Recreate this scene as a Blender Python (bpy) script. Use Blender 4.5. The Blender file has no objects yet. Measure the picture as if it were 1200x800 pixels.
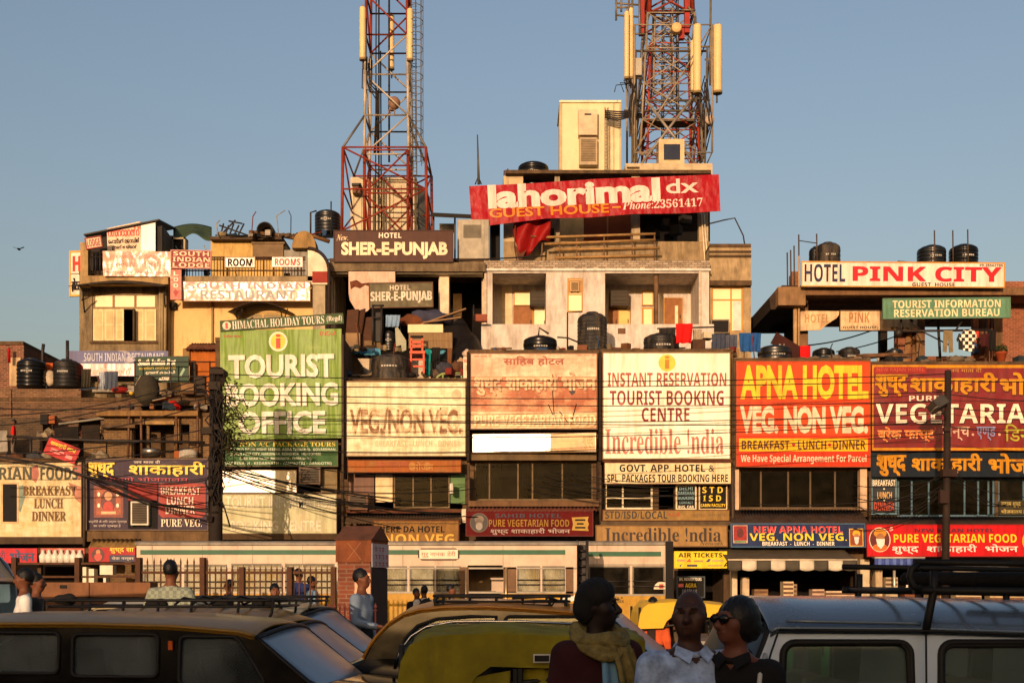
import bpy, math, random
from mathutils import Vector, Matrix, Euler
from mathutils.geometry import tessellate_polygon
R = math.radians
rnd = random.Random(7)
scene = bpy.context.scene
col = scene.collection

# ------------------------------------------------------------------ camera, light, exposure
F, HZ, CH = 1400.0, 690.0, 1.80           # focal length in photo pixels, eye level line, eye height
cam = bpy.data.cameras.new('camera'); camo = bpy.data.objects.new('camera', cam); col.objects.link(camo)
cam.sensor_width = 36.0; cam.lens = 36.0 * F / 1200.0
cam.shift_y = (HZ - 400.0) / 1200.0
cam.clip_end = 3000.0; cam.clip_start = 0.1
camo.location = (0, 0, CH); camo.rotation_euler = (R(90), 0, 0)
scene.camera = camo
SUN_EL, SUN_AZ = R(7.0), R(13.0)          # the sun is low behind the photographer, a little to the left
world = bpy.data.worlds.new('World'); scene.world = world; world.use_nodes = True
wn = world.node_tree
bg = wn.nodes['Background']; sky = wn.nodes.new('ShaderNodeTexSky')
sky.sky_type = 'NISHITA'; sky.sun_disc = False
sky.sun_elevation = SUN_EL; sky.sun_rotation = R(180) + SUN_AZ
sky.air_density = 1.35; sky.dust_density = 5.2; sky.ozone_density = 1.6; sky.altitude = 200
bg.inputs['Strength'].default_value = 0.15
wb = wn.nodes.new('ShaderNodeMix'); wb.data_type = 'RGBA'; wb.blend_type = 'MULTIPLY'; wb.inputs[0].default_value = 1.0
wb.inputs[7].default_value = (1.17, 1.085, 1.18, 1)      # white balance of the camera
wn.links.new(sky.outputs[0], wb.inputs[6]); wn.links.new(wb.outputs[2], bg.inputs['Color'])
sl = bpy.data.lights.new('sun', 'SUN'); so = bpy.data.objects.new('sun', sl); col.objects.link(so)
sl.energy = 3.6; sl.angle = R(0.5); sl.color = (1.0, 0.675, 0.43)
so.location = (-20, -60, 30)
_d = Vector((math.sin(SUN_AZ) * math.cos(SUN_EL), math.cos(SUN_AZ) * math.cos(SUN_EL), -math.sin(SUN_EL)))
so.rotation_euler = _d.to_track_quat('-Z', 'Y').to_euler()
scene.view_settings.view_transform = 'Standard'
scene.view_settings.look = 'None'; scene.view_settings.gamma = 1.0
scene.view_settings.use_curve_mapping = False
scene.view_settings.exposure = 0.33

# ------------------------------------------------------------------ helpers
def wx(px, Y): return (px - 600.0) * Y / F
def wz(py, Y): return CH + (HZ - py) * Y / F
def W(px, py, Y): return Vector((wx(px, Y), Y, wz(py, Y)))
def lin(v):
    v /= 255.0
    return v / 12.92 if v <= 0.04045 else ((v + 0.055) / 1.055) ** 2.4
def hexc(s): return tuple(lin(int(s[i:i + 2], 16)) for i in (0, 2, 4))

ONE_EACH = set('leg rail post stay horizontal arm rail_post junction_box door_pillar bracket hood_bracket gusset radio_box brace outrigger column string_course recess_side grab_rail step brick_pier strap front_pillar white_flash door_seam gutter seat mount_pole corner_strip cross_arm conduit platform vent_duct down_pipe slab_edge floor_slab'.split())
LOC = {}                                   # where the root of every built object stands
class MB:
    """collects shapes, builds them as one mesh object"""
    def __init__(s, smooth=False): s.v = []; s.f = []; s.m = []; s.s = []; s.smooth = smooth
    def add(s, vs, fs, mi=0, smooth=None):
        n = len(s.v); s.v += [tuple(v) for v in vs]
        s.f += [tuple(i + n for i in f) for f in fs]
        s.m += [mi] * len(fs); s.s += [s.smooth if smooth is None else smooth] * len(fs)
        return s
    def box(s, x0, x1, y0, y1, z0, z1, mi=0):
        if x0 > x1: x0, x1 = x1, x0
        if y0 > y1: y0, y1 = y1, y0
        if z0 > z1: z0, z1 = z1, z0
        vs = [(x0,y0,z0),(x1,y0,z0),(x1,y1,z0),(x0,y1,z0),(x0,y0,z1),(x1,y0,z1),(x1,y1,z1),(x0,y1,z1)]
        return s.add(vs, [(0,3,2,1),(4,5,6,7),(0,1,5,4),(1,2,6,5),(2,3,7,6),(3,0,4,7)], mi, False)
    def pbox(s, px0, py0, px1, py1, Y, dy, mi=0):       # front face at Y, dy deep
        return s.box(wx(px0,Y), wx(px1,Y), Y, Y+dy, wz(py1,Y), wz(py0,Y), mi)
    def rbox(s, c, size, rot=(0,0,0), mi=0):
        M = Euler(rot).to_matrix(); c = Vector(c); a, b, d = [q/2 for q in size]
        vs = [c + M @ Vector(p) for p in [(-a,-b,-d),(a,-b,-d),(a,b,-d),(-a,b,-d),(-a,-b,d),(a,-b,d),(a,b,d),(-a,b,d)]]
        return s.add(vs, [(0,3,2,1),(4,5,6,7),(0,1,5,4),(1,2,6,5),(2,3,7,6),(3,0,4,7)], mi, False)
    def tube(s, a, b, r, n=6, mi=0, r2=None):
        return s.path([a, b], [r, r if r2 is None else r2], n, mi)
    def path(s, pts, r, n=6, mi=0, closed=False, smooth=True):
        pts = [Vector(p) for p in pts]
        m = len(pts); rs = r if isinstance(r, (list, tuple)) else [r] * m
        vs = []; up = None
        for i, p in enumerate(pts):
            if closed: t = (pts[(i+1) % m] - pts[i-1])
            else: t = pts[min(i+1, m-1)] - pts[max(i-1, 0)]
            if t.length < 1e-9: t = Vector((0,0,1))
            t.normalize()
            if up is None:
                up = Vector((0,0,1)) if abs(t.z) < .9 else Vector((1,0,0))
            a = t.cross(up)
            if a.length < 1e-6: a = t.cross(Vector((0,1,0)))
            a.normalize(); b = a.cross(t); b.normalize(); up = b
            for k in range(n):
                an = 2*math.pi*k/n
                vs.append(p + (a*math.cos(an) + b*math.sin(an))*rs[i])
        fs = []
        for i in range(m if closed else m-1):
            j = (i+1) % m
            for k in range(n):
                l = (k+1) % n
                fs.append((i*n+k, i*n+l, j*n+l, j*n+k))
        s.add(vs, fs, mi, smooth)
        if not closed:
            b0 = len(s.v) - len(vs)
            s.f += [tuple(b0+k for k in range(n))[::-1], tuple(b0+(m-1)*n+k for k in range(n))]
            s.m += [mi]*2; s.s += [False]*2
        return s
    def lathe(s, prof, c, n=20, mi=0, smooth=True):
        c = Vector(c); vs = []; m = len(prof)
        for (r, z) in prof:
            for k in range(n):
                an = 2*math.pi*k/n
                vs.append(c + Vector((r*math.cos(an), r*math.sin(an), z)))
        fs = [(i*n+k, i*n+(k+1)%n, (i+1)*n+(k+1)%n, (i+1)*n+k) for i in range(m-1) for k in range(n)]
        fs += [tuple(range(n))[::-1], tuple((m-1)*n+k for k in range(n))]
        return s.add(vs, fs, mi, smooth)
    def ell(s, c, r, mi=0, nu=14, nv=9, fn=None, rot=None):
        c = Vector(c); vs = []; fs = []
        M = Euler(rot).to_matrix() if rot else None
        for j in range(nv+1):
            th = math.pi*j/nv
            for i in range(nu):
                ph = 2*math.pi*i/nu
                p = Vector((r[0]*math.sin(th)*math.cos(ph), r[1]*math.sin(th)*math.sin(ph), r[2]*math.cos(th)))
                if fn: p = fn(p)
                if M: p = M @ p
                vs.append(c + p)
        for j in range(nv):
            for i in range(nu):
                k = (i+1) % nu
                fs.append((j*nu+i, (j+1)*nu+i, (j+1)*nu+k, j*nu+k))
        return s.add(vs, fs, mi, True)
    def prism(s, poly, y0, y1, mi=0, mp=None, holes=(), smooth=False):
        """polygon in (x, z) pushed from y0 to y1; mp maps (x, y, z) to a point; holes are polygons"""
        mp = mp or (lambda x, y, z: (x, y, z))
        loops = [list(poly)] + [list(h) for h in holes]
        flat = [p for l in loops for p in l]; n = len(flat)
        tri = tessellate_polygon([[Vector((p[0], p[1], 0)) for p in l] for l in loops])
        vs = [mp(p[0], y0, p[1]) for p in flat] + [mp(p[0], y1, p[1]) for p in flat]
        fs = []
        for t in tri:
            a, b, c = [Vector((flat[i][0], flat[i][1])) for i in t]
            ccw = (b-a).x*(c-a).y - (b-a).y*(c-a).x > 0
            t = tuple(t) if ccw else tuple(t)[::-1]
            fs.append(t); fs.append(tuple(i+n for i in t[::-1]))
        off = 0
        for li, l in enumerate(loops):
            area = sum(l[i-1][0]*l[i][1]-l[i][0]*l[i-1][1] for i in range(len(l)))
            k = len(l)
            for i in range(k):
                j = (i+1) % k
                q = (off+i, off+i+n, off+j+n, off+j)
                if (area > 0) == (li == 0): q = q[::-1]
                fs.append(q)
            off += k
        return s.add(vs, fs, mi, smooth)
    def grid(s, fn, nu, nv, mi=0, smooth=True, wrap=False):
        vs = [fn(i/nu, j/nv) for j in range(nv+1) for i in range(nu+1)]
        fs = [(j*(nu+1)+i, j*(nu+1)+i+1, (j+1)*(nu+1)+i+1, (j+1)*(nu+1)+i) for j in range(nv) for i in range(nu)]
        return s.add(vs, fs, mi, smooth)
    def slab(s, fn, nu, nv, t, mi=0, smooth=True):
        """a sheet with thickness: fn(u, v) gives the front, pushed back by vector t"""
        t = Vector(t); n = (nu+1)*(nv+1)
        a = [Vector(fn(i/nu, j/nv)) for j in range(nv+1) for i in range(nu+1)]
        vs = a + [p + t for p in a]; fs = []; w = nu+1
        for j in range(nv):
            for i in range(nu):
                q = (j*w+i, j*w+i+1, (j+1)*w+i+1, (j+1)*w+i)
                fs += [q, tuple(k+n for k in q[::-1])]
        for i in range(nu):
            fs += [(i, i+n, i+1+n, i+1), (nv*w+i, nv*w+i+1, nv*w+i+1+n, nv*w+i+n)]
        for j in range(nv):
            fs += [(j*w, (j+1)*w, (j+1)*w+n, j*w+n), (j*w+nu, j*w+nu+n, (j+1)*w+nu+n, (j+1)*w+nu)]
        return s.add(vs, fs, mi, smooth)
    def wallholes(s, x0, x1, z0, z1, y0, y1, holes, mi=0):
        xs = sorted({x0, x1} | {min(max(v, x0), x1) for h in holes for v in (h[0], h[1])})
        zs = sorted({z0, z1} | {min(max(v, z0), z1) for h in holes for v in (h[2], h[3])})
        def solid(i, j):
            if i < 0 or j < 0 or i >= len(xs)-1 or j >= len(zs)-1: return False
            cx, cz = (xs[i]+xs[i+1])/2, (zs[j]+zs[j+1])/2
            return not any(h[0] < cx < h[1] and h[2] < cz < h[3] for h in holes)
        for i in range(len(xs)-1):
            for j in range(len(zs)-1):
                if not solid(i, j): continue
                a, b, c, d = xs[i], xs[i+1], zs[j], zs[j+1]
                vs = [(a,y0,c),(b,y0,c),(b,y0,d),(a,y0,d),(a,y1,c),(b,y1,c),(b,y1,d),(a,y1,d)]
                fs = [(0,1,2,3),(7,6,5,4)]
                if not solid(i-1, j): fs.append((0,3,7,4))
                if not solid(i+1, j): fs.append((1,5,6,2))
                if not solid(i, j-1): fs.append((0,4,5,1))
                if not solid(i, j+1): fs.append((3,2,6,7))
                s.add(vs, fs, mi, False)
        return s
    def mesh(s, name, off=(0,0,0)):
        me = bpy.data.meshes.new(name); ox, oy, oz = off
        me.from_pydata([(x-ox, y-oy, z-oz) for x, y, z in s.v], [], s.f)
        me.polygons.foreach_set('material_index', s.m)
        me.polygons.foreach_set('use_smooth', s.s)
        me.update(); return me
    def build(s, name, mats, par=None, local=False, bevel=0):
        off = (0,0,0) if (local or par is None) else LOC.get(par.name, (0,0,0))
        if name in ONE_EACH and par is not None:                 # one object for every leg, rail, post ...
            isl = s.islands()
            if 1 < len(isl) <= (9 if name == 'horizontal' else 40):
                return [q.build1(name, mats, par, off, bevel) for q in isl][0]
        return s.build1(name, mats, par, off, bevel)
    def islands(s):
        up = list(range(len(s.v)))
        def find(a):
            while up[a] != a: up[a] = up[up[a]]; a = up[a]
            return a
        for f in s.f:
            for k in f[1:]: up[find(f[0])] = find(k)
        groups = {}
        for i, f in enumerate(s.f): groups.setdefault(find(f[0]), []).append(i)
        out = []
        for fi in groups.values():
            q = MB(); mp = {}
            for i in fi:
                for k in s.f[i]:
                    if k not in mp: mp[k] = len(q.v); q.v.append(s.v[k])
                q.f.append(tuple(mp[k] for k in s.f[i])); q.m.append(s.m[i]); q.s.append(s.s[i])
            out.append(q)
        return out
    def build1(s, name, mats, par, off, bevel):
        o = bpy.data.objects.new(name, s.mesh(name, off)); col.objects.link(o)
        for m in (mats if isinstance(mats, (list, tuple)) else [mats]): o.data.materials.append(m)
        if par: o.parent = par; LOC[o.name] = off
        if bevel:
            b = o.modifiers.new('bevel', 'BEVEL'); b.width = bevel; b.segments = 2; b.limit_method = 'ANGLE'; b.angle_limit = R(40)
        return o

def tag(o, label, cat, group=None, kind=None):
    if label: o['label'] = label
    if cat: o['category'] = cat
    if group: o['group'] = group
    if kind: o['kind'] = kind
    return o
def thing(name, label, cat, loc=(0,0,0), rot=(0,0,0), group=None):
    o = bpy.data.objects.new(name, None); col.objects.link(o); o.empty_display_size = .2
    o.location = loc; o.rotation_euler = rot; LOC[o.name] = tuple(loc)
    return tag(o, label, cat, group)
def solo(mb, name, mats, label, cat, group=None, kind=None, origin=None):
    """a thing that is one mesh, its origin at its base"""
    if origin is None and mb.v:
        xs = [v[0] for v in mb.v]; ys = [v[1] for v in mb.v]; zs = [v[2] for v in mb.v]
        origin = ((min(xs)+max(xs))/2, (min(ys)+max(ys))/2, min(zs))
    o = bpy.data.objects.new(name, mb.mesh(name, origin)); o.location = origin; col.objects.link(o)
    for m in (mats if isinstance(mats, (list, tuple)) else [mats]): o.data.materials.append(m)
    return tag(o, label, cat, group, kind)
def copy_tree(o, par=None):
    c = o.copy(); col.objects.link(c)
    if par: c.parent = par
    for ch in list(o.children): copy_tree(ch, c)
    return c

# ------------------------------------------------------------------ materials
MATS = {}
def _new(name):
    m = bpy.data.materials.new(name); m.use_nodes = True
    nt = m.node_tree; return m, nt, nt.nodes['Principled BSDF']
def _pos(nt):
    return nt.nodes.new('ShaderNodeNewGeometry').outputs['Position']
def _map(nt, vec, sc):
    n = nt.nodes.new('ShaderNodeMapping'); n.inputs['Scale'].default_value = sc; nt.links.new(vec, n.inputs[0]); return n.outputs[0]
def _noise(nt, vec, scale, detail=4, rough=.6):
    n = nt.nodes.new('ShaderNodeTexNoise'); n.inputs['Scale'].default_value = scale
    n.inputs['Detail'].default_value = detail; n.inputs['Roughness'].default_value = rough
    nt.links.new(vec, n.inputs['Vector']); return n.outputs['Fac']
def _ramp(nt, fac, stops):
    n = nt.nodes.new('ShaderNodeValToRGB'); cr = n.color_ramp
    while len(cr.elements) > 1: cr.elements.remove(cr.elements[0])
    cr.elements[0].position = stops[0][0]; cr.elements[0].color = tuple(stops[0][1]) + (1,)
    for p, c in stops[1:]:
        e = cr.elements.new(p); e.color = tuple(c) + (1,)
    nt.links.new(fac, n.inputs[0]); return n.outputs[0]
def _mix(nt, fac, a, b, mode='MIX'):
    n = nt.nodes.new('ShaderNodeMix'); n.data_type = 'RGBA'; n.blend_type = mode
    for sock, v in ((n.inputs[0], fac), (n.inputs[6], a), (n.inputs[7], b)):
        if hasattr(v, 'is_linked'): nt.links.new(v, sock)
        elif isinstance(v, (int, float)): sock.default_value = v
        else: sock.default_value = tuple(v) + (1,)
    return n.outputs[2]
def _bump(nt, bs, h, strength, dist=.02):
    n = nt.nodes.new('ShaderNodeBump'); n.inputs['Strength'].default_value = strength; n.inputs['Distance'].default_value = dist
    nt.links.new(h, n.inputs['Height']); nt.links.new(n.outputs[0], bs.inputs['Normal'])

def P(c, rough=.7, metal=0.0, var=.3, vs=2.5, stain=0.0, stain_c='2a2018', bump=0.0, bs=18, spec=.28, tag_=''):
    """weathered paint, plaster, metal: colour with blotches, optional run-down stains, bump"""
    key = ('P', c, rough, metal, var, vs, stain, stain_c, bump, bs, spec)
    if key in MATS: return MATS[key]
    m, nt, b = _new('paint_' + c)
    pos = _pos(nt); base = hexc(c)
    n = _noise(nt, pos, vs, 5)
    cr = _ramp(nt, n, [(.3, tuple(x*(1-var) for x in base)), (.7, tuple(min(1, x*(1+var*.35)) for x in base))])
    if stain:
        s = _noise(nt, _map(nt, pos, (2.2, 2.2, .45)), 1.6, 6, .7)
        f = _ramp(nt, s, [(.62-.3*stain, (0,0,0)), (.82-.1*stain, (1,1,1))])
        f2 = nt.nodes.new('ShaderNodeMath'); f2.operation = 'MULTIPLY'; f2.inputs[1].default_value = min(1, .45+.5*stain)
        nt.links.new(f, f2.inputs[0])
        cr = _mix(nt, f2.outputs[0], cr, hexc(stain_c))
    nt.links.new(cr, b.inputs['Base Color'])
    b.inputs['Roughness'].default_value = rough; b.inputs['Metallic'].default_value = metal
    b.inputs['Specular IOR Level'].default_value = spec
    if bump: _bump(nt, b, _noise(nt, pos, bs, 4), bump)
    MATS[key] = m; return m
def brick(c1='8a5038', c2='6a3a28', mortar='8a7660', dirt=.35):
    key = ('brick', c1, c2, mortar, dirt)
    if key in MATS: return MATS[key]
    m, nt, b = _new('brick'); pos = _pos(nt)
    sp = nt.nodes.new('ShaderNodeSeparateXYZ'); nt.links.new(pos, sp.inputs[0])
    ad = nt.nodes.new('ShaderNodeMath'); nt.links.new(sp.outputs[0], ad.inputs[0]); nt.links.new(sp.outputs[1], ad.inputs[1])
    cb = nt.nodes.new('ShaderNodeCombineXYZ'); nt.links.new(ad.outputs[0], cb.inputs[0]); nt.links.new(sp.outputs[2], cb.inputs[1])
    br = nt.nodes.new('ShaderNodeTexBrick'); nt.links.new(cb.outputs[0], br.inputs['Vector'])
    for k, v in (('Scale', 1), ('Brick Width', .24), ('Row Height', .085), ('Mortar Size', .012), ('Bias', 0)): br.inputs[k].default_value = v
    for k, v in (('Color1', c1), ('Color2', c2), ('Mortar', mortar)): br.inputs[k].default_value = hexc(v) + (1,)
    n = _noise(nt, pos, 1.7, 6, .7)
    f = _ramp(nt, n, [(.3, (1-dirt,)*3), (.65, (1.1,)*3)])
    nt.links.new(_mix(nt, 1.0, br.outputs[0], f, 'MULTIPLY'), b.inputs['Base Color'])
    b.inputs['Roughness'].default_value = .9
    _bump(nt, b, br.outputs[1], -.5, .01)
    MATS[key] = m; return m
def vinyl(c, rough=.38, wr=.5, sx=2.6, sz=.55, fade=0.0, fade_c='e8d8b8', fs=1.2, var=.12, big=1.0, sp=None):
    """printed flex or painted tin sheet: slack folds in the surface, gloss, and bleached patches"""
    key = ('vinyl', c, rough, wr, sx, sz, fade, fade_c, fs, var, big, sp)
    if key in MATS: return MATS[key]
    m, nt, b = _new('sheet_' + c); pos = _pos(nt); base = hexc(c)
    n = _noise(nt, pos, 3.1, 5)
    cr = _ramp(nt, n, [(.3, tuple(x*(1-var) for x in base)), (.7, base)])
    if fade:
        g = _noise(nt, _map(nt, pos, (1, 1, 1.6)), fs, 7, .72)
        f = _ramp(nt, g, [(.62-.35*fade, (0,0,0)), (.78-.25*fade, (1,1,1))])
        cr = _mix(nt, f, cr, hexc(fade_c))
    gst = _ramp(nt, _noise(nt, _map(nt, pos, (2.6, 2.6, .3)), 1.7, 6, .68), [(.34, (.66, .62, .56)), (.56, (1, 1, 1))])
    cr = _mix(nt, .8, cr, gst, 'MULTIPLY')
    nt.links.new(cr, b.inputs['Base Color']); b.inputs['Roughness'].default_value = rough+.08*(rough > .32)
    b.inputs['Specular IOR Level'].default_value = sp if sp is not None else (.55 if rough < .32 else .16)
    w = _noise(nt, _map(nt, pos, (sx, sx, sz)), 1.0, 1.6, .45)
    w2 = _noise(nt, _map(nt, pos, (.35, .35, .5)), 1.0, 1, .4)
    ad = nt.nodes.new('ShaderNodeMath'); ad.operation = 'MULTIPLY_ADD'; ad.inputs[1].default_value = big
    nt.links.new(w2, ad.inputs[0]); nt.links.new(w, ad.inputs[2])
    _bump(nt, b, ad.outputs[0], 1.0, .10*wr)
    MATS[key] = m; return m
def glass(tint='8fa0a0', alpha=.6, rough=.05, dust=.15, gl=.9, dc='b0a288'):
    """thin window glass: tinted see-through with a mirror sheen and a film of dust, on cars also painted sky reflection"""
    key = ('glass', tint, alpha, rough, dust, gl, dc)
    if key in MATS: return MATS[key]
    m, nt, b = _new('window_glass'); nt.nodes.remove(b)
    out = nt.nodes['Material Output']; t = nt.nodes.new('ShaderNodeBsdfTransparent'); t.inputs[0].default_value = tuple(x*alpha for x in hexc(tint)) + (1,)
    g = nt.nodes.new('ShaderNodeBsdfGlossy'); g.inputs['Roughness'].default_value = rough; g.inputs[0].default_value = (gl,gl,gl,1)
    lw = nt.nodes.new('ShaderNodeFresnel'); lw.inputs[0].default_value = 1.5
    mx = nt.nodes.new('ShaderNodeMixShader'); nt.links.new(lw.outputs[0], mx.inputs[0]); nt.links.new(t.outputs[0], mx.inputs[1]); nt.links.new(g.outputs[0], mx.inputs[2])
    d = nt.nodes.new('ShaderNodeBsdfDiffuse'); d.inputs[0].default_value = hexc(dc) + (1,)
    f = _ramp(nt, _noise(nt, _pos(nt), 2.3, 2.5, .5), [(.35, (dust*.3,)*3), (.75, (min(1, dust*1.7),)*3)])
    m2 = nt.nodes.new('ShaderNodeMixShader'); nt.links.new(f, m2.inputs[0]); nt.links.new(mx.outputs[0], m2.inputs[1]); nt.links.new(d.outputs[0], m2.inputs[2])
    nt.links.new(m2.outputs[0], out.inputs[0])
    MATS[key] = m; return m
def wood(c='6a4426', c2='3e2614', rough=.6):
    key = ('wood', c, c2, rough)
    if key in MATS: return MATS[key]
    m, nt, b = _new('wood'); pos = _pos(nt)
    n = _noise(nt, _map(nt, pos, (9, 9, .8)), 1.5, 6, .65)
    nt.links.new(_ramp(nt, n, [(.3, hexc(c2)), (.7, hexc(c))]), b.inputs['Base Color'])
    b.inputs['Roughness'].default_value = rough
    MATS[key] = m; return m
def checks(c1, c2, scale):
    key = ('checks', c1, c2, scale)
    if key in MATS: return MATS[key]
    m, nt, b = _new('checked_cloth'); tc = nt.nodes.new('ShaderNodeTexCoord')
    ch = nt.nodes.new('ShaderNodeTexChecker'); ch.inputs['Scale'].default_value = scale
    ch.inputs[1].default_value = hexc(c1)+(1,); ch.inputs[2].default_value = hexc(c2)+(1,)
    nt.links.new(tc.outputs['Object'], ch.inputs[0]); nt.links.new(ch.outputs[0], b.inputs['Base Color']); b.inputs['Roughness'].default_value = .9
    MATS[key] = m; return m
def carpaint(c, rough=.25, coat=.6, dust=.25, metal=0.0):
    dust *= .35; coat *= .4
    key = ('car', c, rough, coat, dust, metal)
    if key in MATS: return MATS[key]
    m, nt, b = _new('car_paint_' + c); pos = _pos(nt)
    n = _noise(nt, pos, 3.0, 6, .7)
    nt.links.new(_mix(nt, _ramp(nt, n, [(.35, (0,)*3), (.8, (dust,)*3)]), hexc(c), hexc('8a7a62')), b.inputs['Base Color'])
    nt.links.new(_ramp(nt, n, [(.3, (rough,)*3), (.8, (min(1, rough+.12+.4*dust),)*3)]), b.inputs['Roughness'])
    b.inputs['Coat Weight'].default_value = coat; b.inputs['Coat Roughness'].default_value = .12; b.inputs['Specular IOR Level'].default_value = .3; b.inputs['Metallic'].default_value = metal
    _bump(nt, b, _noise(nt, pos, 2.2, 2), .12, .02)
    MATS[key] = m; return m

# ------------------------------------------------------------------ lettering
BOLD = {}
for i in range(26):
    BOLD[chr(65+i)] = (chr(0x1D5D4+i), chr(0x1D400+i)); BOLD[chr(97+i)] = (chr(0x1D5EE+i), chr(0x1D41A+i))
for i in range(10): BOLD[chr(48+i)] = (chr(0x1D7EC+i), chr(0x1D7CE+i))
def sans(t): return ''.join(BOLD[ch][0] if ch in BOLD else ch for ch in t)
def serif(t): return ''.join(BOLD[ch][1] if ch in BOLD else ch for ch in t)
TEXTJOBS = []                              # (object, [(body, x0, z0, x1, z1, y, material index, shear, fat)])
def fatof(it): return it[8] if max(map(ord, it[0])) < 0x900 or min(map(ord, it[0])) > 0x1D000 else 0
def finish_text():
    objs = {}
    for o, items in TEXTJOBS:
        for it in items:
            k = (it[0], it[7], fatof(it))
            if k in objs: continue
            c = bpy.data.curves.new('lettering_curve', 'FONT'); c.body = it[0]; c.shear = it[7]; c.offset = k[2]
            c.resolution_u = 3
            ob = bpy.data.objects.new('lettering_curve', c); col.objects.link(ob); objs[k] = ob
    dg = bpy.context.evaluated_depsgraph_get(); data = {}
    for k, ob in objs.items():
        me = bpy.data.meshes.new_from_object(ob.evaluated_get(dg))
        vs = [tuple(v.co) for v in me.vertices]; fs = [tuple(p.vertices) for p in me.polygons]
        data[k] = (vs, fs); bpy.data.meshes.remove(me)
    for ob in objs.values():
        c = ob.data; bpy.data.objects.remove(ob); bpy.data.curves.remove(c)
    for o, items in TEXTJOBS:
        mb = MB()
        for (body, x0, z0, x1, z1, y, mi, sh, fat) in items:
            vs, fs = data[(body, sh, fatof((body,)+(0,)*7+(fat,)))]
            if not vs: continue
            extra = fat if not fatof((body,)+(0,)*7+(fat,)) else 0
            a0 = min(v[0] for v in vs); a1 = max(v[0] for v in vs); b0 = min(v[1] for v in vs); b1 = max(v[1] for v in vs)
            kx = (x1-x0)/max(1e-6, a1-a0); kz = (z1-z0)/max(1e-6, b1-b0)
            e = extra*kz
            for q, (dx, dz) in enumerate(((0,0),(e,e*.5),(-e,-e*.5),(e,-e*.6),(-e,e*.6)) if e else ((0,0),)):
                mb.add([(x0+(v[0]-a0)*kx+dx, y-.0007*q, z0+(v[1]-b0)*kz+dz) for v in vs], fs, mi, False)
        me = mb.mesh(o.name); old = o.data
        for m in old.materials: me.materials.append(m)
        o.data = me; bpy.data.meshes.remove(old)

def sign(px0, py0, px1, py1, Y, label, board, text=(), art=(), name='sign_board', cat='sign', group=None,
         roll=0.0, yaw=0.0, tilt=0.0, t=.06, frame=None, fw=.05, outline=None, posts=None):
    """board centred on the given photo rectangle at distance Y; text = (body, px0, py0, px1, py1, material[, opts])"""
    cx, cy = (px0+px1)/2, (py0+py1)/2; k = Y/F
    root = thing(name, label, cat, W(cx, cy, Y), (R(tilt), R(roll), R(yaw)), group)
    hw, hh = (px1-px0)/2*k, (py1-py0)/2*k
    b = MB()
    if outline: b.prism([((x-cx)*k, (cy-y)*k) for x, y in outline], 0, t)
    else: b.box(-hw, hw, 0, t, -hh, hh)
    b.build('board', board, root, True)
    if frame:
        f = MB()
        f.box(-hw-.004, hw+.004, -.025, t+.01, hh-fw, hh+.006); f.box(-hw-.004, hw+.004, -.025, t+.01, -hh-.006, -hh+fw)
        f.box(-hw-.006, -hw+fw, -.023, t+.008, -hh+fw, hh-fw); f.box(hw-fw, hw+.006, -.023, t+.008, -hh+fw, hh-fw)
        f.build('frame', frame, root, True)
    layer = .004
    if art:
        a = MB(); ms = []
        for it in art:
            m = it[-1]
            if m not in ms: ms.append(m)
            mi = ms.index(m); y = -layer; layer += .0025
            if it[0] == 'rect':
                x0, x1 = (it[1]-cx)*k, (it[3]-cx)*k; z1, z0 = (cy-it[2])*k, (cy-it[4])*k
                a.add([(x0,y,z0),(x1,y,z0),(x1,y,z1),(x0,y,z1)], [(0,1,2,3)], mi)
            elif it[0] == 'disc':
                n = 24
                a.add([((it[1]-cx+it[3]*math.cos(2*math.pi*i/n))*k, y, (cy-it[2]+it[4]*math.sin(2*math.pi*i/n))*k) for i in range(n)], [tuple(range(n))], mi)
            elif it[0] == 'poly':
                pts = [((x-cx)*k, (cy-yy)*k) for x, yy in it[1]]
                tri = tessellate_polygon([[Vector((p[0], p[1], 0)) for p in pts]])
                fs = []
                for q in tri:
                    A, B, C = [pts[i] for i in q]
                    ccw = (B[0]-A[0])*(C[1]-A[1])-(B[1]-A[1])*(C[0]-A[0]) > 0
                    fs.append(tuple(q) if ccw else tuple(q)[::-1])
                a.add([(p[0], y, p[1]) for p in pts], fs, mi)
        a.build('printed_panel', ms, root, True)
    if text:
        for it in text:
            ms = []; items = []
            body, x0, y0, x1, y1, m = it[:6]; op = it[6] if len(it) > 6 else {}
            if op.get('shadow'):
                sm, dx, dy = op['shadow']; ms.append(sm)
                items.append((body, (x0+dx-cx)*k, (cy-y1-dy)*k, (x1+dx-cx)*k, (cy-y0-dy)*k, -layer-.002, 0, op.get('shear', 0), op.get('fat', 0)))
            ms.append(m)
            items.append((body, (x0-cx)*k, (cy-y1)*k, (x1-cx)*k, (cy-y0)*k, -layer-.007, len(ms)-1, op.get('shear', 0), op.get('fat', 0)))
            l = MB().build('lettering', ms, root, True); TEXTJOBS.append((l, items)); layer += .0012
    return root

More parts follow.
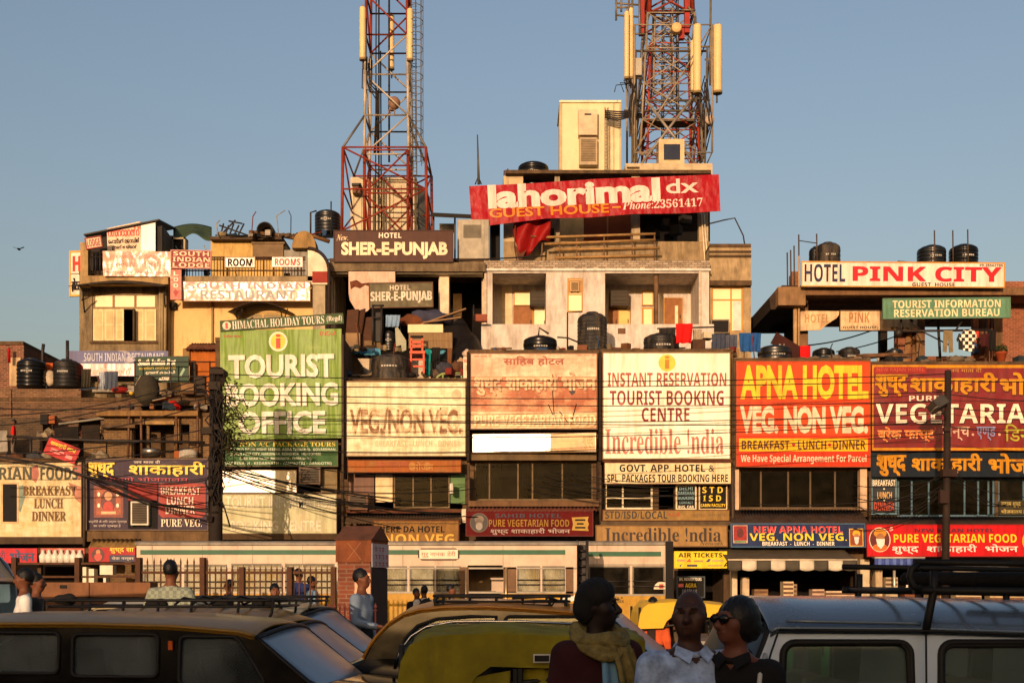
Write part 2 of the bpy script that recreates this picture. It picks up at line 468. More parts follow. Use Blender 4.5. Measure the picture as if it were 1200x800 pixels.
# ------------------------------------------------------------------ ground
g = MB(); g.add([(-1500,-1500,0),(1500,-1500,0),(1500,1500,0),(-1500,1500,0)], [(0,1,2,3)])
solo(g, 'ground', P('6f6254', .95, var=.35, vs=.4, bump=.3), None, None, kind='structure', origin=(0,0,0))
g = MB(); g.add([(-90,3,.004),(90,3,.004),(90,38.2,.004),(-90,38.2,.004)], [(0,1,2,3)])
solo(g, 'road', P('4a4642', .9, var=.3, vs=.8, bump=.4, bs=40), None, None, kind='structure', origin=(0,20,0))
g = MB(); g.box(-90, 90, 38.2, 44.1, 0, .14)
solo(g, 'pavement', P('85786a', .9, var=.35, vs=.7, stain=.4), None, None, kind='structure', origin=(0,41,0))
g = MB()
for i in range(60): g.box(-90+i*3, -90+i*3+2.97, 38.0, 38.198, 0, .15, i % 2)
solo(g, 'kerb', [P('8f8a80', .9), P('55504a', .9)], None, None, kind='structure', origin=(0,38,0))
g = MB()
for i in range(14): g.add([(-42+i*6,22.9,.008),(-39+i*6,22.9,.008),(-39+i*6,23.02,.008),(-42+i*6,23.02,.008)], [(0,1,2,3)])
solo(g, 'lane_marking', P('b8b4a8', .8, var=.5), None, None, kind='structure', origin=(0,23,0))

# the low station block behind the photographer: its shade covers the forecourt
st = thing('station_building', 'long low station block with a flat roof facing the square', 'building', (0,-34,0))
b = MB(); b.wallholes(-110, 70, 0, 5.5, -25.4, -25, [(x, x+2.6, .6, 3.4) for x in range(-104, 66, 6)])
b.box(-110, 70, -42, -41.6, 0, 5.5); b.box(-110, -109.6, -41.6, -25.4, 0, 5.5); b.box(69.6, 70, -41.6, -25.4, 0, 5.5)
b.build('wall', P('b09a7c', .85, stain=.4), st)
b = MB(); b.box(-111, 71, -43, -24.3, 5.5, 6.15); b.build('roof', P('8a8078', .9, stain=.4), st)

# ------------------------------------------------------------------ shared colours
M_dark = P('1a1613', .8, var=.3); M_room = P('120d09', .95, var=.4); M_iron = P('2a2420', .55, var=.4)  # M_room: near black, indoor darkness put into the colour
M_rust = P('5a3420', .85, var=.5, vs=5); M_wfr = P('c8b48c', .7, var=.3, stain=.5)
M_plaster = P('604a32', .9, var=.45, stain=.75, bump=.35); M_conc = P('624c34', .92, var=.45, stain=.75, bump=.5)
M_cream = P('ddbf85', .85, var=.18, stain=.35, bump=.2); M_white = P('d8cfc2', .85, var=.2, stain=.55, bump=.25, stain_c='6a5a48')
M_glass = glass('8a8a80', .85, .06, .012, .14)
M_tin = P('4a4038', .6, .3, var=.5, stain=.7, stain_c='4a2a18'); M_pink = P('c9a898', .85, var=.25, stain=.5, stain_c='5a4438')
I_w = vinyl('f4ecd8'); I_wd = P('e8dcc2', .5, var=.12); I_k = P('120f0c', .8, var=.1); I_y = P('e8c020', .45, var=.15); I_r = P('b01818', .45, var=.15)

def shell(name, label, px0, px1, pyt, Y, depth, wm, holes, floors=(), zb=0.0, rm=None, cat='building', back=True, parap=0.0):
    """masonry box with openings in its front wall, floors inside and a roof slab"""
    x0, x1, zt = wx(px0,Y), wx(px1,Y), wz(pyt,Y)
    root = thing(name, label, cat, ((x0+x1)/2, Y+depth/2, zb))
    hs = [(wx(h[0],Y), wx(h[2],Y), wz(h[3],Y), wz(h[1],Y)) for h in holes]
    b = MB(); b.wallholes(x0, x1, zb, zt, Y, Y+.22, hs)
    b.box(x0, x0+.2, Y+.22, Y+depth-.2, zb, zt); b.box(x1-.2, x1, Y+.22, Y+depth-.2, zb, zt)
    b.box(x0, x1, Y+depth-.2, Y+depth, zb, zt)
    b.build('wall', wm, root)
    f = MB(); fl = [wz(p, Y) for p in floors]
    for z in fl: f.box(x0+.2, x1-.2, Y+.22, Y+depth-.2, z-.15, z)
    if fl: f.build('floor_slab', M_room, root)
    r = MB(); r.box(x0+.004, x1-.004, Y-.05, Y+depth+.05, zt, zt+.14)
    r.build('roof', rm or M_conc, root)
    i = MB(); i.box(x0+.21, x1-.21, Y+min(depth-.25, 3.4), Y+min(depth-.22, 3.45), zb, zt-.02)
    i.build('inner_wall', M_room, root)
    return root
def win(par, px0, py0, px1, py1, Y, fm, gm, mul=(), tr=(), fw=.055, name='window', inset=.05):
    b = MB(); x0, x1, z0, z1 = wx(px0,Y), wx(px1,Y), wz(py1,Y), wz(py0,Y); y = Y+inset
    b.box(x0, x1, y, y+.07, z1-fw, z1); b.box(x0, x1, y, y+.07, z0, z0+fw)
    b.box(x0, x0+fw, y, y+.07, z0+fw, z1-fw); b.box(x1-fw, x1, y, y+.07, z0+fw, z1-fw)
    for m in mul: b.box(wx(m,Y)-fw*.45, wx(m,Y)+fw*.45, y+.003, y+.066, z0+fw, z1-fw)
    for m in tr: b.box(x0+fw, x1-fw, y+.006, y+.062, wz(m,Y)-fw*.4, wz(m,Y)+fw*.4)
    f = b.build(name, fm, par)
    p = MB(); p.box(x0+fw*.9, x1-fw*.9, y+.028, y+.036, z0+fw*.9, z1-fw*.9); p.build('pane', gm, f)
    return f
def slabpart(par, px0, py0, px1, py1, Y, dy, m, name='ledge'):
    return MB().pbox(px0, py0, px1, py1, Y, dy).build(name, m, par)
def corrugated(par, px0, px1, pya, pyb, Ya, Yb, m, name='tin_awning', pitch=.11, amp=.02):
    """corrugated sheet sloping from (pya, Ya) on the wall to (pyb, Yb) out over the street"""
    xa, xb = wx(px0, Yb), wx(px1, Yb); n = int((xb-xa)/pitch*4)
    za, zb = wz(pya, Ya), wz(pyb, Yb)
    b = MB(); nv = Vector((0, -(za-zb), -(Ya-Yb))).normalized()
    sag = [rnd.uniform(-.02, .02) for _ in range(40)]
    def fn(u, v):
        x = xa+(xb-xa)*u
        h = amp*math.sin(2*math.pi*(x-xa)/pitch) + sag[int(u*39)]*v
        return Vector((x, Ya+(Yb-Ya)*v, za+(zb-za)*v)) - nv*h
    b.slab(fn, n, 2, nv*.012)
    return b.build(name, m, par)
def ac_unit(px0, py0, px1, py1, Y, label, group='air conditioners on the fronts', body='cfc0a0', face='30281e', depth=.55):
    r = thing('air_conditioner', label, 'air conditioner', W((px0+px1)/2, py1, Y), group=group)
    x0, x1, z0, z1 = wx(px0,Y), wx(px1,Y), wz(py1,Y), wz(py0,Y)
    MB().box(x0, x1, Y, Y+depth, z0, z1).build('casing', P(body, .6, stain=.4), r, bevel=.01)
    f = MB(); w = (x1-x0)*.09
    f.box(x0+w, x1-w, Y-.012, Y-.004, z0+w, z1-w); f.build('grille_back', P(face, .7), r)
    s = MB(); n = max(4, int((z1-z0)/.07))
    for i in range(n):
        z = z0+w+(z1-z0-2*w)*(i+.5)/n
        s.box(x0+w, x1-w, Y-.03, Y-.012, z-.008, z+.008)
    s.build('grille', P('6a5c46', .6), r)
    t = MB(); t.bar = None
    t.tube((x0+.05, Y, z0-.02), (x0+.05, Y+depth+.3, z0-.02), .02); t.tube((x1-.05, Y, z0-.02), (x1-.05, Y+depth+.3, z0-.02), .02)
    t.build('bracket', M_iron, r)
    return r

YW, YB = 44.2, 43.55
# ------------------------------------------------------------------ the row of eating houses and travel offices
B1 = shell('shop_building', 'low shop under the weathered breakfast board at the left edge', -60, 98, 541, YW, 9, M_plaster, [(-50,632,44,742),(48,652,96,742),(-2,566,22,612)], (632,))
slabpart(B1, -60, 629.5, 97, 637, 43.3, .88, P('4a3a2a', .9, stain=.6))
B2 = shell('shop_building', 'low shop behind the purple restaurant board', 98.4, 252, 541, YW, 9, M_plaster, [(104,650,158,742),(164,640,246,742),(152,567,184,618)], (636,))
slabpart(B2, 99, 622, 250, 634, 43.4, .78, P('6a5236', .9, stain=.6))
corrugated(B2, 103, 160, 631, 642, 43.4, 42.9, P('8a6c3c', .6, stain=.5), pitch=.17, amp=.03)
B3 = shell('shop_building', 'narrow block hidden behind the tall green tour board', 252.4, 403, 400, YW, 8, M_plaster, [(258,634,395,742),(350,549,393,576)], (632, 546))
slabpart(B3, 253, 625, 402, 632, 43.3, .88, P('4a3824', .9, stain=.5))
slabpart(B3, 376, 549, 395, 577, 43.9, .28, P('7a6a4a', .8, stain=.5), 'side_panel')
B4 = shell('shop_building', 'block behind the bleached veg and non veg board', 403.4, 548, 447.5, YW, 8, M_plaster, [(408,555,546,596),(440,632,540,742)], (600, 545))
win(B4, 461, 555, 527, 595, YW, P('6a5638', .6), M_glass, (484, 505)); 
slabpart(B4, 407, 555, 438.5, 596, YW+.05, .1, wood('6a3f20', '4a2a14'), 'shutter')
slabpart(B4, 440, 554.5, 460, 588, YW+.03, .1, P('e0c898', .6, stain=.3), 'painted_panel')
slabpart(B4, 528, 555, 545, 590, YW+.04, .08, P('5a7a4a', .7), 'blind')
slabpart(B4, 404, 597, 547, 601, 43.5, .7, M_rust)
corrugated(B4, 404, 540, 601, 613, 43.6, 42.9, P('5a4630', .7, stain=.6))
B5 = shell('shop_building', 'block with the long dark window over the red vegetarian sign', 548.4, 703, 414.5, YW, 8, M_conc, [(556,541,695,586),(555,632,695,742)], (596, 535))
win(B5, 556, 541, 695, 586, YW, P('6e5a3c', .7, stain=.5), M_glass, (573.5, 607, 624, 659), (), .06)
slabpart(B5, 551, 530.5, 699, 539, 43.7, .5, P('6a5638', .8, stain=.6), 'lintel')
slabpart(B5, 549, 586.5, 702, 593, 43.2, .99, P('6a4e34', .9, stain=.5))
corrugated(B5, 549, 700, 593, 598, 43.3, 42.8, P('6a3a28', .7, stain=.5), pitch=.14, amp=.03)
B6 = shell('shop_building', 'block with framed windows and notice boards of a booking office', 703.4, 859, 413.5, YW, 8, M_plaster, [(709,567,765,596.5),(772,566,790,596.5),(705,640,786,742),(790,668,848,742)], (598, 540))
win(B6, 709, 567, 765, 596.5, YW, P('e0d2b0', .6, stain=.2), M_glass, (730,), (583,), .07)
slabpart(B6, 703.5, 538, 858, 541, 43.6, .6, M_rust)
slabpart(B6, 704, 610.5, 857, 615, 43.2, .99, P('5a4a36', .9, stain=.5))
B7 = shell('shop_building', 'block with four dark windows below the orange board', 859.4, 1020, 424, YW, 8, M_conc, [(866,550,1008,596),(858,668,1004,742)], (598, 545))
win(B7, 866, 550, 1008, 596, YW, P('5e4c36', .7, stain=.5), glass('8a8a80', .8, .07, .01, .12), (892, 924, 950, 979), (), .07)
slabpart(B7, 861, 549, 866, 597, 43.85, .34, P('c8a888', .8, stain=.4), 'pier'); slabpart(B7, 1008, 549, 1016, 597, 43.85, .34, P('c8a888', .8, stain=.4), 'pier')
corrugated(B7, 858, 1018, 597, 613, 43.9, 42.8, M_tin)
B8 = shell('shop_building', 'block with blue framed windows below the wide maroon board', 1020.4, 1300, 428, YW, 8, M_conc, [(1052,561,1166,605),(1170,561,1290,605),(1022,664,1290,742)], (608, 535))
win(B8, 1052, 561, 1166, 605, YW, P('4a6a7a', .6, stain=.3), M_glass, (1069, 1089, 1131, 1147, 1159), (), .07)
win(B8, 1170, 561, 1290, 605, YW, P('4a6a7a', .6, stain=.3), glass('7a7a60', .8, .04, .02, .2), (1200, 1230), (588,), .06)
slabpart(B8, 1132, 563, 1146, 603, YW+.16, .03, P('8a6a3c', .8, var=.5, vs=6), 'curtain')
corrugated(B8, 1018, 1296, 605, 617, 43.9, 42.8, M_tin)

# ------------------------------------------------------------------ big boards, left to right
G_big = 'large advertising boards on the upper floors'
G_shop = 'shop name boards above the ground floor'
G_roof = 'signs on the roofs and upper balconies'
weath = vinyl('c8b078', .55, .25, fade=.75, fade_c='d8c9a0', fs=2.0)
t_olive = P('4a4a3a', .6, var=.5, vs=6); t_brn = P('6a4a22', .6, var=.4, vs=6)
sign(-112, 541, 96, 629.5, YB, 'weathered cream board listing breakfast, lunch and dinner in brown letters', weath,
     [(sans('VEGETARIAN'), -62, 547, 37, 562, t_olive), (sans('FOODS'), 47.5, 547, 91, 562, t_olive),
      (serif('BREAKFAST'), 27, 569, 89.5, 580.5, t_brn, {'fat':.01}), (serif('LUNCH'), 40, 584, 74, 595.5, t_brn, {'fat':.01}), (serif('DINNER'), 37.5, 599, 77.5, 610.5, t_brn, {'fat':.01})],
     [('poly', [(36,548),(44,544),(46,556),(42,566),(36,560)], P('b06a58', .6, var=.5)), ('poly', [(80,565),(95,570),(95,590),(88,584)], P('b87a60', .6, var=.5)),
      ('poly', [(20,570),(27,568),(30,580),(24,600),(20,596)], P('7a8a78', .6, var=.5)), ('poly', [(84,546),(95,543),(95,560),(92,562)], P('b06a58', .6, var=.5)),
      ('rect', 1, 565, 22, 613, P('caa878', .7)), ('rect', 3.5, 567, 20, 611, I_k)], group=G_big, frame=P('5a4630', .7), fw=.03)
pu = vinyl('38283a', .45, .3, var=.3, fade=.12, fade_c='6a5a58'); pu_r = vinyl('9e3228', .4, .3, var=.2, fade=.1)
sign(101, 537.5, 244, 621, YB, 'purple board with yellow Hindi lettering and a framed shrine picture', pu,
     [('शुध्द', 104, 542, 134, 561, I_y, {'fat':.03}), ('शाकाहारी', 152, 541, 240, 558, I_y, {'fat':.03}), ('जय माता दी', 157, 539.3, 188, 543, I_wd),
      ('वैष्णो भोजनालय', 124, 558.5, 221, 565, P('b83a48', .5)),
      ('पार्टियों के लिए उत्तम प्रबन्ध', 104, 609, 149, 613, P('c8b8b0', .5)), ('का उचित प्रबन्ध है', 110, 614, 142, 618, P('c8b8b0', .5)),
      (sans('BREAKFAST'), 189, 570, 235, 579.5, P('e8c8b0', .5)), (sans('LUNCH'), 196, 582, 227, 591, P('e8c8b0', .5)), (sans('DINNER'), 194.5, 592.5, 229, 602, P('e8c8b0', .5)),
      (serif('PURE VEG.'), 189, 608, 237, 617, P('ead6b8', .5))],
     [('poly', [(186,566),(238,566),(241,569),(241,602),(237,606),(190,606),(186,602)], pu_r), ('rect', 110, 569, 144.5, 606, P('7a3018', .5, var=.5, vs=9)),
      ('rect', 113, 572, 141.5, 603, P('a04a20', .5, var=.5, vs=9)), ('disc', 127, 587, 9, 13, P('5a1c18', .5, var=.4, vs=9)), ('disc', 127, 581, 4.5, 5, P('c89060', .5, var=.3)), ('disc', 127, 594, 6, 7, P('b02818', .5, var=.4, vs=9)),
      ('disc', 116, 579, 1.6, 2.5, I_wd), ('disc', 138, 579, 1.6, 2.5, I_wd), ('disc', 116, 592, 1.6, 2.5, I_wd), ('disc', 138, 592, 1.6, 2.5, I_wd), ('rect', 119, 599, 136, 602, P('d8b080', .5)),
      ('rect', 150.5, 565.5, 184.5, 586, P('8a1c14', .6, var=.4)), ('rect', 150.5, 586, 184.5, 619, I_k)], group=G_big, frame=P('6a5848', .6), fw=.02)
ac_unit(153, 587, 174, 615, 43.3, 'white framed air conditioner set into the purple board', body='d8cdb4')
sign(53, 518, 92, 538, 43.4, 'small red board with yellow Hindi lettering tipped over on the low roof', vinyl('b01414', .36, .2),
     [('शाकाहारी खाना', 57, 520, 88, 526, I_y, {'fat':.03})], [('rect', 60, 529, 76, 530.5, P('d88a80', .5)), ('rect', 60, 532, 72, 533.5, P('d88a80', .5)), ('rect', 79, 530, 87, 534, P('d88a80', .5))], group=G_roof, roll=21, tilt=-7, t=.03)
# tall green tour board
gr = vinyl('7a983e', .36, 1.5, 3.0, .4, var=.2, fade=.08, fade_c='98aa5c', sp=.22); gw = vinyl('e2dcc8', .38, 1.3, 3.0, .4, var=.12)
gsh = P('3a5a20', .6)
T = {'shadow': (gsh, 1.2, .9)}
sign(258.5, 386, 401, 514, YB-.1, 'tall rippled green tarpaulin board offering tourist bookings in big white letters', gr,
     [('TOURIST', 268, 415, 392, 443, gw, dict(T, fat=.035)), ('BOOKING', 265, 448.5, 396, 476, gw, dict(T, fat=.035)), ('OFFICE', 279, 481.5, 381, 508.5, gw, dict(T, fat=.035)),
      (sans('i'), 324, 391.5, 329.5, 408, P('c83018', .5)), ('Indian tours', 263, 391, 284, 394.5, P('c84a38', .5)), ('INDIA', 376, 389, 395, 394, P('c84a38', .5))],
     [('disc', 326.7, 400, 11, 11.5, P('e0d8b8', .5)), ('disc', 326.7, 400, 8.5, 9.5, P('d8c030', .5))], group=G_big, roll=-.8)
sign(258, 371.5, 402.5, 383.5, YB-.16, 'slanting dark green strip on top of the tall green tour board', vinyl('3f5a2c', .45, .2),
     [(serif('HIMACHAL HOLIDAY TOURS'), 272, 372.8, 380, 382.3, P('d8ccb8', .5)), (serif('(Regd)'), 383, 373.8, 401, 381.5, P('d8ccb8', .5))],
     [('disc', 265.5, 377.5, 5, 5, P('c8c0a0', .5)), ('rect', 264, 374, 267, 381, I_r)], group=G_big, roll=-3.6, frame=P('3a4a28', .6), fw=.03)
gy = P('c8b030', .5); gt = P('c0c8a8', .5)
sign(261, 516, 396, 546.5, YB, 'dark green strip with small lines of package tours below the tarpaulin', vinyl('2c5a22', .45, .2, var=.3),
     [(serif('A/C NON A/C PACKAGE TOURS'), 264, 517.8, 393, 523, gy), (sans('AGRA, OLD DELHI SIGHT SEEING, AGRA TAJMAHAL, GOVARDHAN,'), 264, 524.8, 394, 528.6, gt),
      (sans('JAIPUR PINK CITY, HARIDWAR, RISHIKESH, MUSSOORIE'), 270, 530.2, 376, 534, gt), (sans('CHAR DHAM YATRA (BADRINATH - KEDARNATH)'), 281, 535.6, 365, 539.4, gt),
      (sans('(BADRINATH - KEDARNATH - YAMNOTRI - GANGOTRI)'), 263, 541, 389, 545, gt)], group=G_big, frame=P('5a4a30', .6), fw=.03)
sign(252, 550, 348, 577.5, YB, 'blank cream panel glowing in the sun under the package tour strip', vinyl('f0dca8', .3, .15, fade=.2), frame=M_rust, fw=.02, name='blank_panel', group=G_big)
ac_unit(350, 547, 375.5, 567, 43.5, 'dark faced air conditioner beside the blank cream panel', body='6a5640', face='1c1610')
fd = P('b8b090', .6, var=.15); fdw = P('d8d0b0', .6)
sign(259, 578.5, 394.5, 625, YB-.2, 'faded pale green board with raised cream lettering for tourist information', vinyl('c2bf94', .5, .2, fade=.35, fade_c='d8c9a0'),
     [('TOURIST INFORMATION', 264, 581, 393, 595, fdw, {'shadow': (fd, .8, .8), 'fat':.02}), (sans('&'), 320, 598.5, 327, 605, fdw, {'shadow': (fd, .7, .7)}), ('BOOKING CENTRE', 270, 609.5, 376, 622, fdw, {'shadow': (fd, .8, .8), 'fat':.02})], group=G_big, frame=P('8a8060', .6), fw=.025)
sign(405, 446.5, 546, 534.5, YB, 'bleached cream board with ghostly outlined veg and non veg lettering', vinyl('efe0b8', .4, .14, fade=.42, fade_c='c8a676', fs=1.4),
     [('VEG./NON VEG.', 408, 477, 543, 511, vinyl('d8bc90', .6, .1, fade=.5, fade_c='ecdcb4', fs=1.6), {'fat':.06}), ('VEG./NON VEG.', 410, 479.5, 541, 508.5, vinyl('8a6244', .6, .1, fade=.5, fade_c='dcc59a', fs=2.2), {'fat':.035}), (sans('BREAKFAST - LUNCH - DINNER'), 440, 516, 540, 523, P('d8b088', .6))],
     [('disc', 535, 463, 6, 7, P('d8b890', .6, var=.4))], group=G_big, frame=P('7a6038', .6), fw=.03)
sign(407, 538.5, 540.5, 553.5, YB-.1, 'narrow rust orange strip with worn ornaments below the bleached board', vinyl('9a5418', .5, .15, fade=.35, fade_c='8a6a3a'),
     [('अन्नपूर्णा', 440, 541, 478, 551, P('a04a28', .6)), ('भोजन', 483, 541, 508, 551, P('b8803a', .6))], [('disc', 483, 546, 4, 5, P('a8702c', .6)), ('disc', 501, 546, 4, 5, P('a8702c', .6))], group=G_big, frame=M_rust, fw=.02)
ac_unit(408, 578, 431, 597, 43.3, 'rusty caged air conditioner below the orange strip', body='6a4a30', face='2a1c12')
sign(437, 609, 538, 640, 42.9, 'ochre shop board in shade naming a hotel above the parked bus', vinyl('8a6228', .5, .2, var=.4),
     [(sans('SHERE DA HOTEL'), 417+22, 616, 521, 623.5, I_k), (sans('NON VEG'), 449, 625.5, 532, 637.5, P('d09a20', .5))], group=G_shop, frame=M_rust, fw=.03, tilt=-4)
sign(551, 413.5, 700, 503, YB, 'bleached pink board with worn Hindi lettering and two dark patches', vinyl('d09a76', .33, .16, fade=.55, fade_c='ecd0ac', fs=.9, sp=.25),
     [('सािहब होटल', 590, 417.5, 661, 428.5, P('9a4a32', .5), {'fat':.02}), ('जय माता दी', 555, 415.5, 576, 418.5, P('b07050', .5)), ('जय माता दी', 676, 414.5, 697, 417.5, P('b07050', .5)),
      ('शुध्द शाकाहारी भोजन', 556, 436, 698, 463, P('e0b88a', .5, var=.5), {'fat':.03, 'shadow': (P('a8603c', .5, var=.6), .9, .9)}), (sans('PURE VEGETARIAN FOOD'), 556, 486, 698, 499, P('f0d8a8', .4, var=.3), {'shadow': (P('c8986c', .5), .8, .8)})],
     [('rect', 552, 441, 699, 482, vinyl('a8603e', .35, .16, fade=.5, fade_c='d8a478', fs=1.1)), ('rect', 553, 483, 699, 501, vinyl('e0b484', .35, .16, fade=.4, fade_c='f0dcb0', fs=1.1)),
      ('poly', [(642,442),(650,440),(651,446),(647,450),(643,447)], I_k), ('poly', [(666,454),(675,453),(674,460),(670,463),(667,459)], P('2a2a2a', .5)),
      ('poly', [(647,458),(648,458),(650,490),(649,490)], I_k), ('poly', [(642,474),(643,473.6),(650,489.5),(649.2,490)], I_k), ('poly', [(675,473),(676,473),(669,498),(668,497)], I_k), ('poly', [(655,482),(656,481.5),(669,499),(668,499)], I_k)],
     group=G_big, frame=P('6a4a2c', .6), fw=.03)
sign(553, 507.5, 698.5, 530, YB-.1, 'thin glaring white strip under the bleached pink board', vinyl('f0dcb0', .2, .05, sp=.7),
     [('भोजन', 650, 512, 678, 525, P('d8b070', .5)), ('शुध्द', 683, 512, 695, 526, P('b08a50', .5))], [('rect', 645, 508.5, 697.5, 529, P('d8a86a', .4, var=.3))], group=G_big, frame=P('8a6a3a', .6), fw=.02, yaw=-5.5)
tr = vinyl('a8584a', .5, .1, fade=.2, fade_c='d8a898'); trd = vinyl('8a3a3a', .5, .1, fade=.2, fade_c='c89088')
sign(706, 412.5, 856, 538, YB, 'clean white board announcing instant reservation in pale red capitals', vinyl('f6efd6', .4, .06, var=.04),
     [(sans('INSTANT RESERVATION'), 712, 436.5, 851, 452.5, tr), (sans('TOURIST BOOKING'), 714.5, 457.5, 848, 474.5, trd), (sans('CENTRE'), 752, 477.5, 808, 494, trd), (serif('Incredible !ndia'), 709, 502, 848, 532, P('b87060', .5)), (sans('i'), 779, 417, 784.5, 432, P('b07818', .5))],
     [('disc', 781.7, 425, 10, 10, P('e0c040', .5))], group=G_big, frame=P('7a5c34', .6), fw=.035)
sign(708, 541.5, 857, 567, YB-.05, 'white strip with black capitals for package tour booking', vinyl('e0cda0', .4, .08),
     [(sans('GOVT. APP. HOTEL &'), 726, 544, 837, 552.5, I_k), (sans('SPL. PACKAGES TOUR BOOKING HERE'), 711.5, 555.5, 853, 564.5, I_k)], group=G_big, frame=M_rust, fw=.02)
NB = 'notice boards beside the booking office window'
sign(792, 568, 816, 597, YB+.4, 'black notice with pale blue lines and white frame beside the office window', I_k,
     [(sans('DELHI'), 796, 570, 812, 574, P('7aa0a8', .5)), (sans('DARSHAN'), 794.5, 575.5, 813.5, 579.5, P('7aa0a8', .5)), (sans('BOOKING'), 795, 581, 813, 585, P('7aa0a8', .5)), (sans('CONTACT'), 796, 587, 812, 590, P('7aa0a8', .5)), (sans('BUS, CAR'), 795, 592, 813, 595.5, I_wd)], group=NB, frame=P('e0d0a8', .6), fw=.05)
sign(819, 567.5, 852, 597, YB+.4, 'black notice with spaced yellow letters for phone calls', I_k,
     [(sans('S T D'), 823, 570, 847, 577.5, I_y), (sans('I S D'), 824, 580, 845, 587, I_y), (sans('CABIN FACILITY'), 821, 590, 850, 593.5, I_y)], group=NB, frame=P('d0b888', .6), fw=.04)
sign(706, 597, 855, 610, 43.2, 'dull ochre strip for local calls under the office windows', vinyl('9a7840', .5, .15, var=.4),
     [(sans('STD/ISD/LOCAL'), 709, 598.5, 782, 607.5, P('2a2018', .5)), ('+1-ब', 783, 600, 797, 605, I_r), ('शुध्द भोजन', 812, 601, 850, 606, P('6a5028', .5))], group=G_shop, frame=M_rust, fw=.02)
sign(698, 615, 852.5, 640.5, 42.9, 'ochre shop board with large black serif lettering', vinyl('a07c48', .5, .15, var=.3),
     [(serif('Incredible !ndia'), 709, 618, 845, 634.5, P('2a1a10', .5)), ('𝑁𝑒𝑡𝑤𝑜𝑟𝑘', 820, 634, 848, 638.5, P('2a1a10', .5))], group=G_shop, frame=P('6a4e2c', .7), fw=.03, tilt=-4)
sign(790, 645.5, 852, 665.5, 42.6, 'small bright yellow board for air tickets with airline emblems', vinyl('e8c828', .4, .05),
     [(sans('AIR TICKETS'), 795, 647.5, 846, 652.5, I_k)],
     [('rect', 793, 655, 803, 657.5, P('d08a60', .5)), ('poly', [(804,658),(808,654),(810,658)], P('c05020', .5)), ('rect', 813, 656, 824, 658, P('b08a4a', .5)), ('poly', [(827,658),(830,654.5),(833,654.5),(831,658)], P('40406a', .5)), ('rect', 834, 655.5, 848, 657.5, P('b0a060', .5)),
      ('poly', [(793,660),(796,662.5),(799,660),(797.5,664)], P('30305a', .5)), ('rect', 805, 661, 817, 663.5, P('3a3a4a', .5)), ('rect', 829, 661.5, 846, 663, P('a08a50', .5))], group=G_shop)
rd = vinyl('5e0c0a', .5, .15, var=.35, sp=.08)  # awning shade is darkened into this red and its lettering
sign(546, 598, 695, 628, 42.8, 'ribbed red shop board with gold lettering and a round portrait', rd,
     [(sans('SAHIB HOTEL'), 580, 601.5, 658, 606.5, P('20142a', .5)), (sans('PURE VEGETARIAN FOOD'), 573, 608.5, 667, 617, P('8e6a24', .7)), ('शुध्द शाकाहारी भोजन', 575, 618.5, 668, 626.5, P('a89488', .7), {'fat':.02})],
     [('disc', 561.5, 612, 11, 11.5, P('4a4030', .5)), ('disc', 561.5, 612, 9.8, 10.3, P('2a2422', .5)), ('disc', 561.5, 608, 5.5, 4.5, P('6a5a4a', .5)), ('disc', 561.5, 613, 4.3, 5.5, P('5a4a3c', .5)), ('disc', 561.5, 616.5, 4, 4.5, P('8a8074', .5)),
      ('poly', [(670,606),(690,605),(688.5,609),(690,614),(688.5,618),(690,622),(670,621),(671.5,614)], P('a88420', .5)), ('rect', 674, 608, 686, 610, I_k), ('rect', 676, 612.5, 684, 614.5, I_k), ('rect', 674, 617, 686, 619, I_k)], group=G_shop, frame=P('5a1410', .6), fw=.02, tilt=-5)
og = vinyl('d8481a', .36, .12, var=.1); yl = vinyl('ecc832', .42, .12, fade=.12, fade_c='e07a2a', var=.2); pk = vinyl('f0d4b0', .45, .12, fade=.12, fade_c='d8906a', var=.2)
sign(862.5, 423, 1020, 547, YB, 'orange board with huge yellow and pale capitals and a yellow meal strip', og,
     [('APNA HOTEL', 867.5, 427.5, 1017.5, 468, yl, {'fat':.045}), ('VEG. NON VEG.', 867, 475.5, 1017, 508, pk, {'fat':.05}), (sans('BREAKFAST'), 869, 516, 925, 526.5, P('5a2010', .5)), (sans('LUNCH'), 935, 516, 968, 526.5, P('5a2010', .5)), (sans('DINNER'), 976, 516, 1014, 526.5, P('5a2010', .5)),
      (sans('We Have Special Arrangement For Parcel'), 868, 532.5, 1015, 543.5, pk)],
     [('rect', 863, 471, 1019.6, 472, P('8a2a10', .5)), ('rect', 863, 510, 1019.6, 546.6, vinyl('c83416', .36, .12)), ('rect', 866, 513.5, 1017, 528.5, vinyl('e6b41c', .38, .1)), ('disc', 930, 521, 2, 2, I_r), ('disc', 972, 521, 2, 2, I_r)], group=G_big, frame=P('9a4a1c', .6), fw=.025)
mr = vinyl('7c0f14', .3, .4, 1.6, 1.2, var=.25); gd = vinyl('cc8c1a', .45, .3, 1.6, 1.2, fade=.12, fade_c='8a4a1a', var=.25)
sh = {'shadow': (P('2a0a0a', .6), .9, 1.0), 'fat':.035}
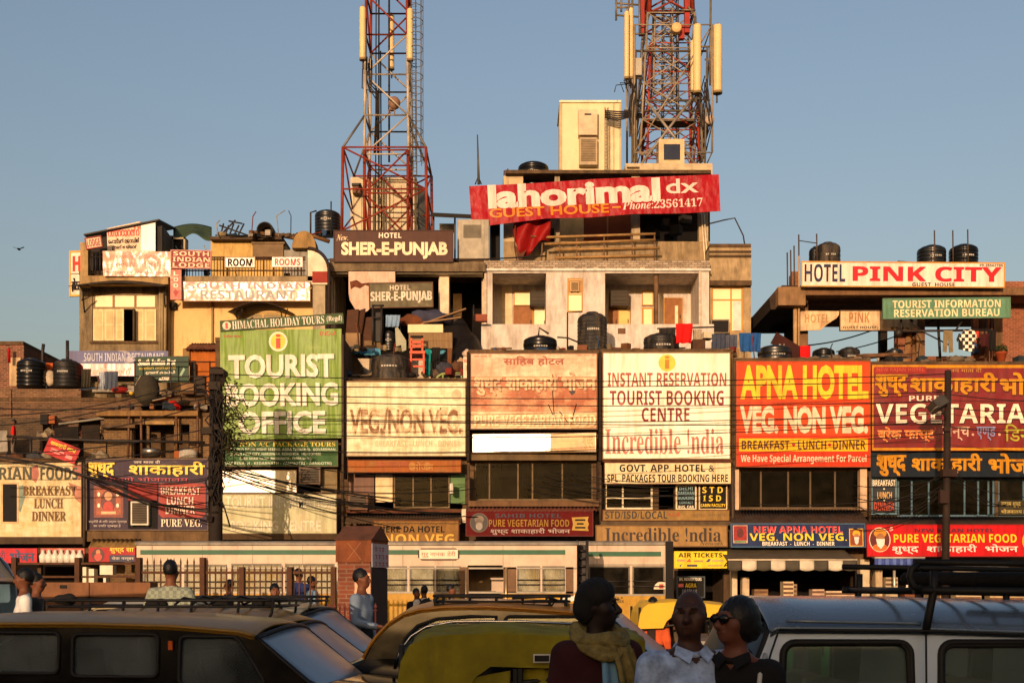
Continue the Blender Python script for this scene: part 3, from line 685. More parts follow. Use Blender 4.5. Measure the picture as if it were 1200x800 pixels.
sign(1021.5, 427, 1296, 528, YB, 'wide maroon tarpaulin with gold Hindi lettering and a yellow border', mr,
     [(sans('NEW RAJAN HOTEL'), 1027, 431, 1083, 436, P('b04830', .5)), ('जय माता दी', 1112, 431, 1150, 436.5, P('c08a40', .5)), ('शुध्द', 1026, 439, 1063, 464, gd, sh), ('शाकाहारी', 1067, 437, 1168, 462, gd, sh), ('भोजन', 1172, 437, 1240, 462, gd, sh),
      (sans('PURE'), 1065, 463.5, 1100, 470, P('e8d0b8', .5)), (sans('VEGETARIAN'), 1026, 473, 1224, 496, P('f0dcc0', .45), {'shadow': (P('20080a', .6), 1, 1)}),
      ('ब्रेक फास्ट', 1028, 500, 1094, 517, P('d87020', .5), {'fat':.02, 'shadow': (P('e8c890', .5), .6, .6)}), ('लन्च', 1104, 500, 1136, 516, P('d0a890', .5), {'fat':.01}), ('एण्ड', 1144, 500, 1166, 516, P('8088b0', .5), {'fat':.01}), ('िडनर', 1177, 497, 1216, 517, P('a8a030', .5), {'fat':.01})],
     [('rect', 1022, 427.5, 1295.5, 431, gd), ('rect', 1022, 524.5, 1295.5, 527.5, gd), ('rect', 1022, 431, 1023.6, 524.5, gd), ('disc', 1140, 509, 1.5, 1.5, P('d0a890', .5)), ('disc', 1171, 509, 1.5, 1.5, P('d0a890', .5)), ('rect', 1024.5, 429.8, 1085, 437.4, P('921c14', .5))], group=G_big)
nv = vinyl('14202c', .35, .15, var=.3)
sign(1020.5, 530, 1296, 558.5, YB-.02, 'navy strip with gold Hindi lettering under the maroon tarpaulin', nv,
     [('शुध्द', 1028, 533, 1061, 557, gd, sh), ('शाकाहारी', 1069, 531.5, 1150, 554, gd, sh), ('भोजन', 1159, 531.5, 1220, 554, gd, sh)], group=G_big)
sign(1020.8, 559.5, 1050.5, 602.5, YB+.35, 'dark panel with stacked meal words and a blue frame', P('22282c', .5, var=.3),
     [(sans('BREAKFAST'), 1022.5, 562, 1049, 569, I_wd), (sans('LUNCH'), 1028, 576, 1045, 584, P('d8a860', .5)), (sans('DINNER'), 1024, 588, 1048, 598, P('b04028', .5))], [('disc', 1036, 572.5, .9, .9, I_wd), ('disc', 1036, 586, .9, .9, I_wd)], group=NB, frame=P('5a7c88', .6), fw=.05)
sign(1171, 586, 1215, 603, YB+.5, 'pane painted with yellow Hindi lines beside the blue window frame', P('3a3422', .3, var=.4),
     [('उत्तम शुध्द', 1173, 588, 1196, 594, P('c8b060', .5)), ('भोजनालय होटल', 1173, 596, 1212, 602, P('c8b060', .5))], group=NB, t=.02)
bl = vinyl('1c2c54', .38, .15, var=.25)
sign(856.5, 613, 1014, 641, 42.7, 'blue shop board with red and yellow capitals and two small pictures', bl,
     [(sans('NEW APNA HOTEL'), 883, 616, 987, 624, P('c02420', .45), {'shadow': (P('d8a8a0', .5), .4, .4)}), (sans('VEG. NON VEG.'), 878, 624.6, 992, 633.4, I_y), (sans('BREAKFAST  -  LUNCH  -  DINNER'), 893, 634.4, 977.5, 639.2, I_wd)],
     [('rect', 859, 615, 876, 636, P('c8a080', .5)), ('rect', 859.8, 615.8, 875.2, 633, P('9a1c18', .5, var=.5, vs=9)), ('disc', 867.5, 624, 4, 6, P('5a1a18', .5, var=.5, vs=9)), ('rect', 860.5, 633.4, 874.5, 635.4, P('4a7a4a', .5)),
      ('rect', 995, 619, 1011.5, 640, P('d8b048', .5)), ('rect', 996, 620, 1010.5, 639, P('8a3c14', .5)), ('disc', 1003.5, 625, 4.5, 4, P('e0a820', .5)), ('disc', 1003.5, 628.5, 3.2, 3.6, P('a8704a', .5)), ('poly', [(1000.5,629),(1006.5,629),(1005.5,636),(1003.5,638),(1001.5,636)], P('e0d8cc', .5))],
     group=G_shop, frame=P('3a5c78', .6), fw=.03, tilt=-5)
rr = vinyl('c01018', .36, .12, var=.12)
sign(1015.5, 614, 1218, 652, 42.6, 'bright red shop board with yellow capitals and a turbaned man in a disc', rr,
     [(sans('NEW RAJAN HOTEL'), 1072, 619, 1165, 624.5, P('501428', .5)), (sans('PURE VEGETARIAN FOOD'), 1047, 625.5, 1191, 635.5, I_y), ('शुध्द  शाकाहारी  भोजन', 1045, 637.5, 1192, 649, P('ead8c8', .5), {'fat':.02}), ('ॐ', 1042, 617, 1046.5, 622, I_wd)],
     [('disc', 1031, 632, 12.6, 14.6, P('e0c8a8', .5)), ('disc', 1031, 632, 11.6, 13.6, P('5a1c18', .5)), ('disc', 1031, 641, 8.5, 4.5, P('c06018', .5)), ('disc', 1031.5, 624.5, 7.5, 5.2, P('c8861c', .5)), ('disc', 1031.5, 630, 5, 5.5, P('a0683c', .5)), ('poly', [(1026.5,631),(1036.8,631),(1036,638),(1032,643),(1028,639)], P('e0d6ca', .5)),
      ('disc', 1207, 634, 9.5, 11.5, P('d8a020', .5)), ('disc', 1207, 632, 5, 6, P('a0683c', .5)), ('poly', [(1202,634),(1212,634),(1207,643)], P('e0d6ca', .5))], group=G_shop, frame=P('7a1010', .6), fw=.02, tilt=-5)
# left shop boards
sign(-40, 642, 43.5, 659.5, 43.0, 'red board with dark blue Hindi lettering at the left edge', vinyl('b81428', .4, .1), [('भोजन', 12, 644, 40, 657, P('1c2a58', .5), {'fat':.03}), ('शुध्द शाकाहारी', -38, 644, 6, 657, P('1c2a58', .5))], group=G_shop)
sign(47.5, 642, 99, 652.5, 43.0, 'pale red shop board with faint Hindi lettering over a row of bottles', vinyl('b85848', .4, .1, fade=.3), [('होटल भोजन', 52, 643.5, 95, 651, P('d89078', .5), {'fat':.02})], group=G_shop)
sign(104, 641, 158.5, 658, 42.8, 'red shop board with a seated figure picture and yellow Hindi lettering', vinyl('a01418', .4, .1), [('शुध्द सा', 129, 641.5, 157, 648, I_y, {'fat':.02}), ('चेक नम्बर', 131, 651.5, 157, 656.5, P('d8ccc0', .5))],
     [('disc', 115, 650, 7.5, 8, P('4a1410', .5, var=.5, vs=9)), ('disc', 115, 646.5, 2.6, 3, P('b87848', .5)), ('disc', 115, 652.5, 4.5, 4.5, P('c04030', .5, var=.5, vs=9)), ('rect', 128, 650, 158, 658, P('14183a', .5))], group=G_shop)

def behind(par, items, Y=YW+.32):
    for (nm, a, p, c, q, m_) in items:
        b = MB()
        if nm == 'curtain':
            xa, xb, za, zb_ = wx(a,Y), wx(c,Y), wz(q,Y), wz(p,Y)
            b.slab(lambda u, v: Vector((xa+(xb-xa)*u, Y+.04*math.sin(u*26+a), zb_+(za-zb_)*v)), 26, 2, (0,.01,0))
        else: b.pbox(a, p, c, q, Y, .04)
        b.build(nm, P(m_, .85, var=.4, vs=6), par)
behind(B5, [('curtain',557,542,572,585,'2a241a'),('curtain',576,543,588,585,'4a4232'),('wall_card',633,571,645,583,'8a8468'),('curtain',609,543,622,585,'1c1812'),('curtain',662,543,676,585,'3e3828'),('wall_card',682,550,690,560,'5a5440')])
behind(B4, [('wall_card',465,558,472,563,'6a7a50'),('curtain',506,556,514,594,'2e3020'),('wall_card',488,580,500,592,'4a3a24')])
behind(B7, [('curtain',867,551,878,595,'3a3226'),('wall_card',870,552,878,561,'a8501c'),('curtain',926,551,934,595,'2a241c'),('wall_card',955,575,972,594,'4a4030'),('curtain',992,551,1006,595,'332c22')])
behind(B8, [('wall_card',1098,585,1106,601,'d8c8a0'),('curtain',1070,562,1086,604,'4a4a30'),('curtain',1110,562,1120,604,'22262a'),('wall_card',1160,570,1165,600,'a8a890')])
behind(B6, [('wall_card',732,570,760,581,'8a7040'),('wall_card',712,570,728,582,'6a5a3a'),('curtain',733,584,746,595,'3a3a34')])
for i, (a, p, c, q, m_) in enumerate(((545,556,549.5,590,'4a3626'),(541,596,546,612,'d8c8b0'),(527,566,531,578,'d8d0c0'),(700,541,704,600,'3a2a1c'),(857,545,861,612,'3a2a1e'),(402,440,404.8,560,'2e2218'),(547,412,550,540,'2e2218'),(702,412,705,540,'2a2018'))):
    b = MB(); b.pbox(a, p, c, q, 43.4, .5); solo(b, 'post_or_gap_strip', P(m_, .9, var=.4, stain=.5), 'narrow grimy post or dark strip painted as the shaded gap between two shop fronts', 'post', 'posts and painted dark gaps between the shop fronts')  # the darkest strips stand in for shaded gaps between the boards
for i, (px, p0, p1) in enumerate(((401.5,392,630),(549,545,612),(703.5,545,612),(858.5,548,640),(1019.5,552,612),(98.5,541,640))):
    pole('drain_pipe', 'grimy drain pipe running down between two shop fronts', [W(px,p0,43.3), W(px+.3,(p0+p1)/2,43.28), W(px,p1,43.3)], .05, P('5a4a3a', .7, stain=.5), 'pipe', 'drain pipes between the shop fronts') if False else solo(MB().path([W(px,p0,43.3), W(px+.3,(p0+p1)/2,43.28), W(px,p1,43.3)], .05, 8), 'drain_pipe', P('4a3c2e', .7, stain=.5), 'grimy drain pipe running down between two shop fronts', 'pipe', 'drain pipes between the shop fronts')

# ------------------------------------------------------------------ small builders for roofs and terraces
def rail(name, label, px0, px1, pys, Y, m, posts, cat='railing', pyb=None, bars=0, r=.025):
    b = MB()
    for p in pys: b.tube(W(px0, p, Y), W(px1, p, Y), r, 6)
    for p in posts: b.tube(W(p, pys[0]-1, Y), W(p, pyb or pys[-1]+1, Y), r*1.1, 6)
    for i in range(bars):
        p = px0+(px1-px0)*(i+.5)/bars
        b.tube(W(p, pys[0], Y), W(p, pyb or pys[-1], Y), r*.5, 4)
    return solo(b, name, m, label, cat)
M_tank = P('14130f', .32, var=.35, vs=4, spec=.6); M_tank2 = P('2a2824', .35, var=.3)
TANKS = [M_tank, P('1c1a17', .5, var=.6, vs=3, stain=.4, stain_c='6a5a48'), P('24211e', .6, var=.5, vs=5, stain=.55, stain_c='7a6a54'), P('100f0d', .26, var=.3)]
def tank(px, pyt, pyb, wpx, Y, label, group='black water tanks on the roofs', ribs=6, stand=0.0):
    c = W(px, pyb, Y); h = wz(pyt,Y)-wz(pyb,Y); r = wpx/2*Y/F
    t = thing('water_tank', label, 'water tank', c, group=group)
    pr = []; hb = h*.80
    for i in range(ribs):
        z = hb*i/ribs; d = hb/ribs
        pr += [(r*.965, z), (r, z+d*.2), (r, z+d*.72), (r*.965, z+d*.92)]
    pr += [(r*.99, hb), (r*.93, hb+h*.06), (r*.72, hb+h*.13), (r*.42, hb+h*.16)]
    MB().lathe(pr, (0,0,0), 28).build('tank_body', TANKS[int(px*7) % 4], t, True)
    MB().lathe([(r*.40, hb+h*.15), (r*.41, h*.985), (r*.36, h), (r*.05, h*1.005)], (0,0,0), 20).build('lid', M_tank2, t, True)
    a = MB()
    for k in range(6):
        an = -1.35+k*.09
        a.rbox((r*1.004*math.sin(an*.0+(-.35+k*.14)), -r*1.002*math.cos(-.35+k*.14), h*.52), (r*.10, .006, h*.055), (0,0,-.35+k*.14))
    a.build('brand_strip', P('b8b0a0', .6, var=.5), t, True)
    return t
def pole(name, label, pts, r, m, cat='pole', group=None, n=8):
    return solo(MB().path(pts, r, n), name, m, label, cat, group)
def cloth(name, label, px0, py0, px1, py1, Y, c, group='washing hung out on the terraces', cat='washing', mat=None, fold=.06, nf=3, taper=.1, sag=0.0, ragged=.0):
    x0, x1, z0, z1 = wx(px0,Y), wx(px1,Y), wz(py1,Y), wz(py0,Y); ph = rnd.uniform(0, 6); sk = rnd.uniform(-.12, .12)
    def fn(u, v):
        uu = .5+(u-.5)*(1-taper*v)+sk*v*v*.4
        z = z1+(z0-z1)*v - sag*math.sin(math.pi*u) + ragged*math.sin(u*17+ph)*v
        return (x0+(x1-x0)*uu, Y + fold*math.sin(nf*2*math.pi*u+ph+v*1.2)*(.35+.65*v), z)
    return solo(MB().slab(fn, 18, 10, (0,.012,0)), name, mat or P(c, .9, var=.25, vs=6), label, cat, group, origin=((x0+x1)/2, Y, z1))
def trousers(label, px0, py0, px1, py1, Y, c, group='washing hung out on the terraces'):
    x0, x1, z0, z1 = wx(px0,Y), wx(px1,Y), wz(py1,Y), wz(py0,Y); w = x1-x0; h = z1-z0
    poly = [(x0+.08*w,z1),(x1-.05*w,z1),(x1,z0+.03*h),(x0+.62*w,z0),(x0+.52*w,z0+.7*h),(x0+.36*w,z0+.02*h),(x0,z0+.05*h)]
    return solo(MB().prism(poly, Y, Y+.03), 'hung_trousers', P(c, .9, var=.3, vs=6), label, 'washing', group)
def shirt(label, px0, py0, px1, py1, Y, mat, group='washing hung out on the terraces'):
    x0, x1, z0, z1 = wx(px0,Y), wx(px1,Y), wz(py1,Y), wz(py0,Y); w = x1-x0; h = z1-z0
    poly = [(x0+.25*w,z1-.02*h),(x0+.42*w,z1-.08*h),(x0+.6*w,z1),(x0+.8*w,z1-.05*h),(x1,z1-.35*h),(x1-.14*w,z1-.48*h),(x1-.2*w,z1-.4*h),(x1-.2*w,z0),(x0+.22*w,z0+.05*h),(x0+.2*w,z1-.42*h),(x0+.1*w,z1-.52*h),(x0,z1-.38*h)]
    return solo(MB().prism(poly, Y, Y+.04), 'hung_shirt', mat, label, 'washing', group)
def plank(mb, a, b, w, t, mi=0):
    a, b = Vector(a), Vector(b); d = b-a; q = d.to_track_quat('X', 'Z').to_euler()
    mb.rbox((a+b)/2, (d.length, w, t), q, mi)

# ------------------------------------------------------------------ far left: brick terraces behind the low shops
YL = 47.0
lt = shell('brick_terrace', 'brick terrace block stepping up behind the low left shops', -70, 161, 470, YL+.8, 8, brick('6a4830','4e3220','6a583e', .5), [(92,490,118,540)], cat='building')
b = MB(); b.pbox(-70, 455.5, 95, 472, YL+.78, .3); b.pbox(11, 456, 13, 490, YL+.72, .05); b.build('parapet', brick('7a5236','5a3a24','76644a', .5), lt)
b = MB(); b.pbox(-70, 489, 50, 540, YL+.2, .5); b.build('garden_wall', brick('4e3a24','3a2a1a','5a4a34', .5), lt)
ls = shell('roof_shelter', 'low roof shelter of rough bricks with dark doorways above the purple board', 122, 250, 488, 45.6, 5, brick('6e5030','543a20','74603e', .5), [(157,497,171,541),(175,497,204,541),(212,497,222,528),(208,520,219,528)], cat='building', rm=M_conc)
slabpart(ls, 118, 497, 158, 501, 45.2, .39, M_conc, 'lintel'); slabpart(ls, 170, 493, 204, 497, 45.3, .29, P('9a7a4c', .9, stain=.5), 'lintel')
slabpart(ls, 113, 481, 232, 487, 45.2, .6, P('86653a', .9, stain=.6), 'ledge')
hut = shell('brick_hut', 'small rusty brick hut on the far left roof', -30, 28, 404, 49, 4, brick('7a4430','5a3020','806a50'), [(11,419,25,450)], zb=wz(455,49))
b = MB(); b.pbox(11, 419, 24, 452, 48.97, .04); b.build('tin_door', P('b89a70', .7, stain=.4), hut)
sd = MB(); pts = []
for i in range(14):                       # litter and scrap on the low roof
    x = rnd.uniform(45, 118); s = rnd.uniform(.1, .3)
    solo(MB().rbox(W(x, rnd.uniform(505, 514), 46.0+rnd.random()*.6), (s*1.8, s, s*.6), (rnd.random(), rnd.random(), rnd.random()*3)), 'scrap_piece', P(rnd.choice(['6a5a44', '8a7a60', '5a4a3a', 'a08a6a', '7a3a20']), .9, var=.4), 'odd piece of scrap lying in the heap on the low roof', 'scrap', 'scrap heap on the low left roof')
sc = MB(); sc.pbox(46, 511, 120, 516, 45.9, 1.2); solo(sc, 'scrap_shelf', P('4a3c2c', .9, stain=.5), 'dark sagging plank shelf carrying the scrap heap', 'shelf')
plk = MB(); plank(plk, W(70,497,46.3), W(178,483,46.3), .25, .07); solo(plk, 'long_plank', P('7a7466', .8, var=.4), 'long grey plank leaning across the low roof', 'plank')
wb = MB(); wb.pbox(98, 517, 124, 541, 45.5, .3); solo(wb, 'low_brick_wall', brick('6e5030','543a20','74603e', .5), 'stub of brick wall behind the tilted red board', 'wall')
pole('railing_pipe', 'dark pipe rail crossing the low left roof', [W(8,511,45.2), W(60,514,45.2), W(120,516,45.2), W(240,518,45.2)], .05, M_iron, 'railing')
pole('railing_pipe', 'short upright post of the pipe rail beside the boy', [W(36,540,45.2), W(36,512,45.2)], .06, M_iron, 'railing')
bk = MB(); bk.pbox(47, 485, 56, 497, 46.9, .3); solo(bk, 'wooden_crate', M_dark, 'dark crate against the brick terrace wall', 'crate')
bk = MB(); bk.pbox(57, 487, 64, 496, 46.9, .3); solo(bk, 'wooden_crate', P('8a4a22', .8), 'orange brown crate against the brick terrace wall', 'crate')
pot = MB(); pot.lathe([(.12,0),(.3,.03),(.38,.2),(.36,.3),(.3,.33),(.28,.3)], W(177.5, 536, 45.2), 18); solo(pot, 'cooking_pot', P('a8a090', .3, .9), 'dented metal pot by the dark doorway', 'pot')
pot = MB(); pot.lathe([(.3,0),(.36,.05),(.34,.3),(.2,.36)], W(221, 538, 45.2), 16); solo(pot, 'sack', P('b8b0a0', .9, stain=.4), 'pale round sack at the right of the roof shelter', 'sack')
bx = MB(); bx.pbox(204, 528, 213, 538, 45.2, .4); solo(bx, 'crate_box', P('8a4a20', .8), 'orange crate beside the pale sack', 'crate')
tank(37, 420, 455, 33, 48.0, 'black water tank on the far left roof, the wider of the pair')
tank(78.5, 421, 455, 31, 48.0, 'black water tank on the left terrace with a tall vent pipe')
pole('vent_pipe', 'dark vent pipe rising from the left pair of tanks', [W(50, 452, 48.6), W(50, 412, 48.6), W(51, 403, 48.6)], .07, M_iron, 'pipe')
pole('vent_pipe', 'dark vent pipe behind the second left tank', [W(79, 430, 48.8), W(79, 399, 48.8)], .07, M_iron, 'pipe')
sk = MB(); sk.ell(W(58, 443, 48.2), (.28,.2,.32)); solo(sk, 'sack', P('b8a890', .95, var=.4), 'pale bundle squeezed between the two left tanks', 'bundle')
cloth('red_cloth', 'red cloth hung over the left roof corner', 8, 408, 12, 425, 48.6, 'a01814', nf=1)
cloth('hung_cloth', 'pale blue cloth drying under the blue and red banner', 116, 436, 123, 457, 47.4, 'a8b0b8'); cloth('hung_cloth', 'grey blue jeans drying under the blue and red banner', 122, 435, 138, 457, 47.3, '4a5260')
cloth('hung_cloth', 'dark olive cloth beside the second left tank', 96, 432, 107, 454, 47.3, '3a3426')
cloth('hung_cloth', 'orange shirt hanging between the left tanks', 54, 425, 62, 436, 48.5, 'b05020', nf=1)
rm = MB(); rm.ell(W(141, 457, 47.4), (.38,.25,.13)); solo(rm, 'folded_blanket', P('8a1c14', .95, var=.4), 'red bundle of bedding on the left terrace edge', 'blanket')
rm = MB(); rm.ell(W(154, 460, 47.4), (.1,.1,.1)); solo(rm, 'yellow_can', P('d8a828', .5), 'small yellow can beside the red bedding', 'can')
cl = MB(); cl.pbox(108, 456, 158, 459, 47.3, .5); solo(cl, 'terrace_shelf', P('8a8272', .8, stain=.4), 'grey plank shelf under the red bedding', 'shelf')
# middle gap with green board, crates, red cover
gt = shell('terrace_house', 'dark cluttered house gap below the green board', 160, 252, 466, 46.8, 6, M_conc, [(165,475,250,486)], cat='building')
rm = MB(); rm.ell(W(203, 478, 46.2), (.3,.25,.3), fn=lambda p: Vector((p.x*(1-.8*p.z)*(1+.15*math.sin(p.z*30)), p.y*(1+.2*math.sin(p.x*19)), max(p.z, -.12)))); solo(rm, 'red_cover', P('c81410', .7, var=.2), 'bright red cloth heap on the ledge by the pole', 'cloth')
bx = MB(); bx.pbox(212, 449, 227, 461, 46.2, .4); solo(bx, 'cardboard_box', P('7a5c3c', .85, var=.4), 'brown box on the ledge under the green board', 'box')
bx = MB(); bx.ell(W(172, 457, 46.1), (.5,.4,.6)); solo(bx, 'covered_heap', P('3a3428', .9, var=.5), 'dark covered heap left of the brown box', 'heap')
bx = MB(); plank(bx, W(160,452,46), W(166,441,46), .3, .04); plank(bx, W(180,470,46), W(210,463,46), .3, .04); solo(bx, 'loose_boards', P('8a7a62', .8, var=.4), 'loose grey boards leaning below the green board', 'boards')
hh = shell('orange_hut', 'orange painted roof hut with a patched tin roof', 222, 262, 408, 47.2, 3, P('a85a18', .8, var=.35, stain=.3), [(255,408,262,430)], zb=wz(466,47.2), rm=M_rust)
corrugated(hh, 216, 262, 402, 409, 48, 46.9, M_rust, 'tin_roof')
bx = MB(); bx.pbox(214, 408, 222, 427, 47.1, .3); solo(bx, 'window_shutter', P('8a6a3c', .7, stain=.4), 'small framed shutter beside the orange hut', 'shutter')
bx = MB(); bx.pbox(224, 425, 229, 466, 47.0, .15); bx.pbox(224, 440, 240, 466, 47.06, .1); solo(bx, 'leaning_door', P('3a3026', .8, var=.4), 'dark board door leaning on the orange hut', 'door')
cloth('hung_cloth', 'small red cloth on the rail above the green board', 206, 417, 217, 427, 46.8, 'a02a28', nf=1)
rail('roof_railing', 'thin pipe railing in front of the orange hut', 158, 258, (424, 441, 458), 46.0, M_iron, (158, 200, 229, 246), pyb=467)

# ------------------------------------------------------------------ left corner house with shuttered window
U = 49.0
u1 = shell('corner_house', 'stained corner house with a cream shuttered window', 93, 197, 322, U, 7, P('8f7c5c', .9, var=.35, stain=.8, bump=.4), [(108,343,184,400)], (410,), rm=M_conc)
fw_ = win(u1, 108, 343, 184, 362, U, P('8a7450', .7, stain=.4), P('e8ce98', .35, var=.15), (132.5, 158), (), .1, 'transom_window')
for i, (a, b_) in enumerate(((109,121.5),(122,134.5),(135,145),(159,168.5),(169,183))):
    s = MB(); s.pbox(a, 362, b_, 399, U+.04, .05); s2 = MB()
    for (p, q) in ((364.5, 379), (381, 397)): s2.pbox(a+2.6, p, b_-2.6, q, U+.03, .012)
    o = s.build('shutter', P('dcc492', .7, var=.18, stain=.4), u1); s2.build('panel', P('cdb27e', .7, var=.25), o)
s = MB(); s.rbox(W(156.5, 381, U-.1), (.06, .35, 1.28), (0,0,R(20))); s.build('shutter', P('4a3a22', .7), u1)
slabpart(u1, 105, 399.5, 187, 402, U-.1, .1, M_conc, 'sill')
b = MB()
def fn(u, v):
    x = wx(92+(200-92)*u, U); return Vector((x, U-1.1*v, wz(333+10*v-6*math.sin(math.pi*u)*(1-.3*v), U)))
b.slab(fn, 26, 4, (0,0,-.03)); b.build('tin_hood', P('2e2a22', .7, var=.4, stain=.4, stain_c='5a3a20'), u1)
b = MB()
for p in (97, 192): b.tube(W(p, 342, U-.9), W(p+2, 366, U), .03); b.tube(W(p+4, 340, U-.5), W(p-1, 352, U), .025)
b.build('hood_bracket', M_iron, u1)
b = MB(); b.pbox(96, 323, 197, 333, U-.45, .44); b.build('balcony_ledge', P('a08458', .9, stain=.5), u1)
b = MB(); b.pbox(94, 284, 103, 335, U-.44, .4); b.build('corner_post', P('a88a5c', .9, stain=.5), u1)
for p in (188, 190.5, 194): b = MB().tube(W(p, 330, U-.2), W(p-.6, 412, U-.2), .06, 8).build('drain_pipe', P('9a8660', .7, stain=.4), u1)
rail('balcony_railing', 'iron balcony railing behind the glaring pink banner', 103, 197, (296, 301, 320), U-.3, M_iron, (106, 112, 117, 121), bars=22)
sh_ = thing('rooftop_shed', 'tin roofed shed above the corner balcony', 'shed', W(150, 322, U+1.5))
b = MB()
b.prism([(wx(99,U),wz(322,U)),(wx(185,U),wz(322,U)),(wx(185,U),wz(259,U)),(wx(99,U),wz(276,U))], U+.6, U+.75); b.build('front_wall', P('2e2a26', .8), sh_)
b = MB(); b.prism([(U+.75,wz(322,U)),(U+4,wz(322,U)),(U+4,wz(268,U)),(U+.75,wz(259,U))], wx(184.6,U), wx(185.4,U), mp=lambda x,y,z:(y,x,z)); b.build('side_wall', P('4a4a44', .7, stain=.5), sh_)
b = MB(); b.add([W(98,274,U+.3), W(186,256.5,U+.3), W(206,267,U+4.2), W(110,284,U+4.2)] + [W(98,275.6,U+.3), W(186,258.1,U+.3), W(206,268.6,U+4.2), W(110,285.6,U+4.2)], [(0,1,2,3),(7,6,5,4),(0,4,5,1),(1,5,6,2),(2,6,7,3),(3,7,4,0)]); b.build('tin_roof', P('3a342c', .6, var=.4), sh_)
b = MB(); b.pbox(191, 276, 203, 292, U+2, .1); b.build('window_frame', P('5a564c', .7), sh_)
sg = vinyl('ece0c8', .35, .15)
sign(125.5, 262.5, 165, 295, U+.45, 'peeling white banner with red and black Malayalam lettering under the shed roof', vinyl('e8c8a8', .4, .3, fade=.3), [('റസ്റ്റാറൻറ്', 127, 266, 164, 277, P('c8301c', .5), {'fat':.02}), ('േഹാട്ടൽ ലോഡ്ജ്', 127, 279, 163, 285, I_k, {'fat':.02}), ('ഊണ് തയ്യാർ', 131, 287, 160, 292.5, I_k, {'fat':.02})], group=G_roof, roll=-2,
     outline=[(125.5,267),(165,260),(165,295),(125.5,295)])
sign(165.3, 260, 182, 294, U+.43, 'blank glaring white panel at the end of the shed front', vinyl('f6ead0', .25, .05), name='blank_panel', group=G_roof, outline=[(165.3,262),(182,258.5),(182,294),(165.3,294)])
sign(100, 277.5, 119.5, 291, U-.5, 'small slanting lodge board at the balcony corner', vinyl('e0c0a0', .4, .1), [(sans('LODGE'), 102, 280, 117, 288.5, P('8a2018', .5))], group=G_roof, roll=-9, frame=P('8a3a2a', .6), fw=.04)
sign(81, 294, 96.5, 347, U+.2, 'tall narrow side sign with a red H and black letters at the left corner', vinyl('f0d8c4', .35, .1), [(sans('H'), 85, 300, 95, 318, P('d82818', .4), {'fat':.02}), ('होटल', 84, 326, 95, 342, I_k, {'fat':.04})], [('rect', 81.5, 320.5, 96, 321.3, I_k)], group=G_roof, frame=P('d8a030', .5), fw=.06, yaw=-8)
pkb = vinyl('d09880', .28, 1.2, 2.2, 1.6, fade=.35, fade_c='f0d8b8', sp=.5)
sign(121, 294.7, 200, 323.6, U-.6, 'glossy pink banner with washed out lettering on the corner balcony', pkb, [('സൗത്ത് ഇന്ത്യൻ', 134, 298, 190, 304, P('b07058', .4, var=.5)), ('റസ്റ്റാറൻറ്', 136, 307, 186, 312, P('8a5a5a', .4, var=.5)), ('ഊണ് കാപ്പി', 124, 317, 196, 321, P('5a4a48', .4, var=.5))], group=G_roof, yaw=2, tilt=3.5)
lr = vinyl('862824', .4, .15)
sign(200, 293.3, 247.7, 314.5, U-.7, 'dark red three line lodge board beside the pink banner', lr, [(sans('SOUTH'), 203, 294.8, 245, 300, pk), (sans('INDIAN'), 202.5, 301.5, 246, 306.7, pk), (sans('LODGE'), 202.5, 308, 246, 313.3, pk)], group=G_roof, frame=P('c89080', .6), fw=.03, roll=1)
sign(199.5, 314.8, 212.5, 351, U-.6, 'narrow upright pink board with worn vertical letters', vinyl('c87868', .4, .2, fade=.3), [('𝗟', 203.5, 318, 209, 323, I_wd), ('𝗢', 203.5, 325, 209, 330, I_wd), ('𝗗', 203.5, 332, 209, 337, I_wd)], [('poly', [(203,342),(206,339),(209.5,342),(206,348)], P('a02820', .5))], group=G_roof)
sign(81, 411, 197, 440.5, 48.2, 'blue and red banner for a restaurant below the shuttered window', vinyl('54567e', .35, .25, fade=.15), [(sans('SOUTH INDIAN RESTAURANT'), 98.5, 413.5, 192, 423.5, P('a8a8b8', .45)), ('റസ്റ്റാറൻറ്', 105, 431, 153, 439, P('e0a890', .4), {'fat':.03})], [('rect', 81.3, 426, 196.7, 440.2, vinyl('c05040', .3, .25, fade=.2))], group=G_roof)
gb = vinyl('123a22', .4, .1, var=.2)
sign(158.5, 417.5, 221, 448, 46.6, 'dark green board with white English script and yellow Malayalam lines', gb, [('𝑺𝒐𝒖𝒕𝒉 𝑰𝒏𝒅𝒊𝒂𝒏 𝑹𝒆𝒔𝒕', 162, 420.5, 206, 427.5, I_wd, {'fat':.02}), ('േഹാട്ടൽ റസ്റ്റാറൻറ്', 163, 429, 206, 432.5, I_y), ('ഊണ് കാപ്പി', 171, 434.5, 205, 438.5, I_wd, {'fat':.02}), ('ചായ', 186, 441.5, 198, 445.5, I_wd, {'fat':.02})], [('poly', [(210,440),(215,431),(217,433),(212,442)], P('8aa88a', .5))], group=G_roof, roll=-1)

# ------------------------------------------------------------------ cream house with the washed out restaurant banner
u2 = shell('cream_house', 'plain cream house under the washed out restaurant banner', 197.4, 386, 330, U+.4, 8, P('d8b478', .9, var=.12, stain=.25, bump=.2), [(281,366,334,420)], (), rm=M_conc)
slabpart(u2, 212, 323.5, 366, 329, U-.3, .69, P('a08c68', .9, stain=.6))
win(u2, 281, 366, 334, 420, U+.4, P('b89a5c', .7, stain=.3), P('8a7448', .5), (308,), (385,), .09)
b = MB(); b.tube(W(249, 353, U+.35), W(249, 420, U+.35), .05, 8); b.build('drain_pipe', P('8a744c', .7), u2)
b = MB()
def fn(u, v):
    a = math.pi*u
    return Vector((wx(271+72*u, U), U+.38-1.0*v, wz(365-12*math.sin(a)+4*v, U)))
b.slab(fn, 20, 4, (0,0,-.03)); b.build('tin_hood', P('3a2c22', .7, var=.4), u2)
b = MB()
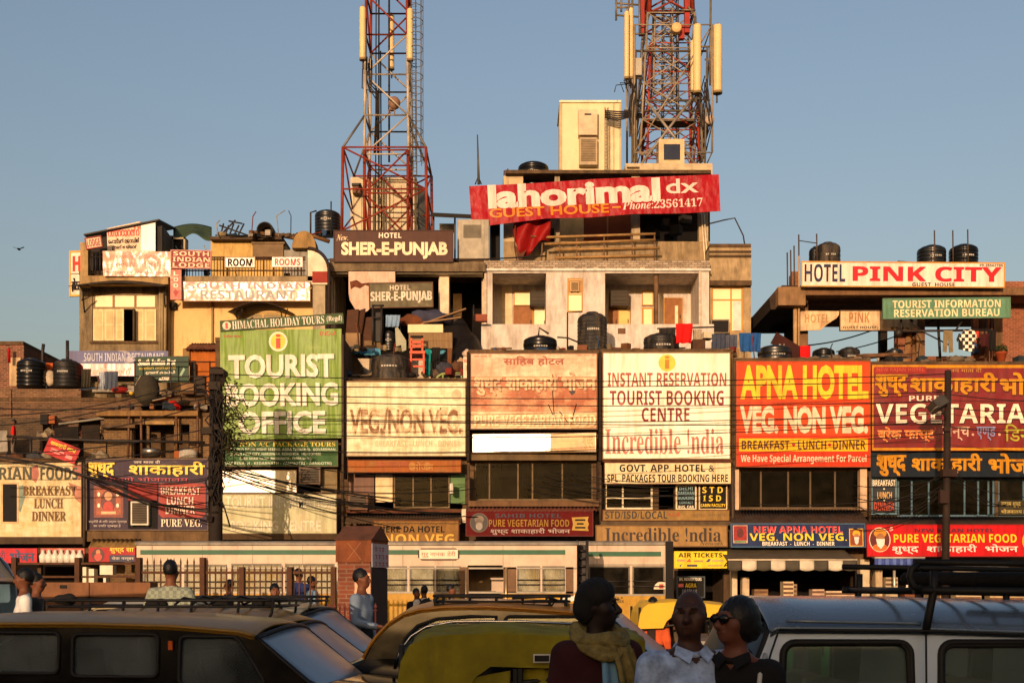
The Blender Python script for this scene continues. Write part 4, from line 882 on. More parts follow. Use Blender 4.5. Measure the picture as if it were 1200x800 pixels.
for p in (276, 329): b.tube(W(p, 363, U-.5), W(p+3, 382, U+.4), .025); b.tube(W(p+8, 362, U-.5), W(p+2, 380, U+.4), .025)
b.build('hood_bracket', M_iron, u2)
bx = MB(); bx.pbox(200, 354, 206, 362, U+.2, .2); solo(bx, 'meter_box', M_dark, 'small dark meter box on the cream wall', 'meter box')
rb_ = vinyl('e4b8a4', .24, 1.1, 2.0, 1.6, fade=.2, fade_c='f4e0c4', sp=.6)
sign(213, 329.8, 363.5, 352.6, U-.4, 'wide glossy restaurant banner with red and grey letters lost in glare', rb_, [(sans('SOUTH INDIAN'), 220, 331, 358, 338.5, P('a03828', .35, var=.5)), (sans('RESTAURANT'), 235, 340, 346, 350.5, P('4a4a4c', .35, var=.5))], group=G_roof, frame=P('b89a78', .6), fw=.025, tilt=3)
rail('terrace_railing', 'rusty terrace railing above the restaurant banner', 213, 358, (301.5, 304, 317), U, P('4a3020', .7, var=.5), (219, 244, 262, 267, 309, 321, 349, 353), pyb=323.5, bars=40, r=.03)
sign(263.5, 301.2, 299, 313.6, U-.12, 'white board with bold black room lettering on the terrace railing', vinyl('ecdcc4', .3, .4), [(sans('ROOM'), 267, 303, 296, 312, I_k, {'fat':.02})], group=G_roof, frame=P('b89a78', .6), fw=.03)
sign(319, 301.2, 354.5, 312.6, U-.12, 'pink board with red room lettering at the right end of the railing', vinyl('ecccbc', .3, .4), [(sans('ROOMS'), 322, 303, 352, 311, P('a83428', .45), {'fat':.01})], group=G_roof)
pt = shell('roof_parapet', 'cream parapet block behind the terrace railing', 247, 332, 282, U+2.6, 2, P('c8a460', .9, stain=.4), [], zb=wz(326,U+2.6), cat='wall')
bx = MB(); bx.pbox(296, 285, 332, 301, U+2.3, .25); bx.pbox(294.5, 283.5, 333.5, 285.5, U+2.25, .35); solo(bx, 'framed_board', P('7a6448', .8, var=.35), 'brown framed panel on the roof behind the railing', 'panel')
bx = MB(); bx.pbox(333, 293, 340, 320, U+2.2, .5); bx.pbox(340, 292, 360, 323, U+2.2, .5); solo(bx, 'low_grey_wall', P('8f8a7e', .9, stain=.4), 'grey low wall beside the brown framed panel', 'wall')
b = MB()
b.prism([(wx(342+11*(1-math.cos(a)) if False else 343+14*(1-math.cos(a)), U+2), wz(292-20*math.sin(a), U+2)) for a in [math.pi*i/14 for i in range(15)]], U+1.8, U+2.6); solo(b, 'arched_parapet', P('9a7a4a', .9, stain=.5), 'stained arched parapet on the roof', 'parapet')
# round-headed white and red post
a_ = thing('arched_fin', 'tall round headed fin in cream and red at the end of the terrace', 'fin', W(372, 420, U-.2))
pr = [(wx(361,U-.2), wz(y, U-.2)) for y in (334, 300)] + [(wx(361+23*math.sin(t)*1.0, U-.2), wz(318-24*math.cos(t), U-.2)) for t in [math.pi/2*i/10 for i in range(11)]] + [(wx(384,U-.2), wz(334,U-.2))]
b = MB(); b.prism(pr, U-.3, U+.2); b.build('cream_head', P('e0ccae', .7, stain=.3), a_)
b = MB(); b.pbox(366, 318, 384, 331, U-.33, .6); b.build('red_band', P('8a2a18', .7), a_)
b = MB(); b.pbox(366.5, 334, 381, 420, U-.25, .4); b.build('post', P('a8987a', .8, stain=.4), a_)
b = MB(); b.path([W(361+24.5*math.sin(t), 317-26*math.cos(t), U-.3) for t in [math.pi/2*i/10 for i in range(11)]] + [W(385.5, 420, U-.3)], .07, 6); b.build('rim', P('2a1a14', .7), a_)
# clutter on the roof behind
tp = MB(); tp.slab(lambda u, v: Vector((wx(203+45*u, U+4.5-1.6*v), U+4.5-1.6*v, wz(266+14*v+3*math.sin(u*9)*v-4*math.sin(math.pi*u), U+4.5-1.6*v))), 20, 8, (0,.02,-.02)); solo(tp, 'green_tarpaulin', P('3a4a30', .8, var=.4), 'dull green tarpaulin slung over the roof behind the shed', 'tarpaulin')
pp = MB()
for q in range(5): pp.tube(W(258+q*5, 278, U+3), W(262+q*6, 262+2*(q%2), U+3), .035)
pp.tube(W(257,264,U+3), W(291,276,U+3), .035); pp.tube(W(256,276,U+3), W(292,277,U+3), .035); pp.tube(W(268,259,U+3), W(284,262,U+3), .035); pp.tube(W(262,272,U+3), W(276,258,U+3), .035)
solo(pp, 'folded_bed_frame', M_iron, 'tangle of a folded metal bed frame on the roof', 'bed frame')
dr = MB(); dr.lathe([(.34,-.35),(.36,-.3),(.36,.3),(.34,.35),(.3,.34),(.28,-.2)], (0,0,0), 20); dr.v = [(v[0]+wx(312,U+2.4), U+2.4-v[2], wz(272,U+2.4)+v[1]) for v in dr.v]; solo(dr, 'metal_drum', P('2a241e', .5, .4, var=.4), 'dark metal drum lying on the cream parapet', 'drum')
pp = MB(); pp.path([W(292,272,U+2.4), W(330,276,U+2.4), W(345,279,U+2.4), W(368,277,U+2.4), W(386,283,U+2.4)], .09, 8); solo(pp, 'fallen_pipe', P('6a4a2a', .7, .2), 'rusty pipe lying along the roof edge', 'pipe')
bx = MB(); bx.pbox(246, 277, 330, 280.5, U+2.2, .8); solo(bx, 'roof_plank', P('4a3a28', .8), 'dark plank laid along the cream parapet top', 'plank')
bx = MB(); bx.pbox(196, 278, 217, 280, U+2, .5); bx.pbox(215, 278, 217, 292, U+2, .5); bx.pbox(198, 281, 214, 292, U+2.2, .3, 1); solo(bx, 'open_crate', [P('a89878', .8), M_dark], 'pale framed open crate behind the lodge board', 'crate')
tank(384, 247, 275, 30, 54, 'black water tank between the tower and the arched parapet')
pole('thin_rod', 'thin rod rising beside the tank left of the tower', [W(388, 275, 53.5), W(388, 236, 53.5)], .03, M_iron)
pole('bent_pipe', 'bent pipe bracket left of the tower tank', [W(364, 275, 53.5), W(364, 249, 53.5), W(371, 247, 53.5)], .04, M_iron, 'pipe')

# ------------------------------------------------------------------ brown hotel sign house with dark openings
u3 = shell('hotel_building', 'hotel front with dark open bays under the brown sign', 386.4, 570, 307, U+1, 8, P('c8b496', .85, stain=.5, bump=.2), [(390,321,514,420),(527,321,566,420)], (), rm=M_conc)
slabpart(u3, 385, 307.5, 569, 318, U+.2, .79, P('7a684e', .92, var=.4, stain=.7, bump=.5), 'slab_edge')
slabpart(u3, 387, 318, 566, 320.5, U+.4, .58, P('d8c8a8', .8, stain=.4), 'slab_edge')
b = MB(); b.pbox(515, 320, 526, 375, U+.75, .2); b.build('column', P('e0ccac', .8, stain=.4), u3)
b = MB(); b.pbox(531, 344, 541, 385, U+3, .2); b.build('inner_pier', P('c8ac84', .8), u3)
brn = vinyl('4a2412', .4, .08, var=.25)
sign(391, 270, 531, 307, U+.1, 'brown roof sign with cream capitals in front of the lattice tower', brn, [(sans('HOTEL'), 444, 272.8, 470.5, 279, I_wd), ('SHER-E-PUNJAB', 400, 283.5, 524.5, 303.5, P('e8d2a8', .45), {'fat':.045}), ('𝑵𝒆𝒘.', 394, 275, 408, 282, P('e0c090', .5), {'shear':.2})], group=G_roof, frame=P('38190c', .6), fw=.03)
sign(432.5, 331, 507.5, 360.5, U-.2, 'small faded grey board with white capitals hung under the slab', vinyl('6e664e', .6, .15, fade=.3, fade_c='8a7a58', var=.4), [(sans('HOTEL'), 457, 334, 481, 340, P('d0c4ac', .6, var=.4)), (sans('SHER-E-PUNJAB'), 434.5, 341.5, 506, 355, P('d8ccb4', .6, var=.4), {'fat':.02})], group=G_roof, roll=-1, frame=P('5a3a24', .7), fw=.03)
sign(408.5, 317, 463, 367, U+.2, 'peeling pale panel with a rounded lower end left of the grey board', P('d0b098', .8, var=.2, stain=.4, stain_c='7a4a28'), outline=[(408.5,317),(463,317),(463,333),(436,333),(436,358),(431,364),(424,367),(416,362),(410,352),(408.5,344)], art=[('poly', [(410,330),(418,328),(424,332),(433,331),(434,336),(428,334),(422,338),(416,336),(411,339)], P('6a3a24', .9, var=.5, vs=9))], name='panel', cat='panel', group=None)
tc_ = thing('equipment_cabinet', 'grey telecom cabinet with a vent grille on the roof slab', 'cabinet', W(555, 305, U+1))
MB().pbox(536, 257, 573, 304, U+1, .9).build('casing', P('9a917e', .6, stain=.25), tc_, bevel=.02)
b = MB(); b.pbox(537.5, 258, 567, 303.5, U+.965, .03); b.build('door', P('a89e88', .6, stain=.25), tc_)
b = MB()
for i in range(12): b.pbox(543, 263.5+i*1.3, 564, 264.2+i*1.3, U+.94, .03)
b.build('vent_grille', P('5a5446', .6), tc_)
cn = thing('roof_canopy', 'black flat roof canopy beside the lattice tower', 'canopy', W(530, 305, U+2.5))
b = MB(); b.add([W(505,249,U+1.4), W(567,252,U+1.4), W(567,257,U+1.4), W(505,254,U+1.4), W(508,250,U+4), W(567,252,U+4), W(567,256,U+4), W(508,254,U+4)], [(0,3,2,1),(4,5,6,7),(0,1,5,4),(3,7,6,2),(0,4,7,3),(1,2,6,5)]); b.build('roof_sheet', P('1e1a16', .8), cn)
b = MB()
for p in (508, 533, 575): b.pbox(p-1, 254, p+1, 305, U+2.0, .12)
b.build('post', M_iron, cn)
b = MB(); b.pbox(515, 262, 534, 272, U+3, .1); b.build('white_panel', vinyl('ecdcc0', .4, .1), cn)
b = MB(); b.pbox(575, 258, 586, 305, U+2.2, .4); b.build('dark_cabinet', M_dark, cn)
# equipment shelter behind the red and white tower
es = thing('equipment_shelter', 'pale metal equipment shelter behind the red and white tower', 'cabin', W(455, 275, 58))
b = MB(); zb, zt = wz(285,58), wz(216,58)
b.prism([(wx(414,58),zb),(wx(490,58),zb),(wx(490,58),zt),(wx(414,58),zt)], 57, 60); b.build('walls', P('c8b896', .7, stain=.15), es)
b = MB(); b.add([W(490,216,57)+Vector((.01,0,0)), W(504,231,58), W(504,280,58), W(490,285,57)+Vector((.01,0,0)), W(488,216,60), W(502,231,60), W(502,280,60), W(488,285,60)], [(0,3,2,1),(4,5,6,7),(0,1,5,4),(3,7,6,2),(0,4,7,3),(1,2,6,5)]); b.build('end_wall', P('7a7668', .7), es)
b = MB()
for i in range(9): b.pbox(414+i*9.3, 217, 414.7+i*9.3, 284, 56.97, .03)
b.build('seam', P('a8987a', .7), es)

# more scrap on the left terraces; two near-black sheets paint shaded recesses
for i, (a, p_, c, q, m_, l) in enumerate(((64,500,92,516,'1a130d','wide dark sheet painted as the shaded recess behind the scrap shelf'),(96,498,117,517,'241a10','dark sheet painted as a shaded recess right of the scrap shelf'),(-20,505,9,530,'8a8478','pale grey sheet leaning at the far left of the low roof'),(-20,532,8,541,'5a4028','brown sheet lying at the far left of the low roof'),(126,502,150,512,'9a8258','pale plank nailed across the shelter front'))):
    b = MB(); b.rbox(W((a+c)/2,(p_+q)/2,45.9-.05*i), ((c-a)*.0328, .05, (q-p_)*.0328), (R(-6), R(rnd.uniform(-4,4)), 0)); solo(b, 'board_or_recess', P(m_, .9, var=.5, stain=.5), l, 'board')
for i in range(16):
    px, py = rnd.uniform(118, 238), rnd.choice((479, 480, 464)); s_ = rnd.uniform(.08, .22)
    b = MB(); b.rbox(W(px, py-s_*15, 45.5+rnd.random()*.3), (s_*rnd.uniform(1,2.4), s_, s_*rnd.uniform(.6,1.6)), (rnd.uniform(-.3,.3), rnd.uniform(-.3,.3), rnd.random()*3)); solo(b, 'scrap_piece', P(rnd.choice(['5a4a38','7a6a50','3a3026','8a5a34','9a9080','2c3a44']), .9, var=.5), 'odd piece of scrap on the shelter roof by the thick pole', 'scrap', 'scrap on the shelter roof')
for i in range(10):
    px = rnd.uniform(5, 118); s_ = rnd.uniform(.12, .3)
    b = MB(); b.ell(W(px, 538, 44.7+rnd.random()*.4), (s_*1.3, s_, s_), fn=lambda p: p*(1+.2*math.sin(p.x*17+p.z*23+i))); solo(b, 'bundle', P(rnd.choice(['5a3a24','7a5a3a','3a3a3c','8a7a60','6a2a1c']), .95, var=.5, vs=6), 'rough bundle on the low roof above the weathered board', 'bundle', 'rough bundles on the low left roof')
for i, (px, p0, p1) in enumerate(((150,470,540),(166,478,540),(207,480,540),(232,470,540))): pole('prop_pole', 'rough wooden prop holding up the shelter roof', [W(px, p1, 45.3), W(px+rnd.uniform(-2,2), p0, 45.3)], .05, wood(), 'prop', 'wooden props of the roof shelter')

# small clutter along the roof edges
def clutter(n, x0, x1, py, Y, label, group, seed):
    q = random.Random(seed)
    for i in range(n):
        px, k = q.uniform(x0, x1), q.random(); yy = Y+q.uniform(-.4, .5); z = wz(py+q.uniform(-1, 1.5), yy); x = wx(px, yy); b = MB(); s_ = q.uniform(.10, .26)
        c = q.choice(['5a4a38','7a6a50','3a3026','6a4426','9a9080','26343c','74281c','2e4a6a','8a7a5a','1c1a18'])
        if k < .3: b.rbox((x, yy, z+s_*.5), (s_*q.uniform(1,2.2), s_, s_), (0, q.uniform(-.1,.1), q.random()*3)); nm = 'small_box'
        elif k < .5: b.lathe([(s_*.3,0),(s_*.42,.02),(s_*.5,s_*1.1),(s_*.46,s_*1.12),(s_*.4,s_*.9)], (x, yy, z), 12); nm = 'bucket'
        elif k < .7: b.ell((x, yy, z+s_*.35), (s_*1.1, s_*.8, s_*.55), fn=lambda p: p*(1+.16*math.sin(p.x*31+p.z*27+i))); nm = 'sack'
        elif k < .85: plank(b, (x-s_*2.5, yy, z+.03), (x+s_*2.5, yy+.2, z+s_*q.uniform(.2,1.6)), .12, .03); nm = 'plank'
        else: b.path([(x, yy, z), (x+q.uniform(-.1,.1), yy, z+s_*4), (x+q.uniform(-.3,.3), yy, z+s_*5)], .022, 6); nm = 'bent_pipe'
        solo(b, nm, P(c, .9, var=.5, vs=6, stain=.3), label, 'clutter', group)
clutter(20, 246, 384, 277, 51.0, 'odd piece of junk along the cream parapet roof', 'junk on the cream parapet roof', 1)
clutter(9, 200, 246, 322, 49.2, 'odd piece of junk on the terrace behind the lodge board', 'junk behind the lodge board', 2)
clutter(22, 404, 545, 441, 45.3, 'odd piece of junk along the front of the cluttered terrace', 'junk along the front of the cluttered terrace', 3)
clutter(12, 405, 478, 411, 46.5, 'odd piece of junk among the plywood crates', 'junk among the plywood crates', 4)
clutter(16, 560, 860, 411, 45.2, 'odd piece of junk on the ledge in front of the white guest house', 'junk on the guest house ledge', 5)
clutter(16, 865, 1018, 424, 45.4, 'odd piece of junk on the ledge above the orange board', 'junk above the orange board', 6)
clutter(12, 1025, 1200, 424, 45.9, 'odd piece of junk on the ledge above the maroon tarpaulin', 'junk above the maroon tarpaulin', 7)
clutter(10, 100, 160, 457, 47.6, 'odd piece of junk on the left brick terrace', 'junk on the left brick terrace', 8)
clutter(10, 390, 530, 305, 51.2, 'odd piece of junk behind the brown roof sign', 'junk behind the brown roof sign', 9)
clutter(8, 606, 826, 207, 53.0, 'odd piece of junk on the flat roof over the crimson banner', 'junk over the crimson banner', 10)

# ------------------------------------------------------------------ white guest house with recessed balconies
V = 49.5
M_pl2 = P('cfc4b6', .88, var=.18, stain=.62, stain_c='7a6854', bump=.3); M_bw = brick('d0c0aa','b8a48c','9a8a76', .25)
u4 = thing('guest_house', 'whitewashed guest house block with recessed balconies', 'building', ((wx(568,V)+wx(880,V))/2, V+4, 0))
x0, x1 = wx(568,V), wx(831,V); zt = wz(306,V); zb = 0
def hp(*h): return [(wx(a,V), wx(c,V), wz(d,V), wz(b,V)) for a,b,c,d in h]
b = MB(); b.wallholes(x0, x1, zb, wz(318,V), V, V+.25, hp((577,320,640,388),(709,320,819,384)))
b.box(x0, x0+.2, V+.25, V+8, zb, zt); b.box(x1-.2, x1, V+.25, V+8, zb, zt); b.box(x0, x1, V+8, V+8.2, zb, zt)
b.build('wall', M_pl2, u4)
b = MB(); b.box(x0-.05, x1+.05, V-.12, V+8.2, wz(318,V), wz(315.5,V)); b.build('floor_slab', M_white, u4)
b = MB(); b.box(x0-.02, x1+.02, V-.06, V+.16, wz(315.5,V), wz(305.5,V)); b.box(x1-.2, x1+.02, V+.16, V+8, wz(315.5,V), wz(305.5,V)); b.build('roof_parapet', brick('b8a68c','8a7660','6a5a48', .45), u4)
b = MB(); b.pbox(567.6, 318, 570.4, 400, V-.1, .1); b.pbox(819, 318, 822, 392, V-.08, .08); b.build('brick_pier', M_bw, u4)
# recess back walls, doors and windows
VR = V+2.3
def back(a, c, pyb): # recess box
    b = MB(); b.pbox(a*1.0, 318, c, 400, VR, .1); b.build('recess_wall', M_pl2, u4)
back(572, 645, 390); back(706, 824, 390)
b = MB(); b.box(wx(572,V), wx(645,V), V+.25, VR, wz(391,V), wz(388,V)); b.box(wx(706,V), wx(824,V), V+.25, VR, wz(387,V), wz(384,V)); b.build('balcony_floor', M_conc, u4)
b = MB(); b.box(wx(640,V)+.002, wx(640,V)+.15, V+.25, VR, wz(388,V), wz(318,V)); b.box(wx(709,V)-.15, wx(709,V)-.002, V+.25, VR, wz(384,V), wz(318,V)); b.box(wx(577,V)-.15, wx(577,V)-.002, V+.25, VR, wz(388,V), wz(318,V)); b.box(wx(819,V)+.002, wx(819,V)+.1, V+.25, VR, wz(384,V), wz(318,V)); b.build('recess_side', M_pl2, u4)
M_fr = P('b8843c', .6, var=.2); M_pane = P('f0dca8', .3, var=.08); M_dr = P('8f5a2c', .6, var=.3, vs=5)
def door(a, p, c, q, Y, m=M_dr, name='door'):
    b = MB(); b.pbox(a, p, c, q, Y, .06); d = b.build(name, m, u4)
    f = MB(); f.pbox(a-.9, p-.9, a, q, Y-.03, .1); f.pbox(c, p-.9, c+.9, q, Y-.03, .1); f.pbox(a, p-.9, c, p, Y-.03, .1); f.build('frame', M_fr, d)
    h = MB(); h.rbox(W(c-2, (p+q)/2+4, Y-.05), (.03,.06,.16)); h.build('handle', M_iron, d)
YR = VR-.08
door(602, 358.5, 624, 387.5, YR); win(u4, 602, 340.5, 622, 358, YR-.08, M_fr, M_pane, (), (), .04)
door(626, 360, 640, 387.5, YR, P('ecdcb0', .5, var=.1), 'pale_door')
b = MB(); b.pbox(588, 330, 600, 388, VR-.05, .04); b.build('painted_panel', P('dcc8a0', .8), u4)
door(714, 360, 724, 384, YR); door(724.5, 360, 738, 384, YR, P('e0b868', .5, var=.15), 'pale_door')
win(u4, 752.5, 340, 766, 357.5, YR-.08, M_fr, M_pane, (), (), .04); win(u4, 752.5, 359.5, 766, 384, YR-.08, M_fr, M_pane, (), (), .07)
door(779, 349.5, 799, 384, YR)
b = MB(); b.pbox(791, 358, 794.5, 382, YR-.02, .03); b.build('door_panel', P('e8d4a8', .6), u4)
b = MB(); b.tube(W(769, 320, V+.3), W(769, 386, V+.3), .1, 8); b.build('soil_pipe', P('7a5c40', .8, var=.5, stain=.5), u4)
b = MB(); b.pbox(772, 327, 820, 329.5, YR-.05, .1); b.build('door_lintel', M_white, u4)
f_ = win(u4, 665, 325.5, 683, 365, V-.1, M_fr, M_pane, (), (344.5,), .05)
b = MB(); b.pbox(666, 328, 682, 343.5, V-.03, .02); b.build('upper_panel', P('a87c44', .6), u4)
ac_unit(668.5, 330, 678.5, 341, V-.16, 'small air conditioner in the window of the white wall', body='c8a878', face='8a6a40', depth=.12)
ac_unit(621, 341.5, 641, 357.5, YR-.6, 'dark air conditioner over the pale balcony door at left', body='2c241e', face='1a1612')
ac_unit(715, 340, 737, 358, YR-.6, 'dark air conditioner over the balcony doors at right', body='3a2c20', face='1a1612')
# lower parapets
b = MB(); b.box(wx(565,V), wx(830,V), V-1.4, V-1.15, wz(425,V), wz(388.5,V)); b.build('balcony_parapet', M_pl2, u4)
b = MB(); b.box(wx(565,V), wx(830,V), V-1.14, V-.002, wz(404,V), wz(400,V)); b.build('balcony_floor', M_conc, u4)
# right wing
w4 = shell('side_wing', 'grey plastered side wing with large cream windows right of the white block', 831.5, 880, 290, V+.5, 6, P('a8906a', .9, var=.3, stain=.6, bump=.3), [(834,336,871,389)], (), rm=M_conc)
win(w4, 834, 336, 871, 389, V+.5, M_fr, M_pane, (857,), (351,), .07)
b = MB(); b.pbox(859.5, 353, 868, 388, V+.55, .04); b.build('inner_sash', P('d8d0c4', .6), w4)
b = MB(); b.pbox(830.5, 328.5, 881, 334, V+.2, .29); b.pbox(831, 293.5, 880.5, 295.5, V+.42, .07); b.pbox(831, 298.5, 880.5, 301, V+.42, .07); b.build('string_course', M_conc, w4)
b = MB(); b.pbox(833, 374, 855, 390, V+.2, .2); b.pbox(834.5, 375.5, 853.5, 389, V+.18, .02, 1); solo(b, 'framed_board', [P('8a7a60', .7), M_dark], 'dark framed board leaning at the side wing window', 'board')
# upper storey
VU = V+2.0
up = thing('penthouse', 'open topped upper storey behind the long red banner', 'building', ((wx(600,VU)+wx(835,VU))/2, VU+3, wz(320,V)))
zt2 = wz(206,VU); zb2 = wz(308,VU)
def cols(a, c, m, name, y=VU, d=.4, p=206, q=312): b = MB(); b.pbox(a, p, c, q, y, d); b.build(name, m, up)
b = MB(); b.box(wx(592,VU), wx(832,VU), VU-.3, VU+6, zt2, wz(202,VU)); b.build('roof', M_conc, up)
cols(590, 613, P('c0aa84', .9, stain=.4), 'wall'); cols(650, 656, P('9a8a70', .9, stain=.5), 'column'); cols(740, 750, P('b8a482', .9, stain=.5), 'column'); cols(819, 830, P('b8a078', .9, stain=.5), 'column')
b = MB(); b.pbox(590, 283, 832, 312, VU-.1, .2); b.build('parapet', P('9c8562', .9, stain=.6, bump=.3), up)
b = MB(); b.pbox(656, 240, 684, 300, VU+1.2, .15); b.build('cream_wall', P('d8bc84', .85, stain=.2), up)
b = MB(); b.pbox(684, 240, 740, 300, VU+1.25, .15); b.build('brown_door', P('7a3c1c', .7, var=.25), up)
b = MB(); b.pbox(711, 240, 713, 300, VU+1.22, .04); b.build('door_stile', P('a87848', .7), up)
b = MB(); b.pbox(684, 247, 690, 252, VU+1.1, .12); b.build('lamp_box', M_dark, up)
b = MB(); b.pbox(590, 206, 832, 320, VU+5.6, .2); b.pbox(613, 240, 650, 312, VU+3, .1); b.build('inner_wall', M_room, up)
b = MB(); b.tube(W(822, 250, VU-.05), W(827, 318, VU-.35), .035); b.tube(W(825, 250, VU-.1), W(830, 318, VU-.4), .035); b.build('conduit', P('d8c8a8', .7), up)
for i, (px, py, s) in enumerate(((780,262,8),(792,270,10),(803,258,9),(770,275,7),(786,279,9))):
    b = MB(); b.rbox(W(px, py, VU+2.5+i*.2), (s*VU/F, .5, s*1.1*VU/F), (0,0,i)); solo(b, 'stored_box', P('2c2824', .9, var=.4), 'dark box piled in the open upper room', 'box', 'boxes piled in the open upper room')
rl = thing('balcony_rails', 'three long rusty pipe rails across the upper storey', 'railing', W(710, 305, VU-1))
b = MB()
for (pa, pb, qa, qb) in ((640, 278, 768, 274), (638, 286, 768, 281), (650, 292.5, 773, 290.5), (650, 302, 766, 299.5)): b.tube(W(pa,pb,VU-1), W(qa,qb,VU-1), .055, 8)
b.build('rail', P('a8804c', .6, .2, var=.4, stain=.4), rl)
b = MB()
for p in (656, 676, 708, 741, 767): b.tube(W(p, 275, VU-.95), W(p, 305, VU-.95), .035)
b.tube(W(636,277,VU-.9), W(634.5,306,VU-.9), .04); b.tube(W(622,277,VU-.9), W(636,277,VU-.9), .03)
b.build('rail_post', P('7a5c40', .7, .2, var=.4), rl)
crm = vinyl('a00e1a', .36, 1.2, 2.6, 1.6, var=.15, sp=.16); crt = vinyl('ecd0c0', .36, 1.2, 2.6, 1.6); cro = vinyl('d8861c', .36, 1.2, 2.6, 1.6)
CO = (Matrix.Rotation(0,4,'X'))
sign(550, 211, 843.5, 255.5, VU-1.4, 'long crimson banner with white letters tied across the upper storey', crm,
     [('lahorimal', 572, 211.5, 774, 239.5, crt, {'fat':.045}), ('dx', 781, 214, 819, 231, crt, {'fat':.015}), ('GUEST HOUSE', 573, 239, 713, 250, cro, {'fat':.02}), ('–', 717, 243, 727, 245, cro), ('𝑷𝒉𝒐𝒏𝒆:𝟐𝟑𝟓𝟔𝟏𝟒𝟏𝟕', 729, 237.5, 823, 247.5, crt)],
     outline=[(550.5,211.5),(620,211.6),(700,209.8),(790,210.6),(843.5,211),(843.5,254),(800,254.8),(742,252.8),(690,254.6),(640,253.4),(600,256.5),(571,258.6),(560,263),(551.5,258)], group=G_roof, roll=-2.6, t=.02, cat='banner', name='banner')
b = MB()
b.slab(lambda u, v: Vector((wx(605+40*u-4*math.sin(v*4)*(1-u), VU-1), VU-1.0+.18*math.sin(u*9+v*5), wz(252+(44-18*u*u)*v+4*math.sin(u*7)*v, VU-1))), 16, 12, (0,.02,0)); solo(b, 'red_tarpaulin', vinyl('8e1512', .45, .9, 2, 2), 'slack red tarpaulin hanging under the left of the crimson banner', 'tarpaulin')
b = MB(); b.prism([(wx(602,VU-1.1),wz(285,VU-1.1)),(wx(612,VU-1.1),wz(296,VU-1.1)),(wx(617,VU-1.1),wz(292,VU-1.1)),(wx(612,VU-1.1),wz(303,VU-1.1)),(wx(608,VU-1.1),wz(306,VU-1.1))], VU-1.1, VU-1.08); b.path([W(604,262,VU-1.1), W(603,290,VU-1.1), W(606,306,VU-1.1)], .03); solo(b, 'torn_strip', P('5a3422', .9), 'torn brown strip dangling below the red tarpaulin', 'cloth')
pole('aerial_rod', 'tall thin aerial rod at the left end of the crimson banner', [W(561, 216, VU), W(559.5, 158, VU)], [.06, .025], P('5a5a58', .5, .3))
pole('aerial_stay', 'forked stay at the foot of the aerial rod', [W(557, 216, VU), W(560.5, 206, VU), W(564, 216, VU)], .03, M_iron)
for p, q, s in ((590,200,1),(594,198,1),(597,203,1)): pole('reinforcing_rod', 'rusty reinforcing rod sticking up left of the banner tank', [W(p, 216, VU+1), W(p+s, q, VU+1)], .03, M_rust, 'rod', 'reinforcing rods by the banner tank')
tank(625, 191, 222, 36, VU+1.2, 'black water tank peeping over the left of the crimson banner')
pole('corner_wire', 'thin bent rod arching from the upper storey to the side wing', [W(832,262,V+1), W(848,258,V+1), W(861,255.5,V+1), W(871,276,V+1), W(873,289,V+1)], .03, M_iron, 'rod')
cb = MB(); cb.path([W(864,288,V+1), W(868,291,V+1), W(866,287,V+1), W(872,290,V+1), W(876,288,V+1)], .03); solo(cb, 'wire_coil', M_iron, 'little coil of wire on the side wing roof', 'wire')
# pale cabin with cooler beside the second tower
YC = 53.0
cbn = thing('equipment_cabin', 'tall pale metal cabin with a wall cooler beside the right tower', 'cabin', W(691, 206, YC))
b = MB(); b.pbox(657, 119, 727, 206, YC, 2.6); b.build('walls', P('d8c69c', .6, var=.1, stain=.15), cbn)
b = MB(); b.pbox(655.5, 117.5, 728, 119.8, YC-.1, 2.8); b.build('roof', P('e8d8b4', .5), cbn)
b = MB(); b.pbox(655.5, 119.8, 658.5, 206, YC-.05, .05); b.pbox(718.5, 119.8, 720, 204, YC-.03, .03); b.pbox(726, 119.8, 728, 206, YC-.05, .05); b.build('corner_strip', P('b8a47c', .6), cbn)
b = MB(); b.pbox(678, 128.5, 700, 158, YC-.45, .45); c_ = b.build('cooler_case', P('cdb592', .55, stain=.1), cbn)
b = MB(); b.pbox(679, 161, 700, 193, YC-.4, .4); c2 = b.build('cooler_body', P('b09a78', .6, stain=.3), cbn)
b = MB()
for i in range(13): b.pbox(681, 163+i*2, 698, 164.2+i*2, YC-.44, .04)
b.build('louvre', P('8a7658', .7), c2)
b = MB(); b.pbox(685, 133, 693, 135, YC-.46, .01); b.build('nameplate', M_iron, c_)
b = MB(); b.pbox(649, 204, 732, 207, YC-.8, 4); solo(b, 'cabin_platform', P('5a4a38', .8), 'flat beam platform under the pale cabin', 'platform')
ld = MB()
for p in (709, 712.5): ld.tube(W(p, 126, YC-.5), W(p, 204, YC-.5), .025)
for i in range(18): ld.tube(W(709, 128+i*4.2, YC-.5), W(712.5, 128+i*4.2, YC-.5), .015, 4)
solo(ld, 'cable_ladder', P('8a7a5c', .6, .3), 'narrow cable ladder on the front of the pale cabin', 'ladder')
for i in range(5): pole('feeder_cable', 'dark feeder cable running from the cabin to the right tower', [W(709, 130+i*2, YC-.6), W(724, 131+i*2.5, YC-.7), W(738, 131+i*1.5, YC-.6), W(752, 134+i, YC-.4)], .035, M_iron, 'cable', 'feeder cables at the right tower')
